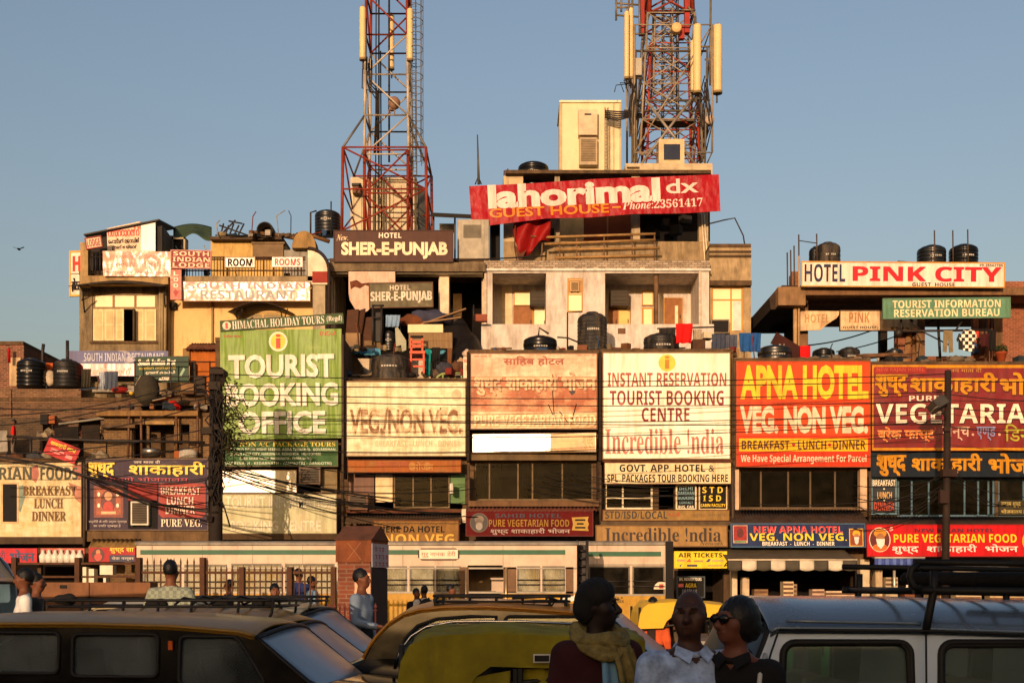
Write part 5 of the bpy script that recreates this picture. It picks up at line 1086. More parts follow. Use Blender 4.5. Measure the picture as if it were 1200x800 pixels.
# ------------------------------------------------------------------ lattice towers
M_red = P('8a321c', .6, .1, var=.4, stain=.4); M_lat = P('b8a890', .55, .1, var=.3, stain=.3); M_gal = P('6e675c', .5, .3, var=.4); M_ant = P('d8bc84', .45, var=.1)
def lattice(par, name, cx, cy, hw0, hw1, z0, z1, n, m, rl=.06, rb=.035, cross=False, diag=True, start=0):
    """square mast: four legs, horizontals and diagonals"""
    b = MB()
    def pt(c, t):
        hw = hw0+(hw1-hw0)*t; sx, sy = ((-1,-1),(1,-1),(1,1),(-1,1))[c % 4]
        return Vector((cx+sx*hw, cy+sy*hw, z0+(z1-z0)*t))
    for c in range(4): b.tube(pt(c,0), pt(c,1), rl, 7)
    b.build('leg', m, par)
    b = MB()
    for i in range(n+1):
        for c in range(4): b.tube(pt(c,i/n), pt(c+1,i/n), rb, 5)
    b.build('horizontal', m, par)
    b = MB()
    for i in range(n):
        for c in range(4):
            if cross or (i+c+start) % 2 == 0: b.tube(pt(c,i/n), pt(c+1,(i+1)/n), rb, 5)
            if cross or (i+c+start) % 2: b.tube(pt(c+1,i/n), pt(c,(i+1)/n), rb, 5)
    b.build('diagonal', m, par)
YT = 55.5
def antenna(px, py0, py1, wpx, Y, label, m=M_ant, flat=False):
    h = wz(py0,Y)-wz(py1,Y); r = wpx/2*Y/F
    t = thing('antenna_panel', label, 'antenna', W(px, py1, Y), group='panel antennas on the masts')
    MB().lathe([(r*.85,0),(r,.05),(r,h-.05),(r*.85,h)], (0,0,0), 14).build('radome', m, t, True)
    MB().lathe([(r*.9,-.04),(r*1.06,-.035),(r*1.06,.06),(r,.065)], (0,0,0), 14).build('end_cap', P('8a744a', .6), t, True)
    MB().tube((0, .2, -.35), (0, .2, h*.9), .04, 6).build('mount_pole', M_gal, t, True)
    MB().tube((0, 0, h), (0, 0, h+.12), .03, 6).build('tip', P('8a744a', .6), t, True)
    return t
t1 = thing('lattice_tower', 'slim red and white lattice tower over the brown hotel sign', 'tower', W(456, 275, YT))
cx1, z1b, z1m = wx(455.5,YT), wz(285,YT), wz(190,YT)
lattice(t1, 'base', cx1, YT, 48*YT/F, 47*YT/F, z1b, z1m, 2, M_red, .07, .042)
lattice(t1, 'base', cx1, YT-.1, 25*YT/F, 25*YT/F, z1b, wz(186,YT), 2, M_red, .07, .042, start=1)
zc = [wz(p, YT) for p in (190, 145, 98, 52, 5, -42, -90)]
mm = [M_lat, M_lat, M_lat, M_red, M_red, M_red]
for i in range(6):
    a, c = (25.5-i*.5)*YT/F, (25-i*.5)*YT/F
    lattice(t1, 'mast', cx1, YT, a, c, zc[i], zc[i+1], 1, mm[i], .065, .042, start=i)
b = MB()
for sx in (-1, 1):
    for sy in (-1, 1): b.tube((cx1+sx*47*YT/F, YT+sy*47*YT/F, z1m), (cx1+sx*25*YT/F, YT+sy*25*YT/F, zc[1]), .05)
b.build('stay', M_gal, t1)
b = MB(); b.tube(W(456,190,YT), W(456,-90,YT), .05); b.tube(W(444,275,YT), W(444,-90,YT), .04); b.tube(W(440,275,YT), W(441,-60,YT), .03); b.tube(W(447,275,YT+.3), W(446,60,YT+.3), .035)
b.build('cable_run', M_iron, t1)
lc = thing('caged_ladder', 'caged climbing ladder on the right side of the slim tower', 'ladder', W(488, 207, YT-.3))
b = MB()
for dx in (-4, 4): b.tube(W(486+dx*.6, 207, YT-.9), W(484+dx*.6, -90, YT-.9), .025)
for i in range(70): b.tube(W(483.6, 205-i*4.2, YT-.9), W(488.4, 205-i*4.2, YT-.9), .015, 4)
b.build('ladder', M_gal, lc)
b = MB()
for i in range(17):
    z = wz(186-i*16, YT); c0 = W(488, 186-i*16, YT-1.3)
    b.path([c0+Vector((.3*math.cos(a), .42*math.sin(a), 0)) for a in [math.pi*2*k/14 for k in range(14)]], .018, 4, closed=True)
for a in (-2.4, -1.6, -.8, 0, .8): b.tube(W(488,192,YT-1.3)+Vector((.3*math.cos(a), .42*math.sin(a), 0)), W(488,-80,YT-1.3)+Vector((.3*math.cos(a), .42*math.sin(a), 0)), .014, 4)
b.build('cage', M_gal, lc)
antenna(425, 9, 70, 7.5, YT-1.8, 'slim tan antenna on the left edge of the slim tower')
antenna(480.5, 11, 71, 7, YT-1.5, 'slim tan antenna on the right edge of the slim tower')
antenna(458.5, 18, 81, 7, YT+1.2, 'slim tan antenna in the middle of the slim tower')
b = MB(); b.ell(W(462,121,YT-.5), (.28,.25,.3)); b.rbox(W(459,122,YT-.4), (.2,.2,.6)); b.path([W(459,131,YT-.5)+Vector((.14*math.cos(a),0,.16*math.sin(a))) for a in [math.pi*2*k/10 for k in range(10)]], .03, 5, closed=True); solo(b, 'beacon_lamp', P('8a6a54', .5), 'round lamp and hook inside the slim tower', 'lamp')
for i in range(6):
    x = 424+rnd.random()*12; y0 = 65+rnd.random()*10; pts = [W(x, y0, YT-1), W(x-2+4*rnd.random(), y0+30, YT-1), W(440+4*rnd.random(), y0+32+18*rnd.random(), YT-.7), W(438+6*rnd.random(), 180, YT-.5)]
    pole('feeder_cable', 'dark feeder cable looping down the slim tower', pts, .028, M_iron, 'cable', 'feeder cables on the slim tower')
b = MB(); b.pbox(413, 217, 422, 226, YT+1, .4); b.pbox(412, 214.5, 423, 217, YT+.9, .6, 1); solo(b, 'junction_box', [P('6a4a34', .7), M_iron], 'brown junction box at the left foot of the slim tower', 'box')
# second tower
Y2 = 54.0
t2 = thing('lattice_tower', 'crowded lattice tower of grey and red members with many antennas', 'tower', W(782, 200, Y2))
cx2 = wx(783, Y2)
M_g2 = P('9c8c74', .5, .2, var=.35)
lattice(t2, 'mast', cx2, Y2, 44*Y2/F, 44*Y2/F, wz(195,Y2), wz(50,Y2), 1, M_g2, .05, .03, False)
lattice(t2, 'mast', cx2, Y2, 37*Y2/F, 27*Y2/F, wz(195,Y2), wz(28,Y2), 4, M_g2, .055, .03, True)
lattice(t2, 'mast', cx2+.1, Y2+.2, 30*Y2/F, 26*Y2/F, wz(195,Y2), wz(60,Y2), 4, P('a03a24', .6, .1, var=.4), .06, .03, False)
lattice(t2, 'mast', cx2, Y2, 25*Y2/F, 22*Y2/F, wz(28,Y2), wz(-80,Y2), 4, M_red, .10, .045, True)
lattice(t2, 'inner_mast', cx2+.1, Y2+.1, 9*Y2/F, 8*Y2/F, wz(195,Y2), wz(-80,Y2), 14, P('5a5248', .5, .2), .03, .018, False)
lattice(t2, 'inner_mast', cx2-.3, Y2-.4, 12*Y2/F, 10*Y2/F, wz(120,Y2), wz(20,Y2), 6, P('9a8a74', .5, .2), .04, .025)
b = MB(); 
for (pa, pb) in ((-46, 60), (-40, 118), (-52, 130)): b.tube(W(783+pa,pb,Y2-1.2), W(783-pa,pb,Y2-1.2), .05)
b.box(wx(752,Y2), wx(812,Y2), Y2-.9, Y2-.1, wz(151,Y2), wz(149.5,Y2)); b.build('platform', P('5a4e40', .6, .2), t2)
b = MB()
for (a, bb, c, d) in ((722,-10,722,24),(728,-10,728,14),(741,-10,741,190),(737,0,738,160),(833,-12,832,100),(829,55,826,193),(822,120,823,190),(745,60,746,190),(815,20,815,120),(749,-5,750,40),(752,50,752,90)): b.tube(W(a,bb,Y2-1.6), W(c,d,Y2-1.6), .05, 6)
for (a, bb, c, d) in ((722,4,748,6),(722,9,742,9),(722,18,748,20),(738,40,755,40),(738,92,752,92),(815,55,834,55),(815,115,832,118),(826,70,835,70),(806,8,812,14),(798,12,815,12)): b.tube(W(a,bb,Y2-1.6), W(c,d,Y2-1.6), .04, 6)
b.build('outrigger', P('7a6e5c', .5, .3, var=.4), t2)
b = MB()
for k in range(2):
    s = 1-2*k; b.tube(W(783-s*33,194,Y2-1.8), W(783+s*26,118,Y2-1.8), .06)
b.build('brace', P('8f8474', .5, .2), t2)
b = MB()
for (px, p0, p1) in ((752,0,40),(805.5,-5,38),(799,28,45)): b.pbox(px-3, p0, px+3, p1, Y2-1.5, .25)
b.build('gusset', P('98281a', .6, var=.3), t2)
b = MB(); b.pbox(742, 68, 752, 88, Y2-1.7, .3); b.pbox(739, 136, 746, 152, Y2-1.6, .3); b.build('radio_box', P('a8a08c', .6), t2)
antenna(734.5, 14, 92, 6, Y2-1.9, 'long tan antenna, left of the close pair on the crowded tower'); antenna(739.5, 10, 92, 5.5, Y2-1.6, 'long tan antenna, right of the close pair on the crowded tower')
antenna(817, 29.5, 109, 9.5, Y2-1.9, 'thick cream antenna, left of the two at the right side'); antenna(841, 30, 109, 10.5, Y2-1.6, 'thick cream antenna at the far right of the crowded tower')
antenna(812, 48, 108, 6, Y2-1.2, 'slim tan antenna half hidden behind the thick cream one')
def dish(px, py, rpx, Y, label, m):
    t = thing('dish_antenna', label, 'antenna', W(px, py, Y)); r = rpx*Y/F
    b = MB(); b.lathe([(r*.02,.0),(r*.98,.0),(r,.03),(r,.3),(r*.8,.36)], (0,0,0), 20); b.v = [(v[0], v[2], v[1]) for v in b.v]; b.f = [f[::-1] for f in b.f]; b.build('drum', m, t, True)
    MB().tube((0,.3,0),(0,.8,0),.06).build('mount', M_gal, t, True)
dish(793, 32, 5.8, Y2-1.9, 'round cream drum dish on the crowded tower', P('d8b478', .6)); dish(832, 140, 5.5, Y2-1.8, 'round pinkish drum dish low on the right of the crowded tower', P('a8927c', .6))
for i in range(14):
    x = rnd.choice((738, 742, 746, 826, 830, 828, 822)); y = 85+rnd.random()*30; w = rnd.uniform(-8, 8)
    pole('feeder_cable', 'dark feeder cable drooping around the crowded tower', [W(x,y,Y2-1.8), W(x+w,y+18,Y2-1.9), W(x+w*1.4,y+38,Y2-1.8), W(x+w*.3,y+62+rnd.random()*15,Y2-1.4)], .026, M_iron, 'cable', 'feeder cables at the right tower')
for i, (a, c) in enumerate(((722, 720), (727, 731), (731, 736))): pole('yagi_arm', 'thin spidery aerial arm left of the crowded tower', [W(740, 98, Y2-1.8), W(a, 100-3*i, Y2-1.9), W(c, 108, Y2-1.9)], .02, M_iron, 'aerial', 'spidery aerial arms left of the crowded tower')
b = MB(); b.pbox(733, 191.5, 835, 206, Y2-2.4, 4.6); b.pbox(735, 195.5, 749, 193, Y2-2.6, .3); solo(b, 'tower_plinth', P('c0ac88', .85, stain=.3), 'pale concrete plinth under the crowded tower', 'plinth')
sc_ = thing('solar_frame', 'cream framed dark panel box at the foot of the crowded tower', 'cabinet', W(788, 192, Y2-2))
b = MB(); b.pbox(772, 163, 802, 192, Y2-1.9, .9); b.build('casing', P('c8b084', .6), sc_); b = MB(); b.pbox(778, 169, 797, 187, Y2-1.94, .03); b.build('screen', P('20283a', .2), sc_)
# ------------------------------------------------------------------ clutter on the terraces under the hotels
K = 46.3
rf = MB(); rf.box(wx(403,K), wx(1300,K), K-1.2, K+3.4, 9.2, 9.4); solo(rf, 'roof_terrace', M_conc, 'long flat terrace roof behind the big boards', 'roof terrace')
tank(458, 416, 450, 46, 45.0, 'squat black domed tank above the bleached cream board', ribs=2)
tank(456, 388, 412, 17, 47.2, 'small ribbed black drum tank behind the domed tank')
for i, (a, b_, c, d, m_) in enumerate(((405,390,422,410,'8a6e4c'),(427,399,448,410,'7a6040'))):
    b = MB(); b.pbox(a, b_, c, d, 46.9, .6); solo(b, 'wooden_crate', P(m_, .85, var=.35, stain=.3), ('pale plywood crate at the left of the cluttered terrace', 'lower plywood crate left of the small drum tank')[i], 'crate')
for i, (a, b_, c, d) in enumerate(((405,407,424,415),(424,408,446,416),(497,405,506,414),(508,406,528,424))):
    b = MB(); x0_, x1_, z0_, z1_ = wx(a,46.7), wx(c,46.7), wz(d,46.7), wz(b_,46.7)
    b.slab(lambda u, v: Vector((x0_+(x1_-x0_)*u, 46.7+.05*math.sin(u*14+i), z1_+(z0_-z1_)*v)), 14, 3, (0,.02,0)); solo(b, 'blue_sheet', P('4f94b0', .7, var=.3), 'light blue plastic sheet among the crates on the terrace', 'sheet', 'light blue plastic sheets on the terrace')
for i, (a, c, q) in enumerate(((411, 415, 395), (416, 425, 393), (428, 431, 400), (434, 438, 398))):
    b = MB(); plank(b, W(a, 410, 47.2), W(c-1, q-32+i*2, 47.4), .5, .06); solo(b, 'dark_board', P('4a2e1c', .8, var=.4), 'dark upright board leaning at the left of the terrace', 'board', 'dark boards leaning at the left of the terrace')
b = MB()
for p in (437, 447): b.tube(W(p, 404, 46.6), W(p, 357, 46.6), .04)
b.tube(W(436,358,46.6), W(450,358,46.6), .04); b.tube(W(437,372,46.6), W(447,372,46.6), .03); solo(b, 'pipe_frame', M_iron, 'rusty upright pipe frame under the faded grey board', 'frame')
b = MB(); b.pbox(438, 366, 448, 400, 46.8, .5); solo(b, 'dark_cabinet', P('24201a', .6, var=.4), 'tall dark cabinet inside the pipe frame', 'cabinet')
b = MB(); b.pbox(478, 380, 519, 389.5, 46.4, .8); solo(b, 'white_chest', P('ecc898', .6, var=.1), 'long pale chest lying on the plywood box', 'chest')
b = MB(); b.pbox(479, 389.5, 530, 408, 46.45, .9); b.pbox(478.5, 398, 530.5, 399, 46.43, .02); solo(b, 'plywood_box', wood('8a6e46', '6a5030', .8), 'big plywood box under the pale chest', 'crate')
ch = thing('orange_chair', 'bright orange slatted chair standing before the plywood box', 'chair', W(489, 437, 45.8))
M_or = P('d8481a', .5, var=.2); kk = 45.8
b = MB(); b.pbox(481, 393, 496, 396, kk, .06, 1); b.pbox(482, 399, 495, 402, kk, .05); b.pbox(482, 404, 495, 407, kk, .05); b.pbox(481, 395, 483, 412, kk, .07); b.pbox(494, 395, 496, 412, kk, .07); b.build('backrest', [M_or, M_dark], ch)
b = MB(); b.pbox(480, 411, 498, 414, kk-.6, .7); b.build('seat', M_or, ch)
for q in (480.5, 495.5):
    for yy in (kk-.55, kk): b = MB(); b.pbox(q, 414, q+2, 437, yy, .06); b.build('leg', M_or, ch)
b = MB(); b.pbox(482.5, 420, 495.5, 422, kk-.5, .05); b.pbox(482.5, 428, 495.5, 430, kk-.5, .05); b.build('rung', M_or, ch)
cloth('hung_cloth', 'pale blue cloth caught under the faded grey board', 452, 369, 469, 383, 46.6, '7a94b0'); 
b = MB(); x0_ = 0
b.prism([(wx(463,46.2),wz(384,46.2)),(wx(466,46.2),wz(383,46.2)),(wx(476,46.2),wz(399,46.2)),(wx(476,46.2),wz(410,46.2)),(wx(471,46.2),wz(412,46.2)),(wx(470,46.2),wz(404,46.2)),(wx(464,46.2),wz(406,46.2))], 46.2, 46.25); solo(b, 'hung_cloth', P('9a9a82', .9, var=.3), 'pale green cloth drooping beside the small drum tank', 'washing', 'washing hung out on the terraces')
cloth('hung_cloth', 'teal cloth hanging right of the orange chair', 498, 409, 505, 440, 45.7, '10807e', nf=1, taper=.4)
cloth('hung_cloth', 'black cloth hanging right of the teal cloth', 506, 407, 516, 432, 45.8, '1a1816'); cloth('hung_cloth', 'brown patterned cloth right of the plywood box', 524, 408, 530, 430, 45.8, '6a4428', nf=1)
for i, (px, py, r, c) in enumerate(((520,432,.32,'3a3a44'),(512,438,.22,'5a4a3c'),(536,430,.3,'5a3c28'),(541,424,.2,'b0906a'),(548,414,.2,'c0a890'),(500,437,.2,'7a6a50'))):
    b = MB(); b.ell(W(px,py,45.7+.1*i), (r,r*.8,r*.8), fn=lambda p: p*(1+.12*math.sin(p.x*23+p.z*17))); solo(b, 'bundle', P(c, .9, var=.5, vs=7), ('dark shiny bag on the terrace', 'small brown bag by the dark shiny bag', 'rust brown bundle near the small dial notice', 'tan bundle above the rust brown one', 'pale bundle at the end of the pink board', 'olive bag at the foot of the orange chair')[i], 'bag')
mh = MB()
def mound(u, v):
    x = wx(497+72*u, K+1.2-1.6*v); h = math.sin(math.pi*min(1, max(0, u)))**.6
    top = wz(372+2*math.sin(u*7), K+1.2); bot = wz(424, K)
    return Vector((x, K+1.6-1.8*v+.12*math.sin(u*11+v*7), bot+(top-bot)*h*(1-v)**1.1+.1*math.sin(u*23+v*9)*(1-v)))
mh.slab(mound, 40, 18, (0,.04,-.04)); solo(mh, 'dark_tarpaulin', vinyl('1e1a17', .5, .8, 2, 2, var=.4), 'huge dark tarpaulin thrown over a heap beside the plywood box', 'tarpaulin')
b = MB(); b.ell(W(502,374,K+1.4), (.9,.5,.35), fn=lambda p: p*(1+.15*math.sin(p.x*9+p.y*7))); solo(b, 'blue_bundle', P('3c3c4e', .9, var=.4), 'slate blue bundle on top of the dark tarpaulin', 'bundle')
b = MB(); b.ell(W(488,377,K+1.3), (.75,.4,.3), fn=lambda p: p*(1+.15*math.sin(p.x*9+p.z*17))); solo(b, 'brown_bundle', P('6a3c1e', .9, var=.4), 'rust brown bundle left of the slate blue one', 'bundle')
b = MB(); plank(b, W(480,385,K+.9), W(546,362,K+1.0), .2, .05); plank(b, W(496,378,K+.8), W(540,372,K+.8), .12, .05); solo(b, 'long_stick', P('8a6a48', .8), 'pair of long sticks poking out over the dark tarpaulin', 'stick')
b = MB(); b.tube(W(555,357,K+1), W(555,376,K+1), .03); b.pbox(556, 368, 571, 376, K+1.2, .3, 1); solo(b, 'small_chimney', [M_iron, P('8a4a34', .8)], 'short brown duct with a rod left of the white block', 'duct')
b = MB(); b.path([W(511,448,45.2), W(513,441,45.2), W(518,438,45.2), W(543,437,45.2)], .05)
for p in (519, 526, 533, 541): b.tube(W(p, 438, 45.2), W(p, 447, 45.2), .04)
solo(b, 'green_rail', P('8a9a5c', .6, stain=.3), 'pale green little rail above the bleached cream board', 'railing')
sign(543, 418, 550, 446, 44.6, 'tiny white dial notice squeezed at the corner of the pink board', P('e0cdb0', .5), [(sans('DIAL'), 543.8, 421, 549.5, 424.5, I_r), ('ⓘ', 544.5, 428, 549, 434, I_k)], group=None, t=.03)
tank(633, 394, 425, 40, 45.5, 'black tank with a low flat top above the pink board', ribs=3); tank(694, 366, 413, 35, 46.0, 'tall ribbed black tank in front of the white guest house', ribs=9); tank(775, 391, 425, 42, 45.5, 'black tank under the red cloth by the white guest house', ribs=4)
pole('water_pipe', 'thin pipe running up beside the flat topped tank', [W(631,394,45.3), W(632,384,45.3), W(643,391,45.3)], .035, M_iron, 'pipe'); pole('water_pipe', 'thin pipe framing the tall ribbed tank', [W(665,414,45.5), W(665,366,45.5), W(682,365,45.5)], .03, M_iron, 'pipe'); pole('water_pipe', 'long thin pipe from the flat topped tank towards the tall tank', [W(653,395,45.3), W(666,396,45.3), W(680,402,45.3)], .03, M_iron, 'pipe')
b = MB(); b.pbox(715, 407, 736, 414, 45.4, .5); solo(b, 'brown_box', P('5a3624', .8), 'flat brown box between the tall tank and the covered tank', 'box')
b = MB(); b.pbox(677, 404, 688, 413, 45.2, .4); solo(b, 'brown_box', P('7a4a30', .8), 'small brown box at the foot of the tall ribbed tank', 'box')
b = MB(); plank(b, W(575,408.5,45.4), W(600,408,45.4), .12, .05); plank(b, W(566,410,45.4), W(590,411,45.4), .12, .05); solo(b, 'stick', P('6a4a30', .8), 'crossed sticks left of the flat topped tank', 'stick')
b = MB(); b.pbox(724, 384.5, 733, 391, V-1.42, .02); solo(b, 'stain_plate', P('6a4a34', .8), 'small rusty plate on the balcony parapet', 'plate')
cloth('hung_cloth', 'bright red cloth drying above the white reservation board', 792, 379, 812, 402, 45.0, 'd81410', nf=2)
b = MB(); plank(b, W(770,385,45.6), W(842,383,45.6), .06, .05); solo(b, 'drying_pole', M_dark, 'dark pole carrying the washing above the white reservation board', 'pole')
for i, (a, c, d, e, cc, l) in enumerate(((772,384,792,396,'2a2622','black cloth left of the bright red cloth'),(834,391,850,413,'3c4252','slate grey trousers in the heap by the side wing'),(848,392,864,408,'4a4e5c','grey shirt in the heap by the side wing'),(866,390,892,412,'1f4f8a','blue jeans hung at the end of the side wing'),(812,386,822,400,'a89880','beige cloth right of the bright red cloth'))):
    cloth('hung_cloth', l, a, c, d, e, 45.2+.1*i, cc)
for i, (px, py, w, h, c, l) in enumerate(((818,405,15,12,'4a3020','brown carton in the heap above the white board'),(828,394,12,7,'d0c0a0','pale carton in the heap above the white board'),(842,404,10,9,'3a2c24','dark carton behind the grey shirt'),(858,414,9,9,'b08a5c','tan jar at the left end of the orange board'))):
    b = MB(); b.rbox(W(px,py,45.6), (w*.032, .5, h*.032), (0,0,.2*i)); solo(b, 'carton', P(c, .85, var=.4), l, 'carton')
# ------------------------------------------------------------------ right roofs: concrete frame with the pink hotel sign
Z = 50.0
cf = thing('concrete_frame', 'unfinished concrete roof frame carrying the red and white hotel sign', 'building', W(1060, 430, Z+2))
M_cf = P('7a5a3c', .9, var=.3, stain=.6, bump=.4)
b = MB(); b.pbox(912, 336.5, 1300, 345.5, Z-1.0, 6); b.pbox(940, 345.5, 1074, 357, Z+.4, .3); b.build('roof_slab', M_cf, cf)
b = MB(); b.prism([(wx(899,Z),wz(352,Z)),(wx(914,Z),wz(337,Z)),(wx(944,Z),wz(337.5,Z)),(wx(944,Z),wz(358,Z)),(wx(923,Z),wz(358,Z)),(wx(923,Z),wz(365,Z)),(wx(901,Z),wz(365,Z))], Z-.4, Z+4); b.build('end_beam', P('3a2c20', .9, var=.4), cf)
b = MB(); b.pbox(912, 336, 944, 357.5, Z-1.02, .5); b.build('edge_beam', P('8a6a48', .9, stain=.5), cf)
for (a, c) in ((937,947),(1074,1084),(1165,1175)): b = MB(); b.pbox(a, 345, c, 470, Z+.1, .4); b.build('column', M_cf, cf)
for (a, c) in ((921,932),(1032,1040)): b = MB(); b.pbox(a, 358, c, 470, Z+3.5, .4); b.build('column', P('2a2420', .9), cf)
b = MB(); b.pbox(876, 371.5, 925, 388.5, Z+4, .4); b.pbox(876, 380, 925, 381, Z+3.95, .05); b.build('rear_beam', P('2c2c2c', .9, var=.4), cf)
b = MB(); b.wallholes(wx(1055,Z), wx(1300,Z), wz(470,Z), wz(346,Z), Z+.6, Z+.85, [(wx(1089,Z), wx(1147,Z), wz(414,Z), wz(357,Z))]); b.build('brick_wall', brick('8e4a30','74381f','8a6a50', .35), cf)
b = MB(); b.pbox(1178, 329.5, 1300, 344, Z+.2, .3); b.build('brick_parapet', brick('8e4a30','74381f','8a6a50', .35), cf)
b = MB(); b.tube(W(932, 360, Z-.5), W(932, 420, Z-.5), .09, 8); b.tube(W(936.5, 300, Z-.6), W(936, 420, Z-.6), .04, 8); b.build('down_pipe', P('b89468', .6, stain=.3), cf)
b = MB(); b.tube(W(1151, 373, Z), W(1151, 420, Z), .13, 10); b.tube(W(1162, 373, Z-.3), W(1162, 424, Z-.3), .05, 8); b.tube(W(1156, 373, Z-.3), W(1155, 424, Z-.3), .06, 8); b.build('vent_duct', P('6a4a38', .6, .2), cf)
pw = vinyl('f0dcc8', .4, .06); rdl = P('cc1420', .45, var=.08)
sign(939, 307, 1177.5, 336.5, Z-1.4, 'long white roof sign with navy and red capitals on the concrete frame', pw, [(sans('HOTEL'), 942.7, 310, 990.5, 331, P('1c2040', .5)), (sans('PINK CITY'), 999.5, 312.5, 1173, 329.5, rdl, {'fat':.02}), (sans('GUEST  HOUSE'), 1069, 331, 1119, 335.5, I_k), (sans('Ph.25562795'), 1148, 308.7, 1175, 311.8, I_k)], group=G_roof, frame=P('c88a30', .5), fw=.04, roll=.4)
sign(1034.5, 349, 1184, 373, Z-1.6, 'grey green board with cream capitals for tourist information on the right roof', vinyl('5f8a6c', .45, .08, var=.2, fade=.15, fade_c='8aa890'), [(sans('TOURIST INFORMATION'), 1046, 351.5, 1172.5, 360.5, P('ead4a4', .5)), (sans('RESERVATION BUREAU'), 1047.5, 362, 1171, 371, P('ead4a4', .5))], group=G_roof, roll=-.6, frame=P('5a7a60', .6), fw=.03)
wr = P('d8bc90', .7, var=.3, stain=.7, stain_c='8a4a20')
sign(938, 363.5, 984, 387.5, Z-.3, 'torn rusty white board with a ragged lower corner', wr, [(sans('HOTEL'), 943, 368, 972, 378, P('b08a5c', .7, var=.5))], group=G_roof, outline=[(938,364),(983.5,364.5),(983,369),(980,373),(975,376),(969,380),(962,386.5),(938,387.5)], frame=None)
sign(984, 363.5, 1076, 387.5, Z-.3, 'stained white board with small black guest house lettering', wr, [(sans('(GUEST HOUSE)'), 986, 382, 1029, 386, I_k), (sans('PINK'), 995, 366, 1019, 378, P('b0784c', .7, var=.5)), (sans('Ph.'), 1044, 383, 1070, 386, P('6a4a34', .7))], group=G_roof, frame=P('4a3224', .7), fw=.03)
tank(970, 284.5, 320, 29, Z+1.5, 'black tank at the left end of the white roof sign', ribs=5); tank(956, 289, 320, 16, Z+2.6, 'slim dark tank half hidden beside the left roof sign tank', ribs=5)
tank(1091.5, 288, 320, 33, Z+1.5, 'black tank behind the right half of the roof sign, left of the pair'); tank(1129, 287, 320, 33, Z+1.5, 'black tank behind the right half of the roof sign, right of the pair')
for i, (p, q, e) in enumerate(((923,296,340),(927,293,340),(931,288,340),(936.5,275,340),(957.5,274,307),(973,284,306),(1095.5,270,308),(1117,270,308),(1134.5,269,308))): pole('reinforcing_rod', 'thin reinforcing rod standing up along the right roof edge', [W(p, e, Z-.2), W(p-.5, q, Z-.2)], .03, P('4a3c30', .7), 'rod', 'reinforcing rods along the right roof')
pole('tie_wire', 'thin bar tying two rods at the left end of the roof sign', [W(937, 282, Z-.2), W(957, 285, Z-.2)], .02, M_iron, 'wire'); pole('tie_wire', 'thin bar lying on the roof slab behind the roof sign', [W(1052, 306, Z-.1), W(1078, 308, Z-.1)], .02, M_iron, 'wire')
b = MB(); b.pbox(928, 318, 937, 337, Z, .3); b.pbox(926.5, 322, 930, 337, Z+.5, .3); solo(b, 'brick_stub', brick('8e5a38','74442a','8a6a50', .35), 'short brick stub at the left end of the roof sign', 'brick stub')
b = MB(); b.path([W(1055,388,Z-1.2), W(1160,386.5,Z-1.2)], .05); b.tube(W(1066,373,Z-1.2), W(1078,387,Z-1.2), .05); b.tube(W(1056,373,Z-1.2), W(1056,390,Z-1.2), .04); b.tube(W(1078,387,Z-1.2), W(1112,404,Z-1), .03); b.tube(W(1130,373,Z-1.2), W(1119,388,Z-1.2), .04); solo(b, 'clothes_bar', M_iron, 'long bent pipe bar carrying washing on the right roof', 'bar')
pole('prop_pole', 'dark prop pole in the brick opening', [W(1099, 373, Z-.2), W(1102, 424, Z-.2)], .06, M_iron)
b = MB(); b.ell(W(1053,390,Z-1.2), (.16,.16,.18)); solo(b, 'lamp_ball', M_iron, 'dark round lamp at the left end of the clothes bar', 'lamp')
trousers('grey trousers on the clothes bar of the right roof', 1105, 387, 1117, 413, Z-1.3, '7a6a4c'); shirt('black and white checked shirt on the clothes bar', 1124, 386, 1146, 412, Z-1.3, checks('e8dcc8','1c1a18', 7)); shirt('dark grey shirt behind the checked shirt', 1121, 390, 1133, 410, Z-1.15, P('2c2a28', .9))
cloth('hung_cloth', 'dark maroon cloth right of the checked shirt', 1149, 391, 1160, 406, Z-1.3, '3c1012', nf=1); cloth('hung_cloth', 'black cloth at the right end of the clothes bar', 1158, 386, 1167, 411, Z-1.25, '14110f', nf=1); cloth('hung_cloth', 'small red cloth beside the checked shirt', 1143, 388, 1148, 395, Z-1.3, 'c03a28', nf=1)
b = MB(); b.rbox(W(1146,411,Z+.4), (.38,.3,.2)); b.lathe([(.05,.1),(.12,.2),(.04,.3)], W(1142,410,Z+.4), 8); solo(b, 'blue_basin', P('2a5888', .6), 'small blue basin in the brick opening', 'basin')
fp = thing('flower_pot', 'terracotta pot with a small plant at the right brick wall', 'flower pot', W(1173, 425, Z-.4))
MB().lathe([(.14,0),(.22,.36),(.25,.37),(.25,.43),(.2,.43),(.18,.36)], (0,0,0), 16).build('pot', P('9a4420', .8), fp, True)
b = MB()
for i in range(60):
    a = rnd.random()*6.3; t = rnd.uniform(.2, .5); p = Vector((.22*math.cos(a)*rnd.random(), .22*math.sin(a)*rnd.random(), .4+t*.6)); q = Euler((rnd.random()*3, rnd.random()*3, a)).to_matrix()
    b.add([p+q @ Vector(v) for v in ((0,0,0),(.035,.06,0),(0,.14,0),(-.035,.06,0))], [(0,1,2,3)])
b.build('foliage', P('2a3a16', .8, var=.4), fp, True)
for (a, c, m_, l) in ((1062, 1070, '8a6440', 'pale plank leaning against the right brick panel'), (1072, 1077, '6a4a2c', 'darker plank leaning against the right brick panel')):
    b = MB(); plank(b, W(a, 424, Z+.2), W(c-3, 378, Z+.5), .24, .06); solo(b, 'leaning_plank', P(m_, .8, var=.3), l, 'plank')
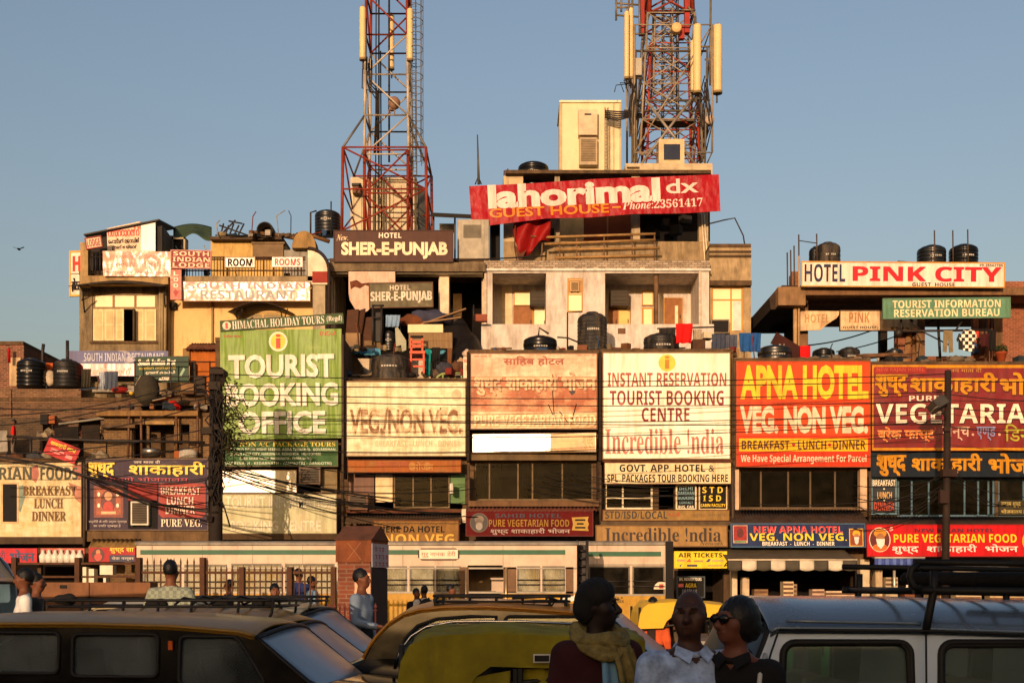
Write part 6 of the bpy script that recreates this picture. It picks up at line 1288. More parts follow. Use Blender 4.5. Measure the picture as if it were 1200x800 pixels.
tank(965, 408, 432, 26, 46.6, 'low black tank left of the brick panel, nearer the red cloth', ribs=4); tank(995, 407, 432, 25, 46.6, 'low black tank with a strap mark beside the boards'); tank(1048, 408, 432, 20, 47.2, 'low black tank behind the boards by the brick panel')
tank(908, 405, 432, 40, 46.0, 'wide black tank under the dark tent shaped cloth', ribs=3)
cloth('red_cloth', 'bright red cloth behind the orange board', 938, 405, 950, 423, 45.6, 'd80f10', nf=1, taper=0)
b = MB(); b.prism([(wx(903,46.4),wz(402,46.4)),(wx(910,46.4),wz(389,46.4)),(wx(938,46.4),wz(406,46.4)),(wx(938,46.4),wz(430,46.4)),(wx(924,46.4),wz(430,46.4)),(wx(918,46.4),wz(408,46.4))], 46.4, 46.46); solo(b, 'tent_cloth', P('3a1a14', .9, var=.3), 'dark maroon cloth pitched like a tent above the orange board', 'cloth')
b = MB(); b.prism([(wx(911,46.3),wz(404,46.3)),(wx(914,46.3),wz(403,46.3)),(wx(918,46.3),wz(406,46.3)),(wx(919,46.3),wz(402,46.3)),(wx(919,46.3),wz(408,46.3)),(wx(911,46.3),wz(406,46.3))], 46.3, 46.33); solo(b, 'white_rag', P('c8c0b4', .9), 'white rag pinned on the tent shaped cloth', 'cloth')
b = MB()
for i in range(9): x = 1000+i*5; plank(b, W(x, 417+rnd.uniform(-2,3), 45.6+i*.05), W(x+36, 414+rnd.uniform(-3,4), 45.7+i*.05), .16, .05)
solo(b, 'stack_of_boards', P('6a4a30', .85, var=.45), 'untidy stack of old boards on the roof under the stained board', 'boards')
b = MB(); b.pbox(1020, 424, 1205, 427, 45.0, .8); solo(b, 'roof_edge_beam', P('3a2c20', .9, var=.4), 'dark beam along the roof edge over the maroon tarpaulin', 'beam')
b = MB()
for i, (px, py, r) in enumerate(((955,421,.18),(975,420,.22),(984,421,.15),(1085,424,.15),(1120,421,.2),(1135,422,.15))): b = MB(); b.ell(W(px,py,45.4), (r*1.6,r,r*.7), fn=lambda p: p*(1+.2*math.sin(p.x*31+p.z*17))); solo(b, 'rubble_lump', P('6a5c4a', .9, var=.4), 'lump of rubble on the roof edge of the right boards', 'rubble', 'rubble lumps on the right roof edge')

# ------------------------------------------------------------------ shop fronts at street level
def awn(px0, px1, pya, pyb, Ya, Yb, m, label, val=None, par=None):
    t = thing('shop_awning', label, 'awning', W((px0+px1)/2, pyb, Ya))
    xa, xb = wx(px0,Yb), wx(px1,Yb); za, zb = wz(pya,Ya), wz(pyb,Yb)
    b = MB(); b.slab(lambda u, v: Vector((xa+(xb-xa)*u, Ya+(Yb-Ya)*v, za+(zb-za)*v-.03*math.sin(math.pi*v)-.012*math.sin(u*30))), 40, 6, (0,.01,-.02)); b.build('canvas', m, t)
    b = MB(); b.tube((xa,Yb,zb), (xb,Yb,zb), .025, 8); b.build('front_bar', P('d8c8a8', .5), t)
    b = MB()
    for x in (xa+.05, xb-.05): b.tube((x,Yb,zb), (x,Ya,za-.9), .02)
    b.build('arm', M_iron, t)
    if val:
        pyc, ms, n = val; zc = wz(pyc, Yb)
        b = MB()
        for i in range(n):
            a = xa+(xb-xa)*i/n; c = xa+(xb-xa)*(i+1)/n
            def fn(u, v):
                return Vector((a+(c-a)*u, Yb+.015*math.sin(u*6.3+i)*v, zb-.03+(zc-zb+.03-.05*math.sin(math.pi*u)*v)*v))
            b.slab(fn, 6, 3, (0,.01,0), i % len(ms))
        b.build('valance', ms, t)
    return t
awn(853, 1004.6, 641, 655.5, 43.6, 41.6, P('5a5040', .85, var=.25, stain=.4), 'grey canvas awning with a pale bar and a striped valance under the blue shop board', (667, [P('4a4438', .85), P('c8bca4', .85)], 9))
vb, vb2 = P('3a4a8a', .85, var=.3, vs=8), P('566aa8', .85, var=.3, vs=8)
awn(1025, 1084, 650, 653, 42.9, 42.3, P('8a8478', .8, stain=.4), 'short awning with a blue valance under the left of the bright red board', (662, [vb, vb2], 14))
awn(1120, 1194, 660, 670, 42.9, 41.6, P('b8b0a0', .8, stain=.4), 'short awning with a blue valance under the right of the bright red board', (681, [vb, vb2], 16))
sign(793, 675, 826, 700, 43.0, 'black notice board listing package tours in the dark shop', I_k, [(sans('SPL. PACKAGE TOURS'), 796, 676.5, 822, 680, I_wd), (sans('AGRA'), 803, 683, 816, 688, I_y), (sans('JAIPUR'), 799, 690, 817, 695, P('8a8a90', .5))], [('rect', 795, 683.5, 801, 687.5, P('d06050', .5))], group=NB, frame=P('3a4448', .6), fw=.04)
for i, (a, c, p, q, m_, l) in enumerate(((858,864,668,720,'cabb9c','pale left door post under the striped awning'),(870,878,676,720,'c8b090','pale inner door post under the striped awning'),(1008,1019,655,740,'cab898','pale pier between the two awning shops'),(1026,1034,665,740,'c0a884','narrow pale pier left of the blue awning shop'))):
    b = MB(); b.pbox(a, p, c, q, 43.7, .4); solo(b, 'door_post', P(m_, .85, stain=.5), l, 'post')
for i, (a, c, p, q, m_) in enumerate(((918,930,681,700,'d8c098'),(930,934,684,700,'a89070'),(952,966,690,705,'c8a890'),(968,1004,692,715,'d0b898'),(1038,1052,676,705,'b0a080'),(1060,1072,690,712,'8a4a28'),(1088,1112,688,715,'c8b088'),(1120,1150,692,715,'c8b490'),(1160,1200,693,715,'b8a078'),(884,900,690,715,'8a6a4a'))):
    b = MB(); b.pbox(a, p, c, q+18, 43.3+.05*i, .5)
    for k in range(3): b.pbox(a+.4, p+2+k*5, c-.4, p+4.5+k*5, 43.26+.05*i, .04, 1)
    solo(b, 'shop_counter', [P(m_, .8, var=.35, stain=.3), P('6a4a34', .7, var=.5, vs=9)], 'stacked goods counter in the dark shop front', 'counter', 'counters and stacked goods in the right shop fronts')
b = MB(); b.path([W(1048,668,42.8), W(1048,688,42.8), W(1056,692,42.8), W(1063,688,42.8), W(1063,676,42.8)], .05); solo(b, 'metal_hoop', P('c8c0b0', .4, .5), 'pale metal hoop hanging in the shop under the bright red board', 'hoop')
for i in range(7):
    b = MB(); b.lathe([(.12,0),(.14,.25),(.06,.36),(.05,.46)], W(50.5+i*7.2, 659, 42.9), 12); solo(b, 'glass_jar', P('d8d0c0', .3, var=.2), 'pale bottle in the row under the pale red shop board', 'bottle', 'bottles lined up under the pale red shop board')
for i, (a, p, c, q) in enumerate(((96,664,101,690),(104,666,110,690),(117,662,132,673),(121,676,124,690))):
    b = MB(); b.pbox(a, p, c, q, 42.6, .4); solo(b, 'display_stand', P('d8ccb0', .6, stain=.2), ('upright white panel, far left of the group in the shop behind the fence', 'upright white panel beside the far left one behind the fence', 'small white framed panel under the red picture board', 'thin white post under the small framed panel')[i], 'panel')

# ------------------------------------------------------------------ buses
M_bw_ = P('c6ae94', .5, var=.2, stain=.28, stain_c='6a5844'); M_by = P('b8880e', .5, var=.3, stain=.4); M_bg = P('2c5c40', .55, var=.25); M_bgl = glass('e8e4d4', .96, .08, .34, .6, 'cdc8ac'); M_bgd = glass('8a8a80', .75, .08, .03, .5)
def bus(name, label, Y, x0p, x1p, band, stripe, wins, door, low, dark=False, W_=2.45, curtains=(), rear='right'):
    t = thing(name, label, 'bus', (wx((x0p+x1p)/2,Y), Y+W_/2, 0)); x0, x1 = wx(x0p,Y), wx(x1p,Y)
    zr, zband, zl = wz(632.5,Y), wz(band,Y), wz(low,Y)
    hs = [(wx(a,Y), wx(c,Y), wz(q,Y), wz(p,Y)) for a,p,c,q in wins+door]
    zc = wz(637.5, Y)
    b = MB(); b.wallholes(x0, x1, zl, zc, Y, Y+.07, hs); b.wallholes(x0, x1, zl, zc, Y+W_-.07, Y+W_, [h for h in hs if h[2] > 1])
    b.box(x0, x0+.07, Y+.07, Y+W_-.07, .5, zc); b.box(x1-.07, x1, Y+.07, Y+W_-.07, .5, zc); b.build('side_panel', M_bw_, t)
    b = MB(); b.wallholes(x0, x1, .42, zl, Y-.004, Y+.07, [(h[0],h[1],.42,zl) for h in [(wx(d[0],Y), wx(d[2],Y)) for d in door]] if door else []); b.box(x0, x1, Y+W_-.07, Y+W_+.004, .42, zl); b.build('lower_panel', M_by, t)
    b = MB()
    def fn(u, v):
        a = math.pi*v; yy = Y+W_/2-(W_/2+.02)*math.copysign(abs(math.cos(a))**.55, math.cos(a)); return Vector((x0-.04+(x1-x0+.08)*u, yy, zc+(zr-zc)*math.sin(a)**.6))
    b.slab(fn, 24, 18, (0,0,-.03)); b.build('roof', P('8f8676', .6, var=.35, stain=.4), t)
    b = MB(); b.box(x0+.1, x1-.3, Y-.012, Y-.003, wz(stripe[1],Y), wz(stripe[0],Y)); b.build('stripe', M_bg, t)
    b = MB(); b.box(x0, x1, Y-.02, Y-.002, zband-.03, zband+.01); b.box(x0, x1, Y-.02, Y-.006, zl-.02, zl+.03)
    for i in range(int((x1-x0)/1.3)): b.box(x0+1.3*i+.4, x0+1.3*i+.42, Y-.008, Y-.002, zband, zc)
    b.build('moulding', P('8a8272', .5, .3, stain=.3), t)
    for (a, p, c, q) in wins:
        f = MB(); xa, xb, za, zb_ = wx(a,Y), wx(c,Y), wz(q,Y), wz(p,Y)
        f.box(xa, xb, Y-.01, Y+.06, zb_-.04, zb_+.002); f.box(xa, xb, Y-.01, Y+.06, za-.002, za+.04); f.box(xa-.002, xa+.04, Y-.012, Y+.06, za+.04, zb_-.04); f.box(xb-.04, xb+.002, Y-.012, Y+.06, za+.04, zb_-.04)
        n = max(1, int((xb-xa)/.7))
        for i in range(1, n): f.box(xa+(xb-xa)*i/n-.02, xa+(xb-xa)*i/n+.02, Y-.005, Y+.05, za+.04, zb_-.04)
        w = f.build('window', P('5a5448', .5, .3), t)
        g = MB(); g.box(xa+.03, xb-.03, Y+.02, Y+.026, za+.03, zb_-.03); g.build('pane', M_bgd if dark else M_bgl, w)
        r = MB()
        for k in (.3, .48): r.tube((xa, Y-.03, za+(zb_-za)*k), (xb, Y-.03, za+(zb_-za)*k), .018)
        r.build('window_bar', M_iron, w)
    for i, (a, p, c, q, m) in enumerate(curtains):
        cb = MB(); xa, xb, za, zb_ = wx(a,Y), wx(c,Y), wz(q,Y), wz(p,Y)
        cb.slab(lambda u, v: Vector((xa+(xb-xa)*u, Y+.14+.03*math.sin(u*40), zb_+(za-zb_)*v)), 40, 2, (0,.01,0)); cb.build('curtain', P(m, .85, var=.15), t)
    b = MB(); b.box(x0+.08, x1-.08, Y+.09, Y+W_-.09, .55, .62)
    b.build('floor', M_dark, t)
    b = MB()
    for i in range(int((x1-x0-1)/.85)):
        for yy in (Y+.2, Y+W_-1.1): b.box(x0+.7+i*.85, x0+.8+i*.85, yy, yy+.9, .95, 1.75); b.box(x0+.8+i*.85, x0+1.2+i*.85, yy, yy+.9, .95, 1.08)
    b.build('seat_row', P('3a4438', .8), t)
    for xx in (x0+(x1-x0)*.2, x0+(x1-x0)*.76):
        for yy in (Y-.02, Y+W_-.27):
            w = MB(); w.lathe([(.2,0),(.46,.0),(.5,.04),(.5,.24),(.46,.28),(.2,.28)], (0,0,0), 24); w.v = [(v[0]+xx, v[2]+yy, v[1]+.5) for v in w.v]; o = w.build('wheel', M_dark, t)
            w = MB(); w.lathe([(.05,-.05),(.24,-.02),(.25,.02),(.2,.03)], (0,0,0), 16); w.v = [(v[0]+xx, v[2]+yy, v[1]+.5) for v in w.v]; w.build('hub', P('8a8272', .5, .5), o)
    return t
bus1 = bus('city_bus', 'long cream bus with a green stripe and yellow skirt beyond the fence', 31.0, 160, 676, 665, (644, 649.5), [(168,661,212,700),(216,661,266,700),(271,660,330,700),(334,660,392,700),(449,663,477,694),(480,663,509,694),(511,663,540,694),(606,663,633,694),(635.5,663,662,694)], [(548,662,590,738)], 694,
   curtains=((178,662,266,699,'f0d090'),(273,661,331,699,'f0dca0'),(338,661,390,699,'ecd496'),(616,666,634,693,'e8dcc0'),(484,666,496,693,'b0a888'),(512,667,536,680,'d8d4b0'),(452,667,472,690,'d0ccb0'),(640,667,657,692,'d8ccb8')))
Yb = 31.0
b = MB(); b.prism([(wx(490+4,Yb),wz(656,Yb)),(wx(534,Yb),wz(656,Yb)),(wx(538,Yb),wz(653,Yb)),(wx(538,Yb),wz(645,Yb)),(wx(534,Yb),wz(642,Yb)),(wx(494,Yb),wz(642,Yb)),(wx(490,Yb),wz(645,Yb)),(wx(490,Yb),wz(653,Yb))], Yb-.05, Yb-.002); o = b.build('destination_box', P('3a241c', .6), bus1)
b = MB(); b.pbox(491.5, 643.5, 536.5, 654.5, Yb-.06, .008); b.build('destination_board', P('e8c8a8', .4, var=.2), o)
l = MB().build('lettering', [P('f4e4cc', .5), P('8a6a50', .5)], o, True)
bo = LOC[bus1.name]
TEXTJOBS.append((l, [('गुरु नानक डेरी', wx(494,Yb)-bo[0], wz(653,Yb), wx(534,Yb)-bo[0], wz(645.5,Yb), Yb-.064-bo[1], 1, 0, .01)]))
b = MB(); b.pbox(538.5, 664, 549, 738, Yb-.03, .1); b.pbox(590, 664, 605, 694, Yb-.02, .05); b.pbox(663, 664, 672, 698, Yb-.02, .05); b.build('door_pillar', P('6a4e34', .6, .2, stain=.4), bus1)
b = MB(); b.tube(W(593,664,Yb-.06), W(593,738,Yb-.06), .035, 8); b.tube(W(546,664,Yb-.06), W(546,738,Yb-.06), .03, 8); b.build('grab_rail', P('c8a878', .3, .7), bus1)
b = MB(); b.pbox(549, 700, 589, 703, Yb+.1, .5); b.pbox(549, 720, 589, 723, Yb+.02, .3); b.build('step', M_dark, bus1)
b = MB(); b.prism([(wx(x,Yb),wz(y,Yb)) for x, y in ((640,706),(676,696),(676,702),(650,711))], Yb-.012, Yb-.005); b.prism([(wx(x,Yb),wz(y,Yb)) for x, y in ((638,716),(676,706),(676,716),(648,720))], Yb-.012, Yb-.005); b.build('white_flash', P('d8d8c8', .6), bus1)
b = MB()
for x in (676.5, 688): b.path([W(x, 742, Yb+.6), W(x, 640, Yb+.6), W(x, 634, Yb+.9)], .045)
for i in range(9): b.tube(W(676.5, 645+i*9, Yb+.6), W(688, 645+i*9, Yb+.6), .03)
b.pbox(676, 638, 689, 720, Yb+.75, .12); b.build('rear_ladder', M_iron, bus1)
bus2 = bus('city_bus', 'second cream bus with a green stripe half hidden behind the long one', 34.2, 470, 787, 661, (646, 651.5), [(500,664,560,697),(600,664,672,697),(690,663,738,697),(741,663,779,697)], [], 697, dark=True)
Yc = 34.2
b = MB(); b.pbox(780, 634, 789, 735, Yc-.06, .3); b.pbox(690, 664, 716, 697, Yc+.1, .1); b.build('front_pillar', M_dark, bus2)
b = MB(); 
n = 12; pts = [(wx(775+9*math.cos(math.pi*k/n),Yc), wz(690-9*math.sin(math.pi*k/n),Yc)) for k in range(n+1)]; b.prism(pts, Yc-.02, Yc-.008); b.build('round_sticker', P('e0cdb0', .6), bus2)
b = MB(); b.pbox(772.5, 684, 777.5, 689, Yc-.03, .008); b.build('red_cross', P('b04030', .6), bus2)
l = MB().build('lettering', [P('3a3018', .6)], bus2, True); bo = LOC[bus2.name]
TEXTJOBS.append((l, [(sans('DLP'), wx(721,Yc)-bo[0], wz(701.5,Yc), wx(730,Yc)-bo[0], wz(699,Yc), Yc-.012-bo[1], 0, 0, 0), (sans('3088'), wx(720,Yc)-bo[0], wz(706,Yc), wx(731,Yc)-bo[0], wz(702.5,Yc), Yc-.012-bo[1], 0, 0, 0)]))

# ------------------------------------------------------------------ iron fence, barrier, brick pillar on the island
M_fn = P('503018', .7, .2, var=.5, vs=5)
fn_ = thing('iron_fence', 'rusty iron fence with pointed palings along the traffic island', 'fence', (wx(210,25), 25, .2))
def palings(px0, px1, top, bot, Y, step, name='paling'):
    n = int((px1-px0)/step); b = MB()
    for i in range(n+1):
        p = px0+(px1-px0)*i/n; x = wx(p, Y); zt_, zb_ = wz(top,Y), .2
        b.box(x-.014, x+.014, Y-.012, Y+.012, zb_, zt_); b.add([(x-.02,Y-.012,zt_),(x+.02,Y-.012,zt_),(x+.02,Y+.012,zt_),(x-.02,Y+.012,zt_),(x,Y,zt_+.12)], [(0,1,4),(1,2,4),(2,3,4),(3,0,4)])
    o = b.build(name, M_fn, fn_); return o
b = MB()
for a, c in ((16,160),): 
    for p in (660, 675.5): b.box(wx(a,25), wx(c,25), 24.97, 25.03, wz(p+1.2,25), wz(p-1.2,25))
b.box(wx(160,25), wx(392,25), 24.965, 25.035, wz(672,25), wz(669,25)); b.box(wx(160,25), wx(392,25), 24.965, 25.035, .45, .5); b.build('rail', M_fn, fn_)
palings(165, 243, 659, 0, 25.0, 7.6); palings(246, 390, 668, 0, 25.02, 6.3)
for p in (18, 92, 163, 238, 284, 340, 391): b = MB(); b.box(wx(p,25)-.05, wx(p,25)+.05, 24.9, 25.1, .2, wz(653 if p < 240 else 664, 25)); b.build('post', P('4e2e18', .7, .2, var=.5), fn_)
b = MB(); b.pbox(47, 682, 176, 699, 23.0, .5); b.pbox(100, 682, 104, 699, 22.97, .06); b.pbox(70, 685, 78, 689, 22.98, .04, 1); b.box(wx(47,23), wx(176,23), 23.05, 23.4, .2, wz(699,23)-.002, 2); solo(b, 'road_barrier', [P('7a4e2c', .7, var=.3, stain=.4), M_dark, P('5a3c26', .8)], 'brown sheet metal barrier with a dark slot below the fence', 'barrier')
pb = thing('brick_pillar', 'square brick pillar with a gabled plaster top at the end of the fence', 'pillar', (wx(420,24), 24.6, .2), (0,0,R(-16)))
k = 24/F; M_pl = P('7e4628', .88, var=.35, stain=.55)
hw, hd_ = 21*k, .42; ze, zm, zt3 = wz(632,24)-.2, wz(658,24)-.2, wz(614,24)-.2
MB().box(-hw, hw, -hd_, hd_, 0, zm).build('shaft', brick('7c3e26','64321e','7a5a44', .45), pb, True)
MB().box(-hw-.03, hw+.03, -hd_-.03, hd_+.03, zm, ze).build('plaster_band', M_pl, pb, True)
b = MB(); b.prism([(-hd_-.06,ze),(hd_+.06,ze),(.02,zt3)], -hw-.05, hw+.05, mp=lambda x,y,z:(y,x,z)); b.build('gabled_cap', P('5a3828', .9, var=.3, stain=.5), pb, True)
b = MB(); b.rbox((.02,-hd_-.034,(zm+ze)/2), (.012,.006,.45), (0,R(40),0)); b.rbox((.02,-hd_-.036,(zm+ze)/2), (.012,.006,.45), (0,R(-40),0)); b.build('chalk_cross', P('9a6a48', .9), pb, True)
b = MB(); b.slab(lambda u, v: Vector((.0+.36*u+.02*math.sin(v*3), -hd_-.008-.006*math.sin(u*8+v*4), wz(670,24)-.2-.5*v+.02*math.sin(u*5))), 10, 10, (0,.004,0)); b.build('pasted_notice', P('d8a888', .85, var=.2, vs=6), pb, True)
b = MB(); b.box(hw+.032, hw+.05, -hd_-.02, hd_+.02, wz(664,24)-.2, wz(636,24)-.2); o = b.build('name_plate', P('9a96a0', .6, var=.2, stain=.3), pb, True)
b = MB(); b.box(hw+.005, hw+.028, -hd_-.01, hd_+.01, .0, wz(664,24)-.21); b.build('side_shade', P('2a2426', .8, var=.4), pb, True)  # shade of the side face put in as a dark sheet
b = MB()
zz = wz(636,24)-.2
for r_, n in ((0,3),(1,4),(2,4)):
    for i in range(n):
        y = -hd_+.12+i*.19; z = zz-.08-r_*.15
        b.box(hw+.05, hw+.054, y, y+.1, z-.012, z+.006); b.box(hw+.05, hw+.054, y+.02+.03*((i+r_) % 2), y+.04+.03*((i+r_) % 2), z-.085, z-.012); b.box(hw+.05, hw+.054, y+.05, y+.1, z-.06, z-.045)
b.build('plate_marks', P('6a2430', .6), o, True)
fl = thing('low_iron_fence', 'low dark red spiked fence right of the brick pillar', 'fence', (wx(405,22), 22, .2))
b = MB()
for i in range(10): p = 386+i*6; b.tube((wx(p,21.6),21.6,.2), (wx(p,21.6),21.6,wz(711,21.6)), .016, 5); b.add([(wx(p,21.6)-.03,21.59,wz(711,21.6)),(wx(p,21.6)+.03,21.59,wz(711,21.6)),(wx(p,21.6)+.03,21.61,wz(711,21.6)),(wx(p,21.6)-.03,21.61,wz(711,21.6)),(wx(p,21.6),21.6,wz(711,21.6)+.08)], [(0,1,4),(1,2,4),(2,3,4),(3,0,4)])
b.build('spike', P('5a2018', .7), fl); b = MB(); b.box(wx(384,21.6), wx(442,21.6), 21.59, 21.61, wz(715,21.6), wz(714,21.6)); b.build('rail', P('5a2018', .7), fl)

# ------------------------------------------------------------------ poles and wires
Yp = 38.6
up_ = thing('utility_pole', 'thick dark utility pole draped with cables beside the tall green board', 'utility pole', (wx(252,Yp), Yp, 0))
MB().tube((wx(252,Yp),Yp,.1), W(253.5,431,Yp), .24, 12, 0, .21).build('mast', P('241c16', .8, var=.4), up_)
b = MB(); b.pbox(245, 432, 262, 438, Yp-.3, .6); b.pbox(236, 500, 252, 508, Yp-.35, .3); b.pbox(244, 447, 258, 456, Yp-.4, .3); b.build('cross_arm', P('2e241a', .8), up_)
b = MB()
for i in range(7): b.rbox(W(243+rnd.random()*18, 440+i*26+rnd.random()*12, Yp-.35), (.14,.14,.16+.1*rnd.random()), (rnd.random(), rnd.random(), rnd.random()))
b.build('junction_box', P('2a2018', .8, var=.5), up_)
for i in range(26):
    b = MB(); x0_, y0_ = 246+rnd.random()*14, 432+rnd.random()*120; pts = []
    for k in range(7): pts.append(W(x0_+rnd.uniform(-7, 7)+ (k*rnd.uniform(0,3) if i % 3 == 0 else 0), y0_+k*rnd.uniform(4, 12), Yp-.32+.1*math.sin(k+i)))
    b.path(pts, .026, 5); solo(b, 'cable_tangle', P('1c1612', .7), 'loose black cable wound round the thick utility pole', 'cable', 'cables wound round the thick utility pole')
cr = thing('creeper', 'dry thin leaved creeper hanging from the thick utility pole over the green board', 'creeper', W(275, 540, Yp-.2))
b = MB(); lf = MB()
for i in range(26):
    x0_, y0_ = 262, 445+rnd.random()*95; dx = rnd.uniform(6, 30); dy = rnd.uniform(-10, 30)
    pts = [W(x0_+dx*t+2*math.sin(t*7+i), y0_+dy*t*t-8*math.sin(math.pi*t)*rnd.random(), Yp-.25+.5*t*math.sin(i)) for t in [k/7 for k in range(8)]]
    b.path(pts, .016, 4)
    for k in range(26):
        p = pts[rnd.randint(1, 7)]+Vector((rnd.uniform(-.12,.12), rnd.uniform(-.12,.12), rnd.uniform(-.12,.12))); q = Euler((rnd.random()*6, rnd.random()*6, rnd.random()*6)).to_matrix()
        lf.add([p+q @ Vector(v) for v in ((0,0,0),(.026,.045,.01),(0,.11,0),(-.026,.045,.01))], [(0,1,2,3)])
b.build('stem', P('3a2a18', .9), cr); lf.build('leaves', P('2c3014', .8, var=.5), cr)
Yl = 41.2
lp = thing('street_lamp', 'dark lamp post with a box shaped lamp head in front of the maroon board', 'street lamp', (wx(1110,Yl), Yl, .14))
MB().tube((wx(1107,Yl),Yl,.14), W(1111,434,Yl), .14, 10, 0, .11).build('post', P('2a1e16', .8, var=.4), lp)
b = MB(); b.tube(W(1110,496,Yl), W(1101,470,Yl-.3), .04); b.tube(W(1111,470,Yl), W(1100,474,Yl-.3), .03); b.build('arm', M_iron, lp)
b = MB(); b.rbox(W(1099,474,Yl-.4), (.5,.5,.34), (R(-25),R(-28),R(20))); o = b.build('lamp_head', P('4a4640', .5, .3), lp)
b = MB(); b.rbox(W(1097,479,Yl-.5), (.42,.44,.02), (R(-25),R(-28),R(20))); b.build('lamp_glass', P('8a8478', .2), o)
b = MB(); b.pbox(1105, 549, 1122, 558, Yl-.3, .3); b.pbox(1102, 574, 1112, 589, Yl-.36, .2); b.pbox(1107, 500, 1114, 505, Yl-.22, .2); b.build('junction_box', P('2e1c14', .8), lp)
def wire(a, c, sag, Ya, Yb_, label, group, r=.016, n=14):
    pa, pc = W(*a, Ya), W(*c, Yb_)
    pts = [pa.lerp(pc, t/n)-Vector((0,0,sag*4*(t/n)*(1-t/n))) for t in range(n+1)]
    return solo(MB().path(pts, r, 4), 'overhead_wire', P('14110e', .7, var=0), label, 'wire', group)
GW, LW = 'overhead wires strung across the fronts', 'thin black overhead wire sagging across the front of the buildings'
for i, (a, c, s) in enumerate((((252,452),(1112,446),.12),((252,461),(1112,459),.2),((252,468),(1112,470),.18),((252,487),(1112,484),.25),((252,490),(1112,497),.1),((252,506),(1112,492),.35),((252,527),(1112,508),.3),((252,438),(1112,438),.25),
        ((1112,446),(1300,441),.1),((1112,462),(1300,470),.12),((1112,478),(1300,476),.15),((1112,500),(1300,511),.1))):
    wire(a, c, s, Yp if a[0] < 300 else Yl, Yl, LW, GW)
for i, (a, c, s) in enumerate((((-120,500),(252,445),.5),((-120,482),(252,438),.6),((-120,516),(252,470),.5),((-120,468),(252,466),.35),((-120,528),(252,500),.4),((-120,540),(252,520),.3))):
    wire(a, c, s, 38.0, Yp, 'thin black overhead wire running down to the thick pole from the left', 'overhead wires left of the thick pole', .018)
for i in range(12):
    y0_ = rnd.uniform(520, 560)
    wire((252, y0_), (rnd.choice((440, 470, 540, 560)), y0_+rnd.uniform(20, 70)), rnd.uniform(.05, .5), Yp, 42.8, 'slack service cable drooping from the thick pole to the shop fronts', 'service cables from the thick pole', .016)
for i in range(12):
    y0_ = rnd.uniform(525, 575)
    wire((1110, y0_), (rnd.choice((880, 940, 1000, 1030, 1180, 1210)), y0_+rnd.uniform(5, 60)), rnd.uniform(.1, .7), Yl, 42.6, 'slack service cable drooping from the lamp post to the shop fronts', 'service cables from the lamp post', .015)
for i in range(7):
    y0_ = rnd.uniform(545, 580)
    wire((rnd.uniform(560, 720), y0_), (rnd.uniform(780, 870), y0_+rnd.uniform(5, 25)), rnd.uniform(.1, .3), 43.0, 43.0, 'slack cable looped along the front below the white reservation board', 'slack cables on the middle fronts', .014)
for i in range(6):
    wire((96+rnd.uniform(0,10), 545+i*4), (250, 560+i*9), rnd.uniform(.1, .5), 43.0, Yp, 'slack cable hanging in front of the purple board', 'slack cables over the purple board', .018)
b = MB(); b.path([W(-60,525,43), W(60,545,42.6), W(95,556,42.4), W(120,562,42.2), W(180,590,41), W(250,600,Yp)], .05, 6); solo(b, 'thick_cable', M_iron, 'thick bunched cable crossing the weathered board towards the purple one', 'cable')
wire((386,313), (640,300), .0, 50.2, 49.3, 'thin wire along the slab edge under the brown roof sign', None, .03); wire((940,405), (1032,383), .15, 52, 52, 'thin wire sagging between the columns of the right roof frame, the upper one', None, .03); wire((980,412), (1100,372), .2, 53, 53, 'thin wire sagging between the columns of the right roof frame, the lower one', None, .025)
bd = MB(); bd.ell((0,0,0), (.16,.42,.12)); bd.slab(lambda u, v: Vector((-.7+1.4*u, -.15+.3*v-.1*abs(u-.5), .25*abs(u-.5)*2)), 8, 2, (0,0,.01)); bd.v = [(v[0]+W(22,292,150).x, v[1]+150, v[2]+W(22,292,150).z) for v in bd.v]; solo(bd, 'flying_bird', M_dark, 'tiny dark bird in the sky far left', 'bird')

